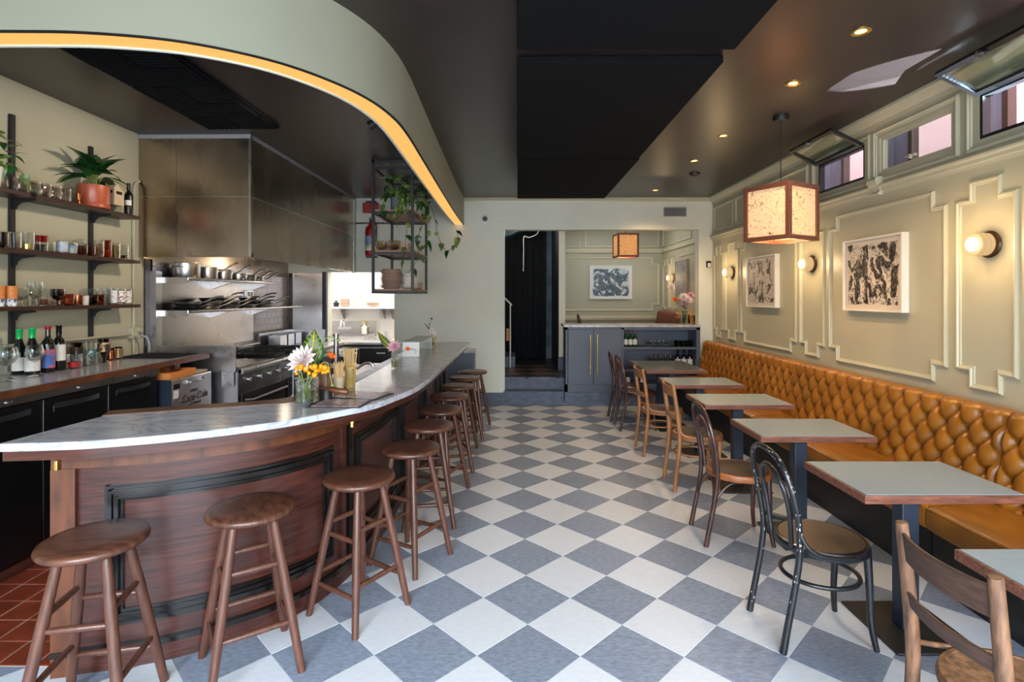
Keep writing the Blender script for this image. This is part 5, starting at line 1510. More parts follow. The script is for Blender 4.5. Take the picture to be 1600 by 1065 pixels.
b = MB(); b.box(HX1 - .03, HX1 + .006, HY1 - .10, HY1, HZ0 - .01, HZ1); build('end_column', b, M_STEEL, hd, W=True, sm=0)
b = MB(); b.box(HX0, HX1 + .004, HY0 - .004, HY0 + .02, HZ1, HC - .002); b.box(HX1 - .015, HX1 + .004, HY0, HY1, HZ1, HC - .002); build('top_flashing', b, M_GREYTOP, hd, W=True, sm=0)
b = MB()
for a in ((HX0, HX1, HY0 + .02, HY0 + .05), (HX1 - .05, HX1 - .02, HY0 + .05, HY1 - .1)): b.box(a[0], a[1], a[2], a[3], HZ0, HZ0 + .03)
build('drip_lip', b, M_STEELL, hd, W=True, sm=0)
b = MB()
b.add([(HX1 - .05, HY0 + .05, HZ0 + .10), (HX1 - .05, HY1 - .1, HZ0 + .10), (HX0, HY1 - .1, HZ0 + .16), (HX0, HY0 + .05, HZ0 + .16)], [(0, 1, 2, 3)]); build('inner_lining', b, M_STEELD, hd, W=True, sm=0)
b = MB(); b.box(XL + .005, XL + .012, HY0 + .05, HY1 - .1, HZ0 - .012, HZ0 + .16); build('rear_lining', b, M_STEELD, hd, W=True, sm=0)
for k in range(6):
    m = MB(); ya = 4.95 + k * .5
    for i in range(8):
        y = ya + i * .058
        m.add([(HX1 - .06, y, HZ0 + .025), (HX1 - .06, y + .034, HZ0 + .025), (HX1 - .55, y + .034, HZ0 + .075), (HX1 - .55, y, HZ0 + .075),
               (HX1 - .06, y, HZ0 + .04), (HX1 - .06, y + .034, HZ0 + .04), (HX1 - .55, y + .034, HZ0 + .09), (HX1 - .55, y, HZ0 + .09)],
              [(0, 1, 2, 3), (7, 6, 5, 4), (0, 4, 5, 1), (1, 5, 6, 2), (2, 6, 7, 3), (3, 7, 4, 0)])
    build('baffle_grille', m, M_STEELL, hd, W=True, sm=0)
point('hood_lamp', (-3.0, 5.35, 2.05), 1.6, (1.0, .74, .4), .06)
point('hood_lamp', (-3.0, 6.9, 2.05), 2, (1.0, .82, .62), .06)

# grooved acoustic panel on the ceiling over the bar well
gp = thing('grooved_ceiling_panel', 'black grooved acoustic ceiling panel in alternating squares before the hood', 'ceiling panel', (-2.35, 3.8, HC))
b = MB(); b.box(-2.66, -2.055, 2.40, 4.62, HC - .02, HC - .002); build('backing', b, M_ACOU, gp, W=True, sm=0)
for i in range(2):
    for j in range(7):
        m = MB(); x0, y0 = -2.655 + i * .298, 2.42 + j * .312; s = .290
        for k in range(8):
            if (i + j) % 2: m.box(x0 + .004, x0 + s, y0 + k * .0385, y0 + k * .0385 + .024, HC - .040, HC - .02)
            else: m.box(x0 + k * .0365, x0 + k * .0365 + .023, y0 + .004, y0 + .302, HC - .040, HC - .02)
        build('grooved_tile', m, M_ACOU, gp, W=True, sm=0)

# small black spot behind the soffit that lights the shelves
t = thing('ceiling_spotlight', 'small black ceiling spotlight peeping out behind the lit soffit edge', 'spotlight', (-1.13, 4.3, HC))
b = MB(); b.lathe([(0, -.02), (.035, -.02), (.038, 0), (0, 0)], 16); b.cyl((0, 0, -.02), (0, 0, -.07), .008, n=8); build('mount', b, M_BLACK, t, sm=40)
_d = Vector((-2.25, -.25, -1.35)).normalized()
b = MB(); b.cyl(Vector((0, 0, -.075)) - _d * .05, Vector((0, 0, -.075)) + _d * .07, .034, .038, 16); build('lamp_can', b, M_BLACK, t, sm=40)
_o = spot('shelf_spot', Vector((-1.13, 4.3, HC - .075)) + _d * .09, 80, (1.0, .84, .70), 92, .9, .10)
_o.rotation_euler = aim(_d)

# ------------------------------------------------------------------ left wall shelving
sh = thing('wall_shelf_unit', 'three dark boards on black slotted posts fixed to the green side wall', 'shelf', (XL, 3.9, 1.3))
for y, z0, z1 in ((3.615, 1.11, 2.86), (4.29, 1.28, 2.83), (2.94, 1.2, 2.86)):
    b = MB(); b.box(XL, XL + .022, y - .016, y + .016, z0, z1); build('post', b, M_BLACK, sh, W=True, sm=0)
SHZ = (2.313, 1.932, 1.555)
for z in SHZ:
    b = MB(); b.box(XL + .004, XL + .197, 2.3, 4.60, z - .027, z); build('board', b, M_SHELFW, sh, W=True, bev=.002)
    for y in (3.615, 4.29, 2.94):
        b = MB()
        b.add([(XL + .02, y + s, zz) if 0 else (x, y + s, zz) for s in (-.004, .004) for x, zz in ((XL + .02, z - .028), (XL + .175, z - .028), (XL + .175, z - .040), (XL + .075, z - .052), (XL + .05, z - .075), (XL + .045, z - .095), (XL + .02, z - .10))],
              [tuple(range(7)), tuple(range(13, 6, -1))] + [(i, (i + 1) % 7, 7 + (i + 1) % 7, 7 + i) for i in range(7)])
        build('bracket', b, M_BLACK, sh, W=True, sm=0)

# ------------------------------------------------------------------ back counter with fridges
bc = thing('back_counter', 'long grey topped back bar counter with a wooden front edge', 'counter', (-3.1, 3.6, 0))
b = MB(); b.box(XL + .002, -2.83, 1.9, 4.86, 1.064, 1.10); build('counter_top', b, M_GREYTOP, bc, W=True, sm=0)
b = MB(); b.box(-2.832, -2.80, 1.9, 4.88, 1.062, 1.1005); b.box(XL + .01, -2.80, 4.86, 4.885, 1.062, 1.1005); build('wood_edge', b, M_BARWARM, bc, W=True, sm=0)
b = MB(); b.box(-2.845, -2.815, 1.9, 4.19, 1.015, 1.062); build('steel_band', b, M_STEEL, bc, W=True, sm=0)
for k, y in enumerate((2.42, 2.93, 3.42, 3.93)):
    b = MB(); b.cyl((-2.816, y, 1.036), (-2.806, y, 1.036), .008, n=10); b.cyl((-2.816, y + .03, 1.036), (-2.81, y + .03, 1.036), .003, n=8); build('key_lock', b, M_STEELL, bc, W=True, sm=40)
b = MB(); b.box(-2.90, -2.86, 4.45, 4.52, 1.0, 1.062); b.box(-3.42, -3.35, 4.78, 4.85, 0, 1.062); build('support_block', b, M_BARWARM, bc, W=True, sm=0)
fr = thing('back_bar_fridge', 'black three door under counter bottle fridge below the back counter', 'fridge', (-3.1, 3.2, 0))
b = MB(); b.box(XL + .02, -2.865, 1.9, 4.185, .09, 1.012); build('body', b, M_BLKENAM, fr, W=True, sm=0)
b = MB(); b.box(XL + .06, -2.92, 1.95, 4.15, 0, .09); build('plinth', b, M_STEEL, fr, W=True, sm=0)
for y0, y1 in ((2.16, 2.66), (2.665, 3.165), (3.17, 3.675), (3.68, 4.182)):
    b = MB(); b.box(-2.865, -2.825, y0, y1 - .004, .13, 1.008); d = build('door', b, M_BLKENAM, fr, W=True, bev=.004)
    b = MB(); n = 12
    pts = [(-2.822 + .028 * sin(pi * k / n), y0 + .08 + (y1 - y0 - .16) * k / n, .955 - .0 * k) for k in range(n + 1)]
    vs = []
    for x, y, z in pts: vs += [(x, y, z - .016), (x, y, z + .016), (x - .008, y, z + .016), (x - .008, y, z - .016)]
    fs = []
    for k in range(n):
        for q in range(4): fs.append((4 * k + q, 4 * k + (q + 1) % 4, 4 * k + 4 + (q + 1) % 4, 4 * k + 4 + q))
    fs += [(0, 1, 2, 3), (4 * n + 3, 4 * n + 2, 4 * n + 1, 4 * n)]
    b.add(vs, fs); build('handle', b, M_BLACK, d, W=True, sm=50)
    b = MB(); b.box(-2.824, -2.8225, y0 + .07, y0 + .074, .92, .96); build('maker_strip', b, M_STEELL, d, W=True, sm=0)
b = MB(); b.cyl((-2.90, 2.2, 0), (-2.90, 2.2, .09), .016, n=10); b.cyl((-2.90, 4.1, 0), (-2.90, 4.1, .09), .016, n=10); build('castor_leg', b, M_STEELL, fr, W=True, sm=40)

# rubber bar mat
t = thing('rubber_mat', 'black nubbed rubber bar mat at the range end of the back counter', 'mat', (-3.1, 4.65, 1.101))
b = MB(); b.box(-3.38, -2.90, 4.47, 4.84, 1.101, 1.107); build('sheet', b, M_RUBBER, t, W=True, sm=0)
b = MB()
for i in range(24):
    for j in range(18): b.add([(-3.37 + i * .02, 4.48 + j * .02, 1.107), (-3.36 + i * .02, 4.48 + j * .02, 1.107), (-3.36 + i * .02, 4.49 + j * .02, 1.107), (-3.37 + i * .02, 4.49 + j * .02, 1.107), (-3.365 + i * .02, 4.485 + j * .02, 1.114)], [(0, 1, 4), (1, 2, 4), (2, 3, 4), (3, 0, 4)])
build('nubs', b, M_RUBBER, t, W=True, sm=0, kind='stuff')

# embossed steel ice chest under the end of the counter
ck = thing('ice_chest', 'old square steel drinks cooler with embossed script lettering under the counter end', 'cooler', (-2.9, 4.5, 0))
b = MB(); b.box(-3.10, -2.75, 4.245, 4.80, .30, .955); build('body', b, mat('cooler_steel', (196, 186, 182), .42, 1.0, var=.1, vs=8), ck, W=True, bev=.012, seg=3)
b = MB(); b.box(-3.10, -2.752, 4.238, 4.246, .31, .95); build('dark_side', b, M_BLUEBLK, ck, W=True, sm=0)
b = MB(); b.box(-2.75, -2.735, 4.42, 4.62, .895, .93); b.box(-2.74, -2.715, 4.44, 4.60, .898, .915); build('latch_handle', b, M_STEELL, ck, W=True, bev=.003)
b = MB(); b.cyl((-2.75, 4.66, .915), (-2.73, 4.66, .915), .012, n=12); build('lock', b, M_STEELL, ck, W=True, sm=40)
b = MB(); b.box(-2.752, -2.748, 4.265, 4.325, .80, .865); build('paper_label', b, M_LABEL, ck, W=True, sm=0)
b = MB(); b.box(-2.752, -2.748, 4.262, 4.345, .875, .915); build('dark_label', b, M_BLKENAM, ck, W=True, sm=0)
for x in (-3.05, -2.80):
    for y in (4.30, 4.75):
        b = MB(); b.box(x - .02, x + .02, y - .02, y + .02, 0, .30); build('leg', b, M_BLACK, ck, W=True, sm=0)
def text(name, s, loc, rot, size, m, parent, ext=.003, shear=0, align='CENTER'):
    c = bpy.data.curves.new(name, 'FONT'); c.body = s; c.size = size; c.extrude = ext; c.shear = shear; c.align_x = align; c.align_y = 'CENTER'
    c.bevel_depth = .0006; c.resolution_u = 3
    c.materials.append(m)
    o = bpy.data.objects.new(name, c); COL.objects.link(o); o.rotation_euler = rot
    me = bpy.data.meshes.new_from_object(o)
    bpy.data.objects.remove(o)
    o = bpy.data.objects.new(name, me); COL.objects.link(o); o.rotation_euler = rot
    o.parent = parent; o.location = Vector(loc) - wpos(parent)
    return o
RX = (radians(90), 0, radians(90))
M_EMB = mat('embossed_steel', (120, 112, 108), .3, 1.0, var=.1)
text('embossed_lettering', 'DRINK', (-2.748, 4.535, .828), RX, .038, M_EMB, ck)
text('embossed_lettering', 'Coca-Cola', (-2.748, 4.535, .772), RX, .088, M_EMB, ck, .005, .35)
text('embossed_lettering', 'IN BOTTLES', (-2.748, 4.535, .716), RX, .036, M_EMB, ck)
t = thing('wooden_tray', 'orange pine tray resting on the steel drinks cooler', 'tray', (-2.9, 4.4, .956))
b = MB(); b.box(-3.08, -2.77, 4.25, 4.60, .956, .966); build('tray_floor', b, M_CRATE, t, W=True, sm=0)
for a in ((-3.08, -2.77, 4.25, 4.262), (-3.08, -2.77, 4.588, 4.60), (-3.08, -3.068, 4.262, 4.588), (-2.782, -2.77, 4.262, 4.588)):
    b = MB(); b.box(a[0], a[1], a[2], a[3], .966, 1.010); build('side_board', b, M_CRATE, t, W=True, bev=.002)
t = thing('cutting_board', 'pale thin cutting board on the cooler beside the pine tray', 'board', (-2.85, 4.7, .956))
b = MB(); b.box(-3.05, -2.78, 4.61, 4.79, .956, .972); build('board', b, M_CARD, t, W=True, bev=.004)
b = MB(); b.box(-2.95, -2.90, 4.785, 4.80, .956, .972); build('grip', b, M_CARD, t, W=True, bev=.004)

# ------------------------------------------------------------------ cooking line
rg = thing('gas_range', 'stainless restaurant range with a griddle, black burners and a dark oven door', 'range', (-3.0, 6.2, 0))
RF, RZ = -2.57, .95
b = MB(); b.box(XL + .05, RF - .03, 4.93, 7.0, .12, RZ - .045); build('body', b, M_STEEL, rg, W=True, sm=0)
b = MB(); b.box(XL + .05, RF - .005, 4.915, 4.93, .12, RZ - .03); build('end_panel', b, M_STEELL, rg, W=True, sm=0)
b = MB(); b.box(XL + .03, RF + .02, 4.93, 7.0, RZ - .045, RZ); b.cyl((RF + .015, 4.93, RZ - .022), (RF + .015, 7.0, RZ - .022), .026, n=14); build('top_rail', b, M_STEELL, rg, W=True, sm=40)
b = MB(); b.box(XL + .08, RF - .02, 4.97, 5.70, RZ, RZ + .013); build('griddle_plate', b, M_STEEL, rg, W=True, bev=.003)
b = MB(); b.box(XL + .08, RF - .02, 5.72, 6.98, RZ, RZ + .007); build('burner_tray', b, M_IRON, rg, W=True, sm=0)
for i in range(2):
    for j in range(3):
        x, y = -3.12 + i * .34, 5.93 + j * .41
        m = MB()
        for k in range(4):
            a = k * pi / 4; m.box(-.135, .135, -.008, .008, .030, .045); m.xf(Matrix.Rotation(a, 4, 'Z'), len(m.v) - 8)
        for q in (1, -1): m.box(-.14, .14, q * .14 - .008, q * .14 + .008, .007, .045); m.box(q * .14 - .008, q * .14 + .008, -.13, .13, .007, .0445)
        m.lathe([(0, .007), (.05, .007), (.045, .025), (0, .027)], 14)
        m.xf(Matrix.Translation((x, y, RZ))); build('burner_grate', m, M_IRON, rg, W=True, sm=0)
b = MB(); b.box(RF - .03, RF - .012, 4.95, 6.98, RZ - .20, RZ - .05); pn = build('control_panel', b, M_STEEL, rg, W=True, sm=0)
for k in range(9):
    b = MB(); y = 5.12 + k * .21; b.cyl((RF - .012, y, RZ - .12), (RF + .012, y, RZ - .12), .024, .020, n=14); b.box(RF + .012, RF + .024, y - .004, y + .004, RZ - .14, RZ - .10); build('knob', b, M_STEELL, pn, W=True, sm=40)
for y0, y1 in ((5.0, 5.95), (6.02, 6.97)):
    b = MB(); b.box(RF - .03, RF - .01, y0, y1, .22, .70); d = build('oven_door', b, M_OVEN, rg, W=True, bev=.004)
    b = MB(); b.tube([(RF - .01, y0 + .06, .64), (RF + .05, y0 + .10, .64), (RF + .05, y1 - .10, .64), (RF - .01, y1 - .06, .64)], .012, 8); build('handle', b, M_STEELL, d, W=True, sm=40)
for x, y in ((-3.35, 5.0), (RF - .08, 5.0), (RF - .08, 6.9), (-3.35, 6.9)):
    b = MB(); b.cyl((x, y, 0), (x, y, .12), .025, n=10); build('foot', b, M_STEELL, rg, W=True, sm=40)
b = MB(); b.tube([(RF + .06, 5.98, .02), (RF + .06, 5.98, .93)], .014, 8); build('gas_riser', b, M_STEELL, rg, W=True, sm=40)
# splash plate on the near end of the range
t = thing('splash_plate', 'upright stainless splash plate closing the near end of the range', 'splash guard', (-3.0, 4.9, .91))
b = MB(); b.box(XL + .05, -2.585, 4.895, 4.905, .93, 1.163); build('plate', b, M_STEELL, t, W=True, sm=0)
b = MB(); b.box(XL + .05, -2.58, 4.89, 4.91, 1.158, 1.168); build('folded_edge', b, M_STEELL, t, W=True, sm=0)
b = MB()
for x in (-2.93, -2.66, -2.62): b.cyl((x, 4.894, .945), (x, 4.889, .945), .006, n=8)
build('bolt_heads', b, M_STEELL, t, W=True, sm=40)
b = MB(); b.box(-2.70, -2.60, 4.87, 4.895, .80, .94); build('end_bracket', b, M_STEELL, t, W=True, sm=0)
# steel back panel with two pan shelves
ps = thing('pan_shelf_unit', 'stainless back panel with two tubular pan shelves above the range', 'shelf', (XL, 6, 1.2))
b = MB(); b.box(XL + .006, XL + .029, 5.0, 6.92, .97, 1.97); build('back_panel', b, M_STEEL, ps, W=True, sm=0)
b = MB(); b.box(XL + .006, XL + .016, 4.915, 4.985, .94, 1.97); build('dark_edge_sheet', b, M_OVEN, ps, W=True, sm=0)
b = MB(); b.box(XL + .006, XL + .07, 4.985, 5.07, .97, 1.86); build('end_post', b, M_STEELL, ps, W=True, sm=0)
for z, y1 in ((1.80, 6.86), (1.485, 7.70)):
    b = MB(); b.box(XL + .03, -3.125, 5.05, 5.065, z - .05, z + .004); build('end_plate', b, M_STEELL, ps, W=True, sm=0)
    b = MB(); b.box(XL + .03, -3.14, 5.06, y1, z - .012, z - .004); build('shelf_sheet', b, M_STEEL, ps, W=True, sm=0)
    b = MB(); b.cyl((-3.125, 5.06, z - .008), (-3.125, y1, z - .008), .014, n=12); build('front_tube', b, M_STEELL, ps, W=True, sm=40)
    for y in (5.95, 6.85):
        b = MB(); b.add([(XL + .03, y, z - .012), (-3.16, y, z - .012), (XL + .03, y, z - .10), (XL + .03, y + .03, z - .012), (-3.16, y + .03, z - .012), (XL + .03, y + .03, z - .10)], [(0, 1, 2), (5, 4, 3), (0, 3, 4, 1), (1, 4, 5, 2), (2, 5, 3, 0)]); build('gusset', b, M_STEELL, ps, W=True, sm=0)
b = MB(); b.add([(XL + .03, 5.07, 1.05), (XL + .12, 5.07, 1.015), (XL + .12, 6.92, 1.015), (XL + .03, 6.92, 1.05), (XL + .03, 5.07, 1.062), (XL + .12, 5.07, 1.027), (XL + .12, 6.92, 1.027), (XL + .03, 6.92, 1.062)], [(0, 1, 2, 3), (7, 6, 5, 4), (0, 4, 5, 1), (1, 5, 6, 2), (2, 6, 7, 3), (3, 7, 4, 0)]); build('sloped_ledge', b, M_STEELL, ps, W=True, sm=0)
# pots on the upper shelf
def pot(name, label, loc, r, h, handle=True, rz=0, loop=False):
    t = thing(name, label, 'pot', loc, rz, None)
    b = MB(); b.lathe([(0, 0), (r * .96, 0), (r, .008), (r, h), (r * 1.03, h + .003), (r * 1.02, h + .006), (r * .97, h), (r * .96, .012), (0, .010)], 24); build('body', b, M_STEELL, t, sm=40)
    if handle:
        b = MB(); b.tube(crv([(r * .98, 0, h * .72), (r + .05, 0, h * .80), (r + .15, 0, h + .05), (r + .19, 0, h + .06)], 5), [.008] * 8 + [.010] * 8, 8); build('handle', b, M_STEELL, t, sm=40)
        b = MB(); b.box(r * .96, r * 1.03, -.022, .022, h * .62, h * .82); build('handle_rivet_plate', b, M_STEELL, t, sm=0)
    if loop:
        for s in (1, -1):
            b = MB(); b.tube(crv([(s * r, -.04, h * .75), (s * (r + .04), -.03, h * .78), (s * (r + .04), .03, h * .78), (s * r, .04, h * .75)], 4), .007, 8); build('loop_handle', b, M_STEELL, t, sm=40)
    return t
PZ = 1.798
pot('stock_pot', 'widest steel stock pot, at the near end of the upper pan shelf', (-3.278, 5.28, PZ), .122, .150, False, pi / 2, True)
pot('saucepan', 'steel saucepan next to the stock pot on the upper pan shelf', (-3.26, 5.62, PZ), .092, .125, True, radians(30))
pot('saucepan', 'steel saucepan in the middle of the upper pan shelf, handle raised', (-3.26, 5.92, PZ), .088, .115, True, radians(30))
pot('saucepan', 'squat steel saucepan beyond the middle one on the upper pan shelf', (-3.26, 6.24, PZ), .09, .085, True, radians(25))
pot('saucepan', 'small steel saucepan second from the tiled corner on the upper pan shelf', (-3.26, 6.50, PZ), .075, .08, True, radians(20))
pot('saucepan', 'smallest steel saucepan at the tiled corner end of the upper pan shelf', (-3.26, 6.73, PZ), .06, .07, True, radians(20))
t = thing('ladle', 'steel ladle hooked over the upper pan shelf tube', 'ladle', (-3.11, 6.02, 1.80))
b = MB(); b.tube(crv([(-.02, 0, .03), (.012, 0, .04), (.02, 0, .0), (.022, 0, -.04)], 4), .004, 6); build('stem', b, M_STEELL, t, sm=40)
b = MB(); b.sph((.026, 0, .02), .032, 12, 6, (1, 1, .6)); build('bowl', b, M_STEELL, t, sm=60)
# skillets on the lower shelf
def skillet(label, y, z, tilt, r=.125, flip=0):
    t = thing('skillet', label, 'pan', (-3.265, y, z), radians(35 + flip), 'skillets stacked on the lower pan shelf')
    M_ = Matrix.Rotation(radians(tilt), 4, 'Y')
    b = MB(); b.lathe([(0, 0), (r * .75, 0), (r * .8, .004), (r, .035), (r * 1.01, .038), (r * .97, .036), (r * .77, .008), (0, .006)], 24); b.xf(M_); build('pan_body', b, M_IRON if flip else M_STEELL, t, sm=40)
    b = MB(); b.tube(crv([(r * .95, 0, .03), (r + .05, 0, .055), (r + .13, 0, .085), (r + .19, 0, .088)], 5), [.006] * 6 + [.010] * 10, 8); b.xf(M_); build('handle', b, M_STEELL, t, sm=40)
    return t
k = 0
for y, zz in ((5.28, 0), (5.29, .03), (5.62, 0), (5.66, .030), (5.70, .06), (6.02, 0), (6.06, .03), (6.42, 0), (6.46, .03), (6.50, .06), (6.85, 0), (6.89, .03)):
    lv = {0: 'bottom', .03: 'second', .030: 'second', .06: 'top'}[zz]
    st_ = {5.28: 'first', 5.29: 'first', 5.62: 'second', 5.66: 'second', 5.70: 'second', 6.02: 'third', 6.06: 'third', 6.42: 'fourth', 6.46: 'fourth', 6.50: 'fourth', 6.85: 'fifth', 6.89: 'fifth'}[y]
    skillet('long handled skillet, %s pan of the %s stack from the near end of lower shelf' % (lv, st_), y, 1.483 + zz * 1.45, -1, .12 + .004 * (k % 3), 6 if k % 4 == 0 else 0); k += 1
# the tiled wall corner
tw = struct('trim_tile_backing', (lambda q: (q.box(XL, XL + .006, 6.92, 8.03, .9, 1.98), q)[1])(MB()), M_GROUT, sm=0)
b = MB()
for j in range(9):
    for i in range(8):
        y0 = 6.925 + i * .138 - (.069 if j % 2 else 0); y1 = y0 + .134
        y0, y1 = max(y0, 6.925), min(y1, 8.025)
        if y1 - y0 > .02: b.box(XL + .006, XL + .012, y0, y1, 1.16 + j * .083, 1.16 + j * .083 + .078)
build('wall_tiles', b, M_TILEW, tw, sm=0, kind='stuff')
t = thing('socket_box', 'steel socket box on the panel above the skillets', 'socket', (XL, 6.75, 1.66))
b = MB(); b.box(XL + .03, XL + .07, 6.68, 6.84, 1.60, 1.70); build('box', b, M_STEELL, t, W=True, bev=.004)
b = MB(); b.box(XL + .069, XL + .073, 6.70, 6.75, 1.62, 1.68); b.box(XL + .069, XL + .073, 6.77, 6.82, 1.62, 1.68); build('outlets', b, M_BLKENAM, t, W=True, sm=0, kind='stuff')
# steel panel on the back wall left of the pass + work counter
t = thing('steel_wall_panel', 'tall stainless wall panel beside the kitchen pass', 'panel', (-3.15, YB, 1.2))
b = MB(); b.box(-3.36, -2.92, YB - .025, YB - .003, .92, 1.97); build('sheet', b, M_STEELL, t, W=True, sm=0)
b = MB(); b.box(-3.42, -3.36, YB - .06, YB - .003, .92, 1.97); build('dark_pipe_cover', b, M_CHAIRB, t, W=True, sm=0)
b = MB(); b.box(-2.92, -2.86, YB - .05, YB - .003, .92, 1.99); build('edge_post', b, M_BLUEBLK, t, W=True, sm=0)
wc = thing('work_counter', 'stainless prep counter past the burners running to the kitchen pass', 'counter', (-3.0, 7.5, 0))
b = MB(); b.box(XL + .02, -2.58, 7.03, 8.0, .90, .945); build('counter_top', b, M_STEELL, wc, W=True, bev=.004)
b = MB(); b.box(XL + .02, -2.62, 7.05, 7.98, .12, .90); build('cabinet_body', b, M_STEEL, wc, W=True, sm=0)
b = MB(); b.box(XL + .02, XL + .05, 7.03, 8.0, .945, 1.13); b.box(XL + .05, -2.87, 7.985, 8.0, .945, 1.13); build('upstand', b, M_PLANKL if False else M_STEELL, wc, W=True, sm=0)
for k in range(2):
    b = MB(); b.box(-2.618, -2.60, 7.08 + k * .46, 7.52 + k * .46, .16, .84); build('door', b, M_STEEL, wc, W=True, bev=.003)
for k, lb in enumerate(('steel insert pan on the prep counter against the tiles', 'steel insert pan on the prep counter next to the steel wall panel', 'steel insert pan between the other two on the prep counter')):
    y = (7.25, 7.75, 7.5)[k]; t = thing('insert_pan', lb, 'pan', (-3.25, y, .946))
    b = MB()
    for a in ((-.08, .08, -.10, .10, 0, .006), (-.08, .08, -.10, -.094, .006, .15), (-.08, .08, .094, .10, .006, .15), (-.08, -.074, -.094, .094, .006, .15), (.074, .08, -.094, .094, .006, .15)): b.box(*a)
    build('pan_walls', b, M_STEELL, t, sm=0)
    b = MB(); b.box(-.09, .09, -.11, .11, .15, .154); build('lid', b, M_STEELL, t, sm=0)

# bun pan rack and steel post beside the bar well
rk = thing('tray_rack', 'dark rack of stacked sheet trays below the prep counter end', 'rack', (-2.25, 6.8, 0))
for x in (-2.42, -2.08):
    for y in (6.6, 7.0):
        b = MB(); b.box(x - .012, x + .012, y - .012, y + .012, 0, .93); build('upright', b, M_CHAIRB, rk, W=True, sm=0)
for k in range(6):
    b = MB(); b.box(-2.42, -2.08, 6.6, 7.0, .18 + k * .14, .19 + k * .14); b.box(-2.42, -2.08, 6.595, 6.605, .19 + k * .14, .205 + k * .14); build('sheet_tray', b, M_STEELL, rk, W=True, sm=0)
b = MB(); b.box(-2.432, -2.068, 6.588, 7.012, .93, .94); build('top_frame', b, M_CHAIRB, rk, W=True, sm=0)
# bar well: steel units inside the bar
bw = thing('bar_well', 'stainless steel sink and ice well unit on the inner side of the bar', 'bar well', (-1.4, 5, 0))
b = MB(); b.box(-1.78, -1.18, 3.62, 6.6, .55, .80); build('body', b, M_STEEL, bw, W=True, sm=0)
b = MB(); b.box(-1.80, -1.177, 3.60, 4.25, .80, .83); build('drainboard', b, M_STEELL, bw, W=True, bev=.004)
b = MB()
for a in ((-1.80, -1.177, 4.25, 4.28), (-1.80, -1.177, 4.95, 4.98), (-1.80, -1.76, 4.28, 4.95), (-1.21, -1.177, 4.28, 4.95)): b.box(a[0], a[1], a[2], a[3], .60, .835)
build('sink_basin', b, M_STEELL, bw, W=True, sm=0)
b = MB(); b.box(-1.80, -1.50, 5.0, 6.0, .835, .86); build('sliding_lid', b, M_GREYTOP, bw, W=True, bev=.006)
b = MB(); b.box(-1.49, -1.18, 5.0, 6.0, .83, .85); build('white_lid', b, M_WHITE, bw, W=True, bev=.006)
b = MB(); b.box(-1.80, -1.18, 4.985, 5.0, .60, .80); build('dark_front', b, M_BLUEBLK, bw, W=True, sm=0)
for x in (-1.75, -1.22):
    for y in (3.66, 6.55):
        b = MB(); b.cyl((x, y, 0), (x, y, .55), .02, n=10); build('leg', b, M_STEELL, bw, W=True, sm=40)
b = MB(); b.tube(crv([(-1.24, 4.6, .83), (-1.24, 4.6, 1.02), (-1.30, 4.6, 1.05), (-1.38, 4.6, 1.0)], 5), .012, 8); build('tap', b, M_STEELL, bw, W=True, sm=40)
t = thing('steel_post', 'bright round steel post standing at the bar well before the dark dishwasher', 'post', (-1.98, 5.85, 0))
b = MB(); b.cyl((0, 0, .01), (0, 0, 1.20), .028, n=16); build('shaft', b, M_STEELL, t, sm=40)
b = MB(); b.lathe([(0, 0), (.06, 0), (.06, .01), (.03, .02), (0, .02)], 18); build('foot_flange', b, M_STEELL, t, sm=40)
b = MB(); b.lathe([(0, 1.2), (.034, 1.2), (.034, 1.215), (0, 1.22)], 18); build('cap', b, M_STEELL, t, sm=40)

# wall conduit and junction box on the left wall
t = thing('junction_box', 'cream painted junction box with conduits on the wall beside the range', 'junction box', (XL, 4.77, 1.3))
b = MB(); b.box(XL + .001, XL + .05, 4.71, 4.82, 1.25, 1.35); build('box', b, M_WALL, t, W=True, bev=.004)
b = MB(); b.cyl((XL + .05, 4.79, 1.32), (XL + .075, 4.79, 1.32), .022, n=12); b.cyl((XL + .05, 4.74, 1.28), (XL + .07, 4.74, 1.28), .016, n=12); build('cover_plugs', b, M_WALL, t, W=True, sm=40)
b = MB(); b.tube([(XL + .014, 4.77, 1.35), (XL + .014, 4.77, 2.58), (XL + .014, 4.79, 2.64), (XL + .014, 4.845, 2.67)], .013, 8); build('conduit', b, M_WALL, t, W=True, sm=40)
b = MB(); b.tube([(XL + .036, 2.3, 1.29), (XL + .036, 4.71, 1.29)], .011, 8); build('conduit', b, M_WALL, t, W=True, sm=40)
b = MB(); b.tube([(XL + .014, 4.77, 1.25), (XL + .014, 4.77, 1.11)], .012, 8); build('conduit', b, M_WALL, t, W=True, sm=40)
b = MB(); b.tube(crv([(XL + .05, 4.81, 1.27), (XL + .09, 4.83, 1.25), (XL + .11, 4.835, 1.18), (XL + .11, 4.835, 1.125)], 6), .009, 8); build('grey_cable', b, M_GREYP, t, W=True, sm=40)

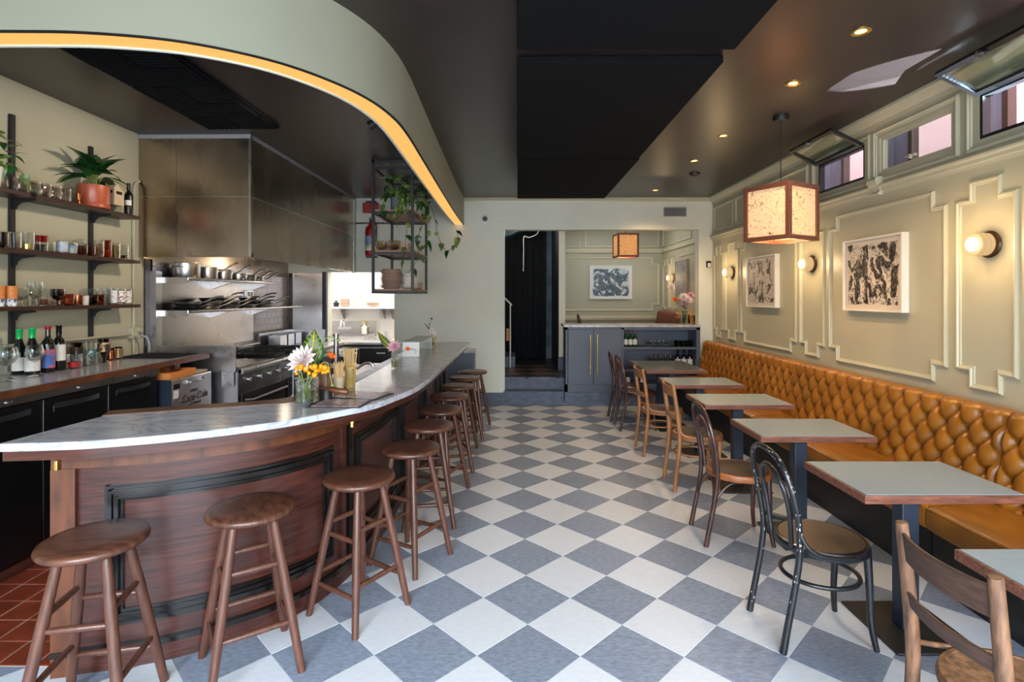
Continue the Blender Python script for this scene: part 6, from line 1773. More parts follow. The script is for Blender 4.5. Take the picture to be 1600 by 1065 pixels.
# fire extinguisher and alarm pull on the back wall
t = thing('fire_extinguisher', 'red fire extinguisher hung on the back wall beside the hood', 'fire extinguisher', (-2.185, YB - .08, 2.2))
b = MB(); b.lathe([(0, .03), (.07, .03), (.078, .045), (.078, .40), (.066, .45), (.03, .485), (.022, .50), (.022, .52), (0, .52)], 24); build('cylinder', b, M_RED, t, sm=40)
b = MB(); b.lathe([(.0788, .19), (.0788, .32)], 24); plabel(build('instruction_label', b, mat('silver_blue_label', (136, 156, 184), .4, var=.3, vs=30, st=(1, 1, 4)), t, sm=40), 'silver blue printed label')
b = MB(); b.lathe([(.079, .10), (.079, .185)], 24); plabel(build('class_label', b, mat('white_yellow_label', (230, 216, 120), .45, var=.2, vs=16, col2=(226, 226, 230), lo=.45, hi=.55), t, sm=40), 'white and yellow label')
b = MB(); b.cyl((0, 0, .52), (0, 0, .56), .016, n=10); b.box(-.02, .07, -.012, .012, .56, .572); b.box(-.02, .06, -.01, .01, .585, .597); build('valve_lever', b, M_BLKENAM, t, sm=0)
b = MB(); b.tube(crv([(.03, -.02, .54), (.085, -.03, .50), (.095, -.03, .36), (.085, -.02, .18)], 6), .010, 8); build('hose', b, M_BLKENAM, t, sm=40)
b = MB(); b.box(-.09, .09, .066, .082, .0, .05); build('wall_bracket', b, M_BLKENAM, t, sm=0)
t = thing('alarm_box', 'dark red suppression pull box above the extinguisher on the back wall', 'alarm', (-2.16, YB, 2.87))
b = MB(); b.box(-2.30, -2.07, YB - .10, YB, 2.87, 3.02); build('case', b, M_RED, t, W=True, bev=.006)
b = MB(); b.box(-2.26, -2.11, YB - .06, YB - .01, 3.02, 3.05); build('conduit_boss', b, M_BLKENAM, t, W=True, bev=.004)
for z, lb in ((2.94, 'upper'), (2.72, 'lower')):
    t = tag(build('wall_pipe', (lambda q: (q.cyl((-2.62, YB - .02, z), (-1.80, YB - .02, z), .014, n=8), q)[1])(MB()), M_STEEL if z < 2.8 else M_WALLB, loc=(-2.2, YB - .02, z), W=True, sm=40), '%s horizontal pipe running behind the red alarm box on back wall' % lb, 'pipe')

# ------------------------------------------------------------------ hanging steel shelf over the bar's inner edge
hs = thing('hanging_shelf', 'black steel frame shelf hung from the ceiling over the bar', 'shelf', (-1.345, 6.22, 1.66))
X0, X1, Y0, Y1, pw = -1.572, -1.118, 5.775, 6.68, .028
for x in (X0, X1 - pw):
    for y in (Y0, Y1 - pw):
        b = MB(); b.box(x, x + pw, y, y + pw, 1.655, HC); build('post', b, M_BLACK, hs, W=True, sm=0)
LEV = (1.655, 2.075, 2.515, 3.0)
for z in LEV:
    for a in ((X0 + pw, X1 - pw, Y0, Y0 + pw), (X0 + pw, X1 - pw, Y1 - pw, Y1), (X0, X0 + pw, Y0 + pw, Y1 - pw), (X1 - pw, X1, Y0 + pw, Y1 - pw)):
        b = MB(); b.box(a[0], a[1], a[2], a[3], z, z + pw); build('rail', b, M_BLACK, hs, W=True, sm=0)
for z in LEV[:3]:
    b = MB(); b.box(X0 + .002, X1 - .002, Y0 + pw, Y1 - pw, z + pw, z + pw + .022); build('board', b, M_PLANKL, hs, W=True, sm=0)
b = MB(); b.box(X0, X1, Y0, Y0 + pw, HC - .03, HC - .002); b.box(X0, X1, Y1 - pw, Y1, HC - .03, HC - .002); build('ceiling_rail', b, M_BLACK, hs, W=True, sm=0)
B0, B1, B2 = (z + pw + .023 for z in LEV[:3])
def plate(label, loc, r, m, h=.022, group=None, name='plate'):
    t = thing(name, label, 'plate', loc, 0, group)
    b = MB(); b.lathe([(0, 0), (r * .62, 0), (r * .66, .004), (r * .97, h), (r, h + .002), (r * .98, h + .004), (r * .64, .009), (0, .007)], 28); build('body', b, m, t, sm=40)
    b = MB(); b.lathe([(r * .45, -.001), (r * .55, -.001), (r * .55, .003), (r * .45, .003)], 20, closed=True); build('foot_ring', b, m, t, sm=40)
    return t
p0 = None
for k in range(12):
    lb = 'stoneware dinner plate, %s up in the tall pile on the lowest hanging shelf' % ORD[k]
    loc = (-1.40 + random.uniform(-.008, .008), 5.96 + random.uniform(-.006, .006), B0 + .0015 + k * .0162)
    if p0 is None: p0 = plate(lb, loc, .125, M_CERAM, .020, 'stoneware plates piled on the hanging shelf')
    else: dup(p0, loc, None, lb)
dup(p0, (-1.40, 5.96, B0 + .0015 + 12 * .0162), None, 'white topmost plate of the tall pile on the lowest hanging shelf', scale=(.86, .86, 1))
def bowl(name, label, loc, r, h, m, group=None, cat='bowl'):
    t = thing(name, label, cat, loc, 0, group)
    b = MB(); b.lathe([(0, 0), (r * .55, 0), (r * .85, h * .25), (r, h * .75), (r, h), (r * .95, h), (r * .93, h * .7), (r * .75, h * .3), (0, h * .10)], 24); build('body', b, m, t, sm=50)
    b = MB(); b.lathe([(r * .94, h * .985), (r * 1.01, h * .985), (r * 1.01, h * 1.02), (r * .94, h * 1.02)], 24, closed=True); build('rim', b, m, t, sm=50)
    return t
for i, (x, y) in enumerate(((-1.245, 6.10), (-1.245, 6.36))):
    nm = ('beside the plate pile', 'behind the first pile')[i]
    for k in range(4 if i == 0 else 3):
        bowl('white_bowl', 'white stoneware bowl, %s up, %s on lowest hanging shelf' % (ORD[k], nm), (x, y, B0 + .001 + k * .040), .07, .05, M_CERAMW, 'white bowls piled on the lowest hanging shelf')
for k in range(3): bowl('pinch_bowl', 'small tan pinch bowl, %s up in the pile ending the lowest hanging shelf' % ORD[k], (-1.20, 6.56, B0 + .001 + k * .026), .048, .034, M_CERAM, 'small tan bowls on the hanging shelf')
for k, (x, y, r) in enumerate(((-1.50, 5.90, .065), (-1.355, 5.92, .068))):
    t = bowl('glass_bowl', ('ribbed clear glass bowl at the outer corner of the middle hanging shelf', 'larger ribbed clear glass bowl beside the corner one on the middle hanging shelf')[k], (x, y, B1 + .001), r, .10 + .01 * k, G_CLEAR if 0 else glass('ribbed_bowl%d' % k, (226, 214, 190), .4))
    b = MB()
    for q in range(16): a = 2 * pi * q / 16; b.tube([(r * .86 * cos(a), r * .86 * sin(a), .025), (r * 1.0 * cos(a), r * 1.0 * sin(a), .09)], .0016, 4)
    build('ribs', b, MATS.setdefault('rib_glass', None) or glass('rib_glass%d' % k, (236, 226, 206), .3), t, sm=50)
for k, (x, y, n_) in enumerate(((-1.44, 6.12, 4), (-1.25, 5.94, 4), (-1.28, 6.15, 3))):
    for q in range(n_):
        bowl('saucer_bowl', 'shallow tan dish, %s up, %s on middle hanging shelf' % (ORD[q], ('behind the glass bowls', 'beside the larger glass bowl', 'under the trailing vines')[k]), (x, y, B1 + .001 + q * .020), .06, .03, M_CERAM, 'tan dishes on the middle hanging shelf')
t = None
# pots with trailing pothos on the top board
def planter(label, loc, r, h, m):
    t = thing('plant_pot', label, 'plant pot', loc)
    b = MB(); b.lathe([(0, 0), (r * .82, 0), (r, h), (r * 1.04, h), (r * 1.04, h + .012), (r * .93, h + .012), (r * .92, h * .9), (0, h * .88)], 24); build('pot', b, m, t, sm=40)
    b = MB(); b.lathe([(0, h * .885), (r * .9, h * .89), (r * .5, h * .90), (0, h * .90)], 16); build('soil', b, M_SHELFW, t, sm=40)
    return t
M_GREYPOT = mat('grey_cement_pot', (104, 108, 124), .6, var=.1)
planter('grey cement plant pot on the top board of the hanging shelf', (-1.33, 5.93, B2 + .001), .07, .13, M_GREYPOT)
planter('white plant pot behind the grey one on the top hanging board', (-1.24, 6.25, B2 + .001), .065, .12, M_WHITE)
def pothos(name, label, base, vines, leaves, seed, L=.085, spread=.16, xmin=None):
    t = thing(name, label, 'plant', base)
    rnd = random.Random(seed)
    v = MB()
    for pts in vines: v.tube(crv(pts, 6), .0032, 5)
    build('vines', v, M_VINE, t, sm=50, kind='stuff')
    lmesh = []
    for m in range(3):
        lb = leafm(L * (.85 + .15 * m), L * .36, cup=.18, droop=.30 + .1 * m, n=7, m=5, heart=.8)
        o = build('leaf', lb, M_LEAFP if m != 2 else M_LEAFD, t, sm=60); lmesh.append(o)
    first = list(lmesh)
    spots = []
    for k in range(leaves):
        a = rnd.uniform(0, 2 * pi); r = spread * sqrt(rnd.random())
        if xmin is not None and r * cos(a) < xmin: a = pi - a
        spots.append((Vector((r * cos(a), r * sin(a), rnd.uniform(.10, .30) - r * .5)), a + rnd.uniform(-.6, .6), rnd.uniform(-50, 35)))
    for pts in vines:
        c = crv(pts, 5)
        for i in range(2, len(c), 3):
            spots.append((c[i], rnd.uniform(0, 2 * pi), rnd.uniform(15, 75)))
    for k, (p, a, tilt) in enumerate(spots):
        o = first[k] if k < 3 else first[k % 3].copy()
        if k >= 3: COL.objects.link(o)
        o.location = p; o.rotation_euler = (rnd.uniform(-.5, .5), radians(tilt), a); s = rnd.uniform(.7, 1.15); o.scale = (s, s, s)
    return t
pothos('pothos_plant', 'bushy green pothos in the grey pot on the top hanging board', (-1.33, 5.93, B2 + .12),
       [[(.0, -.02, .0), (-.08, -.10, .06), (-.11, -.16, -.05), (-.10, -.17, -.16)], [(0, 0, .02), (.05, -.12, .08), (.06, -.17, -.06), (.03, -.17, -.20)]], 52, 3, .095)
pothos('pothos_plant', 'long trailing pothos spilling from the white pot down the shelf corner', (-1.24, 6.22, B2 + .10),
       [[(.05, 0, .05), (.14, -.05, .03), (.16, -.10, -.20), (.12, -.2, -.40), (.14, -.3, -.62), (.05, -.36, -.78)],
        [(.03, -.1, .05), (.05, -.30, .06), (.08, -.46, -.08), (.06, -.48, -.30), (.04, -.48, -.52), (.02, -.47, -.70)],
        [(.05, .05, .05), (.20, .05, .04), (.28, .0, -.12), (.33, -.05, -.35), (.44, -.08, -.52), (.56, -.1, -.40), (.55, -.1, -.28)],
        [(.05, -.05, .05), (.18, -.12, .06), (.25, -.18, -.1), (.24, -.2, -.35), (.20, -.22, -.48)],
        [(-.02, -.1, .05), (-.02, -.3, .05), (-.01, -.47, -.02), (-.03, -.49, -.22)]], 46, 11, .10, .20)

# ------------------------------------------------------------------ seen through the kitchen pass
ks = thing('kitchen_wall_shelf', 'white shelf with steel brackets on the back kitchen wall', 'shelf', (-2.6, 10.2, 1.42))
b = MB(); b.box(-3.6, -1.52, 10.02, 10.345, 1.39, 1.425); build('board', b, M_WHITE, ks, W=True, bev=.003)
for x in (-3.35, -2.56, -2.40, -1.85):
    b = MB(); b.add([(x, 10.34, 1.39), (x, 10.08, 1.39), (x, 10.34, 1.18), (x + .02, 10.34, 1.39), (x + .02, 10.08, 1.39), (x + .02, 10.34, 1.18)], [(0, 1, 2), (5, 4, 3), (0, 3, 4, 1), (1, 4, 5, 2), (2, 5, 3, 0)]); build('bracket', b, M_STEEL, ks, W=True, sm=0)
KY = 10.16
for x, r, n_, h, m, nm in ((-3.27, .088, 4, .052, M_CERAM, 'cream and tan bowl'), (-3.03, .11, 4, .048, M_CERAMW, 'white bowl'), (-2.74, .12, 3, .036, M_CERAM, 'wide tan plate bowl'), (-2.50, .075, 2, .05, M_CERAMW, 'pale grey bowl')):
    for k in range(n_): bowl('stacked_bowl', '%s, %s up in its pile on the back kitchen shelf' % (nm, ORD[k]), (x, KY, 1.427 + k * h * .66), r, h, m, 'bowls piled on the back kitchen shelf')
for k, x in enumerate((-2.30, -2.16)): bowl('steel_bowl', ('shallow steel bowl on the back kitchen shelf beside the pale grey bowls', 'shallow steel bowl at the doorway end of the back kitchen shelf')[k], (x, KY, 1.427), .075, .045, M_STEELL)
t = planter('small dark pot at the hood end of the back kitchen shelf', (-3.44, KY, 1.427), .055, .07, M_BASE)
q = thing('small_herb', 'small green sprig in the dark pot on the back kitchen shelf', 'plant', (-3.44, KY, 1.49))
for k in range(6):
    lb = leafm(.09, .014, n=6); lb.xf(Matrix.Rotation(k * 1.05, 4, 'Z') @ Matrix.Rotation(radians(-60), 4, 'Y')); build('leaf', lb, M_LEAFD, q, sm=60)
b = MB(); b.cyl((0, 0, -.02), (0, 0, .03), .004, n=6); build('stem', b, M_STEM, q, sm=40)
sk = thing('hand_sink', 'stainless hand sink with a tap on the back kitchen wall', 'sink', (-3.1, 9.6, .8))
b = MB()
for a in ((-3.40, -2.62, 9.25, 9.28), (-3.40, -2.62, 9.87, 9.90), (-3.40, -3.36, 9.28, 9.87), (-2.66, -2.62, 9.28, 9.87)): b.box(a[0], a[1], a[2], a[3], .68, .93)
b.box(-3.40, -2.62, 9.25, 9.90, .66, .68); build('basin', b, M_STEELL, sk, W=True, sm=0)
b = MB(); b.box(-3.42, -2.60, 9.88, 9.90, .90, 1.17); build('splashback', b, M_STEEL, sk, W=True, sm=0)
b = MB(); b.tube(crv([(-3.18, 9.86, 1.05), (-3.18, 9.80, 1.16), (-3.18, 9.68, 1.18), (-3.18, 9.62, 1.08)], 5), .014, 8); b.box(-3.30, -3.06, 9.84, 9.88, 1.02, 1.06); build('tap', b, M_STEELL, sk, W=True, sm=40)
b = MB(); b.box(-3.38, -2.64, 9.30, 9.86, 0, .66); build('base_stand', b, M_STEEL, sk, W=True, sm=0)
t = thing('soap_bottle', 'pale soap bottle with a yellow pump at the hand sink', 'bottle', (-2.80, 9.80, .935))
b = MB(); b.lathe([(0, 0), (.05, 0), (.05, .12), (.02, .15), (.02, .17), (0, .17)], 16); build('bottle_body', b, M_CERAMW, t, sm=40)
b = MB(); b.cyl((0, 0, .17), (0, 0, .21), .010, n=8); b.box(-.05, .012, -.008, .008, .205, .218); build('pump', b, M_YELLOW, t, sm=0)
dw = thing('dishwasher', 'black fronted under counter glass washer seen through the kitchen pass', 'dishwasher', (-2.5, 9.0, 0))
b = MB(); b.box(-2.95, -2.06, 8.62, 9.22, .08, .85); build('body', b, M_BLUEBLK, dw, W=True, sm=0)
b = MB(); b.box(-2.97, -2.04, 8.59, 9.23, .85, .89); build('steel_top', b, M_STEELL, dw, W=True, bev=.003)
b = MB(); b.box(-2.93, -2.08, 8.60, 8.62, .14, .83); build('door', b, M_BLKENAM, dw, W=True, bev=.003)
b = MB(); b.box(-2.90, -2.11, 8.575, 8.60, .79, .81); build('handle', b, M_STEEL, dw, W=True, sm=0)
b = MB(); b.box(-2.26, -2.12, 8.598, 8.601, .70, .722); build('badge', b, M_STEELL, dw, W=True, sm=0)
b = MB(); b.cyl((-2.9, 8.85, 0), (-2.9, 8.85, .08), .02, n=8); b.cyl((-2.12, 8.85, 0), (-2.12, 8.85, .08), .02, n=8); build('foot', b, M_BLACK, dw, W=True, sm=40)
t = cup('glass_rack_tumbler', 'clear tumbler standing on the glass washer seen through the pass', (-2.30, 9.0, .891), .035, .10, G_CLEAR)
t = cup('glass_rack_tumbler', 'tall clear tumbler on the glass washer beside the shorter one', (-2.21, 9.05, .891), .035, .14, G_CLEAR)
t = cup('steel_cup', 'small steel cup on the glass washer nearest the hand sink', (-2.55, 9.0, .891), .035, .07, M_STEELL)
t = thing('storage_bin', 'pale grey plastic bin with a yellow lid beside the glass washer', 'bin', (-1.9, 8.8, 0))
b = MB(); b.box(-2.03, -1.66, 8.6, 9.0, 0, .92); build('tub', b, M_GREYP, t, W=True, bev=.02, seg=3)
b = MB(); b.lathe([(0, .10), (.08, .085), (.17, .03), (.20, 0), (0, 0)], 20, (-1.845, 8.8, .92)); build('lid', b, M_YELLOW, t, W=True, sm=40)

# ================================================================== SMALL THINGS ON THE LEFT SHELVES AND BACK COUNTER
GX = XL + .115
# top shelf
grp = 'clear cut glass mugs on the top wall shelf'
m0 = None
for k, y in enumerate((3.50, 3.585, 3.67, 3.755, 3.84, 3.925)):
    lb = 'clear cut glass mug, %s on the top wall shelf counting from the terracotta pot' % ORD[5 - k]
    if m0 is None:
        m0 = thing('glass_mug', lb, 'glass', (GX, y, 2.314), 0, grp)
        b = MB(); b.lathe([(0, 0), (.030, 0), (.033, .006), (.038, .05), (.036, .09), (.039, .10), (.036, .10), (.033, .088), (.034, .05), (.028, .012), (0, .01)], 18); build('bowl', b, glass('cut_glass', (226, 224, 222), .45), m0, sm=40)
        b = MB()
        for q in range(12): a = 2 * pi * q / 12; b.tube([(.034 * cos(a), .034 * sin(a), .008), (.0385 * cos(a), .0385 * sin(a), .05)], .0025, 4)
        build('cut_ribs', b, G_CLEAR, m0, sm=0)
        b = MB(); b.tube(crv([(.036, 0, .085), (.06, 0, .08), (.06, 0, .035), (.036, 0, .025)], 4), .004, 6); build('handle', b, G_CLEAR, m0, sm=40)
    else: dup(m0, (GX, y, 2.314), .12 * (k % 3), lb)
t = thing('copper_jigger', 'tiny copper jigger beside the terracotta pot on the top wall shelf', 'jigger', (GX + .02, 4.02, 2.314))
b = MB(); b.lathe([(0, 0), (.018, 0), (.018, .004), (.008, .035), (.008, .04), (.020, .085), (.018, .085), (.006, .042), (0, .04)], 16); build('double_cone', b, M_COPPER, t, sm=40)
b = MB(); b.lathe([(.008, .034), (.012, .036), (.012, .040), (.008, .042)], 16, closed=True); build('collar', b, M_COPPER, t, sm=40)
pp = thing('terracotta_pot', 'smooth terracotta plant pot with saucer on the top wall shelf', 'plant pot', (XL + .115, 4.19, 2.314))
b = MB(); b.lathe([(0, .03), (.098, .03), (.104, .04), (.106, .178), (.100, .178), (.098, .15), (0, .145)], 32); build('pot', b, M_TERRAP, pp, sm=40)
b = MB(); b.lathe([(0, 0), (.100, 0), (.107, .006), (.107, .030), (.100, .032), (0, .03)], 32); build('saucer', b, M_TERRAP, pp, sm=40)
b = MB(); b.lathe([(0, .152), (.098, .151), (0, .153)], 20); build('soil', b, M_SHELFW, pp, sm=40)
pl = thing('peace_lily', 'broad leaved dark green peace lily growing in the terracotta pot', 'plant', (XL + .115, 4.19, 2.46))
rnd = random.Random(4)
b = MB()
specs = []
for k in range(26):
    a = k * 2.399 + .4; el = radians(rnd.uniform(2, 62) if k % 4 else rnd.uniform(60, 85)); L = rnd.uniform(.17, .28)
    d = Vector((cos(a) * cos(el) * .75 + (.12 if cos(a) < 0 else 0), sin(a) * cos(el), sin(el)))
    d.normalize(); s = rnd.uniform(.09, .17); root = Vector((rnd.uniform(-.02, .02), rnd.uniform(-.03, .03), 0)); tip = root + Vector((d.x * .5, d.y * .5, 1)).normalized() * s
    if tip.x < -.07: tip.x = -.07
    b.tube(crv([root, root.lerp(tip, .5) + Vector((0, 0, .01)), tip], 4), .003, 5); specs.append((tip, a, el, L))
build('stalks', b, M_STEM, pl, kind='stuff')
for k, (tip, a, el, L) in enumerate(specs):
    if cos(a) < -.55: a = a + (pi / 2 if sin(a) > 0 else -pi / 2) * .8
    lb = leafm(L, L * .23, cup=.22, droop=.5, n=9, m=5); lb.xf(Matrix.Translation(tip) @ Matrix.Rotation(a, 4, 'Z') @ Matrix.Rotation(-el, 4, 'Y') @ Matrix.Rotation(rnd.uniform(-.4, .4), 4, 'X')); lb.v = [(max(x, -.088 + .002 * (i % 3)), y, z) for i, (x, y, z) in enumerate(lb.v)]; build('leaf', lb, M_LEAFD, pl, sm=60)
t = thing('card_carrier', 'kraft card bottle carrier with a small dark label on the top shelf', 'box', (XL + .10, 4.40, 2.314))
b = MB(); b.box(-.06, .06, -.055, .055, .06, .19); build('card_body', b, M_CARD, t, sm=0)
b = MB(); b.add([(-.05, -.05, .19), (.05, -.05, .19), (.05, .05, .19), (-.05, .05, .19), (-.045, -.01, .235), (.045, -.01, .235), (.045, .01, .235), (-.045, .01, .235)], [(0, 1, 5, 4), (1, 2, 6, 5), (2, 3, 7, 6), (3, 0, 4, 7), (4, 5, 6, 7)]); build('carry_handle', b, M_CARD, t, sm=0)
b = MB(); b.box(-.04, .045, -.0565, -.055, .155, .178); b.box(.06, .0615, -.03, .03, .15, .175); build('dark_label', b, M_BLKENAM, t, sm=0)
for sx in (-.03, .03):
    for sy in (-.027, .027):
        b = MB(); b.lathe([(0, 0), (.023, 0), (.024, .005), (.024, .062), (0, .062)], 14, (sx, sy, 0)); build('small_jar', b, G_CLEAR, t, sm=40)
bottle('liqueur_bottle', 'slim black bottle with two white labels at the hood end of the top shelf', (XL + .14, 4.535, 2.314), .27, .032, M_BLKENAM, M_CAPK, M_LABEL, None, 'wine', (.30, .46))
# trailing pothos by the frame edge on the top shelf
planter('white plant pot on the top wall shelf by the slotted post nearest the frame', (XL + .11, 3.35, 2.314), .07, .12, M_WHITE)
pothos('pothos_plant', 'green pothos on the top wall shelf with a strand over the board edge', (XL + .11, 3.35, 2.42),
       [[(.03, .02, .03), (.07, .10, .05), (.09, .19, -.03), (.07, .24, -.08)]], 22, 21, .075, .13, 0.0)
# middle shelf, from the frame edge to the hood
MZ = SHZ[1] + .001
seq = [('glass_tumbler', 'brown tinted tumbler on the middle wall shelf at the frame edge', 3.44, .034, .105, G_COPPER, None, None),
       ('glass_tumbler', 'clear tumbler beside the brown one on the middle wall shelf', 3.52, .034, .115, G_CLEAR, None, None),
       ('glass_tumbler', 'wide clear tumbler with a gold foot on the middle wall shelf', 3.615, .044, .125, G_CLEAR, .35, M_BRASS),
       ('candle_glass', 'red topped glass cup on the middle wall shelf', 3.715, .040, .115, G_CLEAR, .45, G_COPPER),
       ('shot_glass', 'little clear shot glass with a teal print on the middle wall shelf', 3.80, .030, .075, G_CLEAR, None, None),
       ('glass_tumbler', 'white striped glass on the middle wall shelf beside the shot glass', 3.885, .036, .095, G_CLEAR, .9, M_CERAMW),
       ('glass_tumbler', 'blue banded low glass on the middle wall shelf', 3.975, .042, .088, G_CLEAR, .6, M_CERAMW),
       ('cut_tumbler', 'amber cut tumbler on the middle wall shelf, first of the amber pair', 4.06, .040, .075, G_AMBER, None, None),
       ('cut_tumbler', 'amber cut tumbler of the amber pair, the one nearer the hood', 4.15, .040, .075, G_AMBER, None, None),
       ('tall_tumbler', 'tall gold flecked tumbler on the middle wall shelf', 4.235, .034, .135, G_CLEAR, .8, glass('gold_fleck', (226, 190, 130), .3)),
       ('tall_tumbler', 'tall amber striped tumbler on the middle wall shelf', 4.325, .036, .145, G_AMBER, .45, M_ORANGE),
       ('tall_tumbler', 'tall gold patterned tumbler second from the hood, middle wall shelf', 4.41, .034, .13, G_CLEAR, .85, glass('gold_pattern', (222, 200, 150), .35)),
       ('tall_tumbler', 'tall grey patterned tumbler nearest the hood on the middle wall shelf', 4.515, .036, .125, G_CLEAR, .3, G_COPPER)]
G_LATE = glass('clear_upper', (240, 240, 240), .35)
for i, (nm, lb, y, r, h, m, fill, fm) in enumerate(seq):
    band = None
    if 'red topped' in lb: band = (.62, .98, G_RED)
    if 'blue banded' in lb: band = (.55, .75, mat('pale_blue_band', (120, 160, 196), .4))
    if 'striped glass' in lb: band = (.2, .9, mat('grey_stripe', (190, 200, 212), .4, var=.3, vs=20, st=(1, 1, 9)))
    cup(nm, lb, (GX + .01 * (i % 2), y, MZ), r, h, m, 'assorted glasses on the middle wall shelf', None, 0, 'glass', fill, fm, band)
cup('stemmed_glass', 'clear goblet standing behind the amber tumblers on the middle wall shelf', (XL + .06, 4.12, MZ), .045, .135, G_CLEAR, 'assorted glasses on the middle wall shelf', 'short')
# lower shelf
LZ = SHZ[2] + .001
seq = [('striped_tumbler', 'orange tumbler with a striped white foot at the frame edge, lower wall shelf', 3.415, .033, .135, M_CRATE, None, None, None),
       ('striped_tumbler', 'orange tumbler with a striped white foot beside the post, lower wall shelf', 3.49, .033, .135, M_CRATE, None, None, None),
       ('stemmed_glass', 'short stemmed clear goblet on the lower wall shelf next to the orange tumblers', 3.57, .045, .125, G_CLEAR, None, None, 'short'),
       ('stemmed_glass', 'taller clear goblet with a flared bowl on the lower wall shelf', 3.665, .045, .165, G_CLEAR, None, None, 'short'),
       ('glass_tumbler', 'pale glass with an amber foot on the lower wall shelf', 3.75, .032, .12, G_CLEAR, .4, G_AMBER, None),
       ('stemmed_glass', 'dark stemmed goblet with a pale bowl on the lower wall shelf', 3.845, .044, .12, G_COPPER, None, None, 'short'),
       ('cut_tumbler', 'pinkish gold tumbler on the lower wall shelf', 3.945, .045, .085, glass('pink_gold', (230, 184, 150), .4), .6, M_CERAM, None),
       ('cut_tumbler', 'small copper coloured cup on the lower wall shelf', 4.02, .034, .075, M_COPPER, None, None, None),
       ('paper_cup', 'white straight cup on the lower wall shelf beside the copper cup', 4.09, .036, .072, M_CERAMW, None, None, None),
       ('globe_glass', 'brown globe tumbler on the lower wall shelf', 4.165, .038, .075, G_BROWN, .4, G_BROWN, None),
       ('globe_glass', 'olive amber globe glass on the lower wall shelf under a clear bowl', 4.245, .042, .082, G_AMBER, .4, M_BRASS, None),
       ('tall_tumbler', 'tall clear frosted tumbler on the lower wall shelf', 4.31, .034, .14, G_CLEAR, .85, glass('frosted_fill', (220, 224, 226), .6), None),
       ('tall_tumbler', 'tall clear tumbler with white print, third from the hood, lower wall shelf', 4.385, .036, .135, G_CLEAR, None, None, None),
       ('tall_tumbler', 'tall tumbler with red print, second from the hood, lower wall shelf', 4.465, .036, .132, G_CLEAR, None, None, None),
       ('tall_tumbler', 'tall tumbler with cream print, nearest the hood, lower wall shelf', 4.55, .036, .13, G_CLEAR, None, None, None)]
for i, (nm, lb, y, r, h, m, fill, fm, stem) in enumerate(seq):
    band = None
    if 'striped white' in lb: band = (.02, .38, mat('blue_white_stripe%d' % i, (70, 84, 110), .4, var=.1, vs=30, st=(3, 3, 1), col2=(235, 235, 235), lo=.45, hi=.55))
    if 'white print' in lb: band = (.1, .85, mat('white_print', (226, 224, 222), .4, var=.3, vs=60, lo=.4, hi=.5))
    if 'red print' in lb: band = (.15, .85, mat('red_print', (150, 60, 56), .4, var=.1, vs=60, col2=(228, 222, 218), lo=.42, hi=.5))
    if 'cream print' in lb: band = (.1, .85, mat('cream_print', (196, 170, 146), .4, var=.1, vs=60, col2=(236, 230, 222), lo=.42, hi=.5))
    cup(nm, lb, (GX + .012 * (i % 2), y, LZ), r, h, m, 'assorted glasses on the lower wall shelf', stem, 0, 'glass', fill, fm, band)
cup('glass_bowl', 'clear rimmed bowl glass behind the globe glasses on the lower wall shelf', (XL + .055, 4.24, LZ), .05, .13, G_CLEAR, 'assorted glasses on the lower wall shelf')
# back counter: wine glasses, bottles, cups
CZT = 1.101
cup('wine_glass', 'large clear wine glass at the frame edge of the back counter', (-3.14, 3.26, CZT), .050, .205, G_CLEAR, 'wine glasses on the back counter', 'wine')
cup('wine_glass', 'clear wine glass between the other two on the back counter', (-3.225, 3.375, CZT), .048, .20, G_CLEAR, 'wine glasses on the back counter', 'wine')
cup('wine_glass', 'clear wine glass standing before the green capped bottles on the back counter', (-3.155, 3.475, CZT), .050, .205, G_CLEAR, 'wine glasses on the back counter', 'wine')
bottle('wine_bottle', 'green capped sloping wine bottle behind the wine glasses on the back counter', (-3.35, 3.575, CZT), .30, .041, M_BOTTLE, M_CAPG, M_LABEL, 'wine bottles on the back counter', 'slope', (.08, .38), rz=radians(50))
bottle('wine_bottle', 'green capped sloping wine bottle next to the blue labelled bottle', (-3.245, 3.555, CZT), .31, .042, M_BOTTLE, M_CAPG, M_LABEL, 'wine bottles on the back counter', 'slope', (.08, .38), rz=radians(50))
bottle('wine_bottle', 'red capped wine bottle with a blue and red label on the back counter', (-3.235, 3.665, CZT), .315, .039, M_BOTTLE, M_CAPR, M_LABELB, 'wine bottles on the back counter', 'wine', (.10, .50), rz=radians(50), cz=.93)
bottle('wine_bottle', 'black capped wine bottle with a large cream label beside the red candle glass', (-3.245, 3.765, CZT), .315, .038, M_BOTTLE, M_CAPK, M_LABEL, 'wine bottles on the back counter', 'wine', (.22, .58), rz=radians(50))
cup('candle_glass', 'clear glass with a red base beside the wine bottles on the back counter', (-3.215, 3.865, CZT), .050, .10, G_CLEAR, None, None, 0, 'glass', .46, mat('red_wax', (214, 26, 30), .35))
cup('glass_tumbler', 'small clear tumbler next to the red based glass on the back counter', (-3.25, 3.985, CZT), .034, .085, G_CLEAR, 'low cups on the back counter')
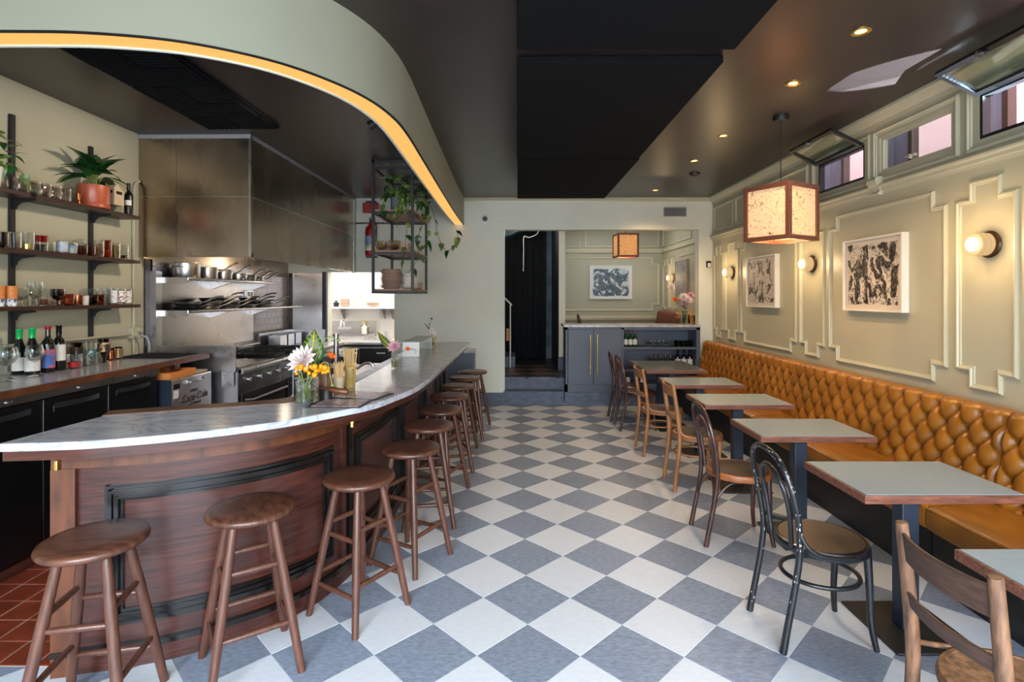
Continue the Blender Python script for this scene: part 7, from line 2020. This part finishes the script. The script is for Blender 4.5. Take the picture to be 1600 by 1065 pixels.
cup('glass_tumbler', 'second small clear tumbler, before the printed pint glasses on the back counter', (-3.25, 4.075, CZT), .034, .085, G_CLEAR, 'low cups on the back counter')
cup('pint_glass', 'dark printed pint glass nearest the wine bottles on the back counter', (-3.38, 4.08, CZT), .040, .165, G_COPPER, 'printed glasses on the back counter', None, 0, 'glass', None, None, (.1, .8, mat('dark_print', (52, 44, 40), .4, var=.1, vs=40, col2=(180, 150, 100), lo=.55, hi=.65)))
cup('pint_glass', 'teal printed clear pint glass in the middle of the back counter cups', (-3.37, 4.21, CZT), .040, .165, G_CLEAR, 'printed glasses on the back counter', None, 0, 'glass', None, None, (.2, .6, mat('teal_print', (120, 170, 160), .4, var=.2, vs=40, col2=(220, 226, 224), lo=.5, hi=.6)))
cup('footed_glass', 'tall footed glass with a dark gold print on the back counter', (-3.28, 4.225, CZT), .044, .185, G_COPPER, 'printed glasses on the back counter', 'pilsner', 0, 'glass', None, None, (.45, .85, mat('gold_print', (64, 46, 34), .4, var=.1, vs=36, col2=(196, 160, 100), lo=.5, hi=.6)))
cup('glass_tumbler', 'bronze printed tumbler beside the footed glass on the back counter', (-3.34, 4.37, CZT), .036, .095, G_COPPER, 'low cups on the back counter', None, 0, 'glass', None, None, (.1, .9, M_COPPER))
cup('glass_tumbler', 'bronze printed tumbler beside the rubber mat on the back counter', (-3.34, 4.455, CZT), .036, .098, G_COPPER, 'low cups on the back counter', None, 0, 'glass', None, None, (.1, .9, mat('olive_print', (150, 126, 84), .35, .5)))
t = thing('wall_socket', 'double white wall socket on the green wall above the wine glasses', 'socket', (XL, 3.47, 1.34))
b = MB(); b.box(XL, XL + .012, 3.44, 3.515, 1.28, 1.42); build('plate', b, M_WALL, t, W=True, bev=.003)
b = MB()
for z in (1.32, 1.38): b.lathe([(0, 0), (.020, 0), (.022, .004), (.018, .008), (0, .008)], 16); b.xf(Matrix.Translation((XL + .012, 3.478, z)) @ Matrix.Rotation(radians(90), 4, 'Y'), len(b.v) - 16 * 3 - 2)
build('socket_faces', b, M_CERAMW, t, W=True, sm=40, kind='stuff')
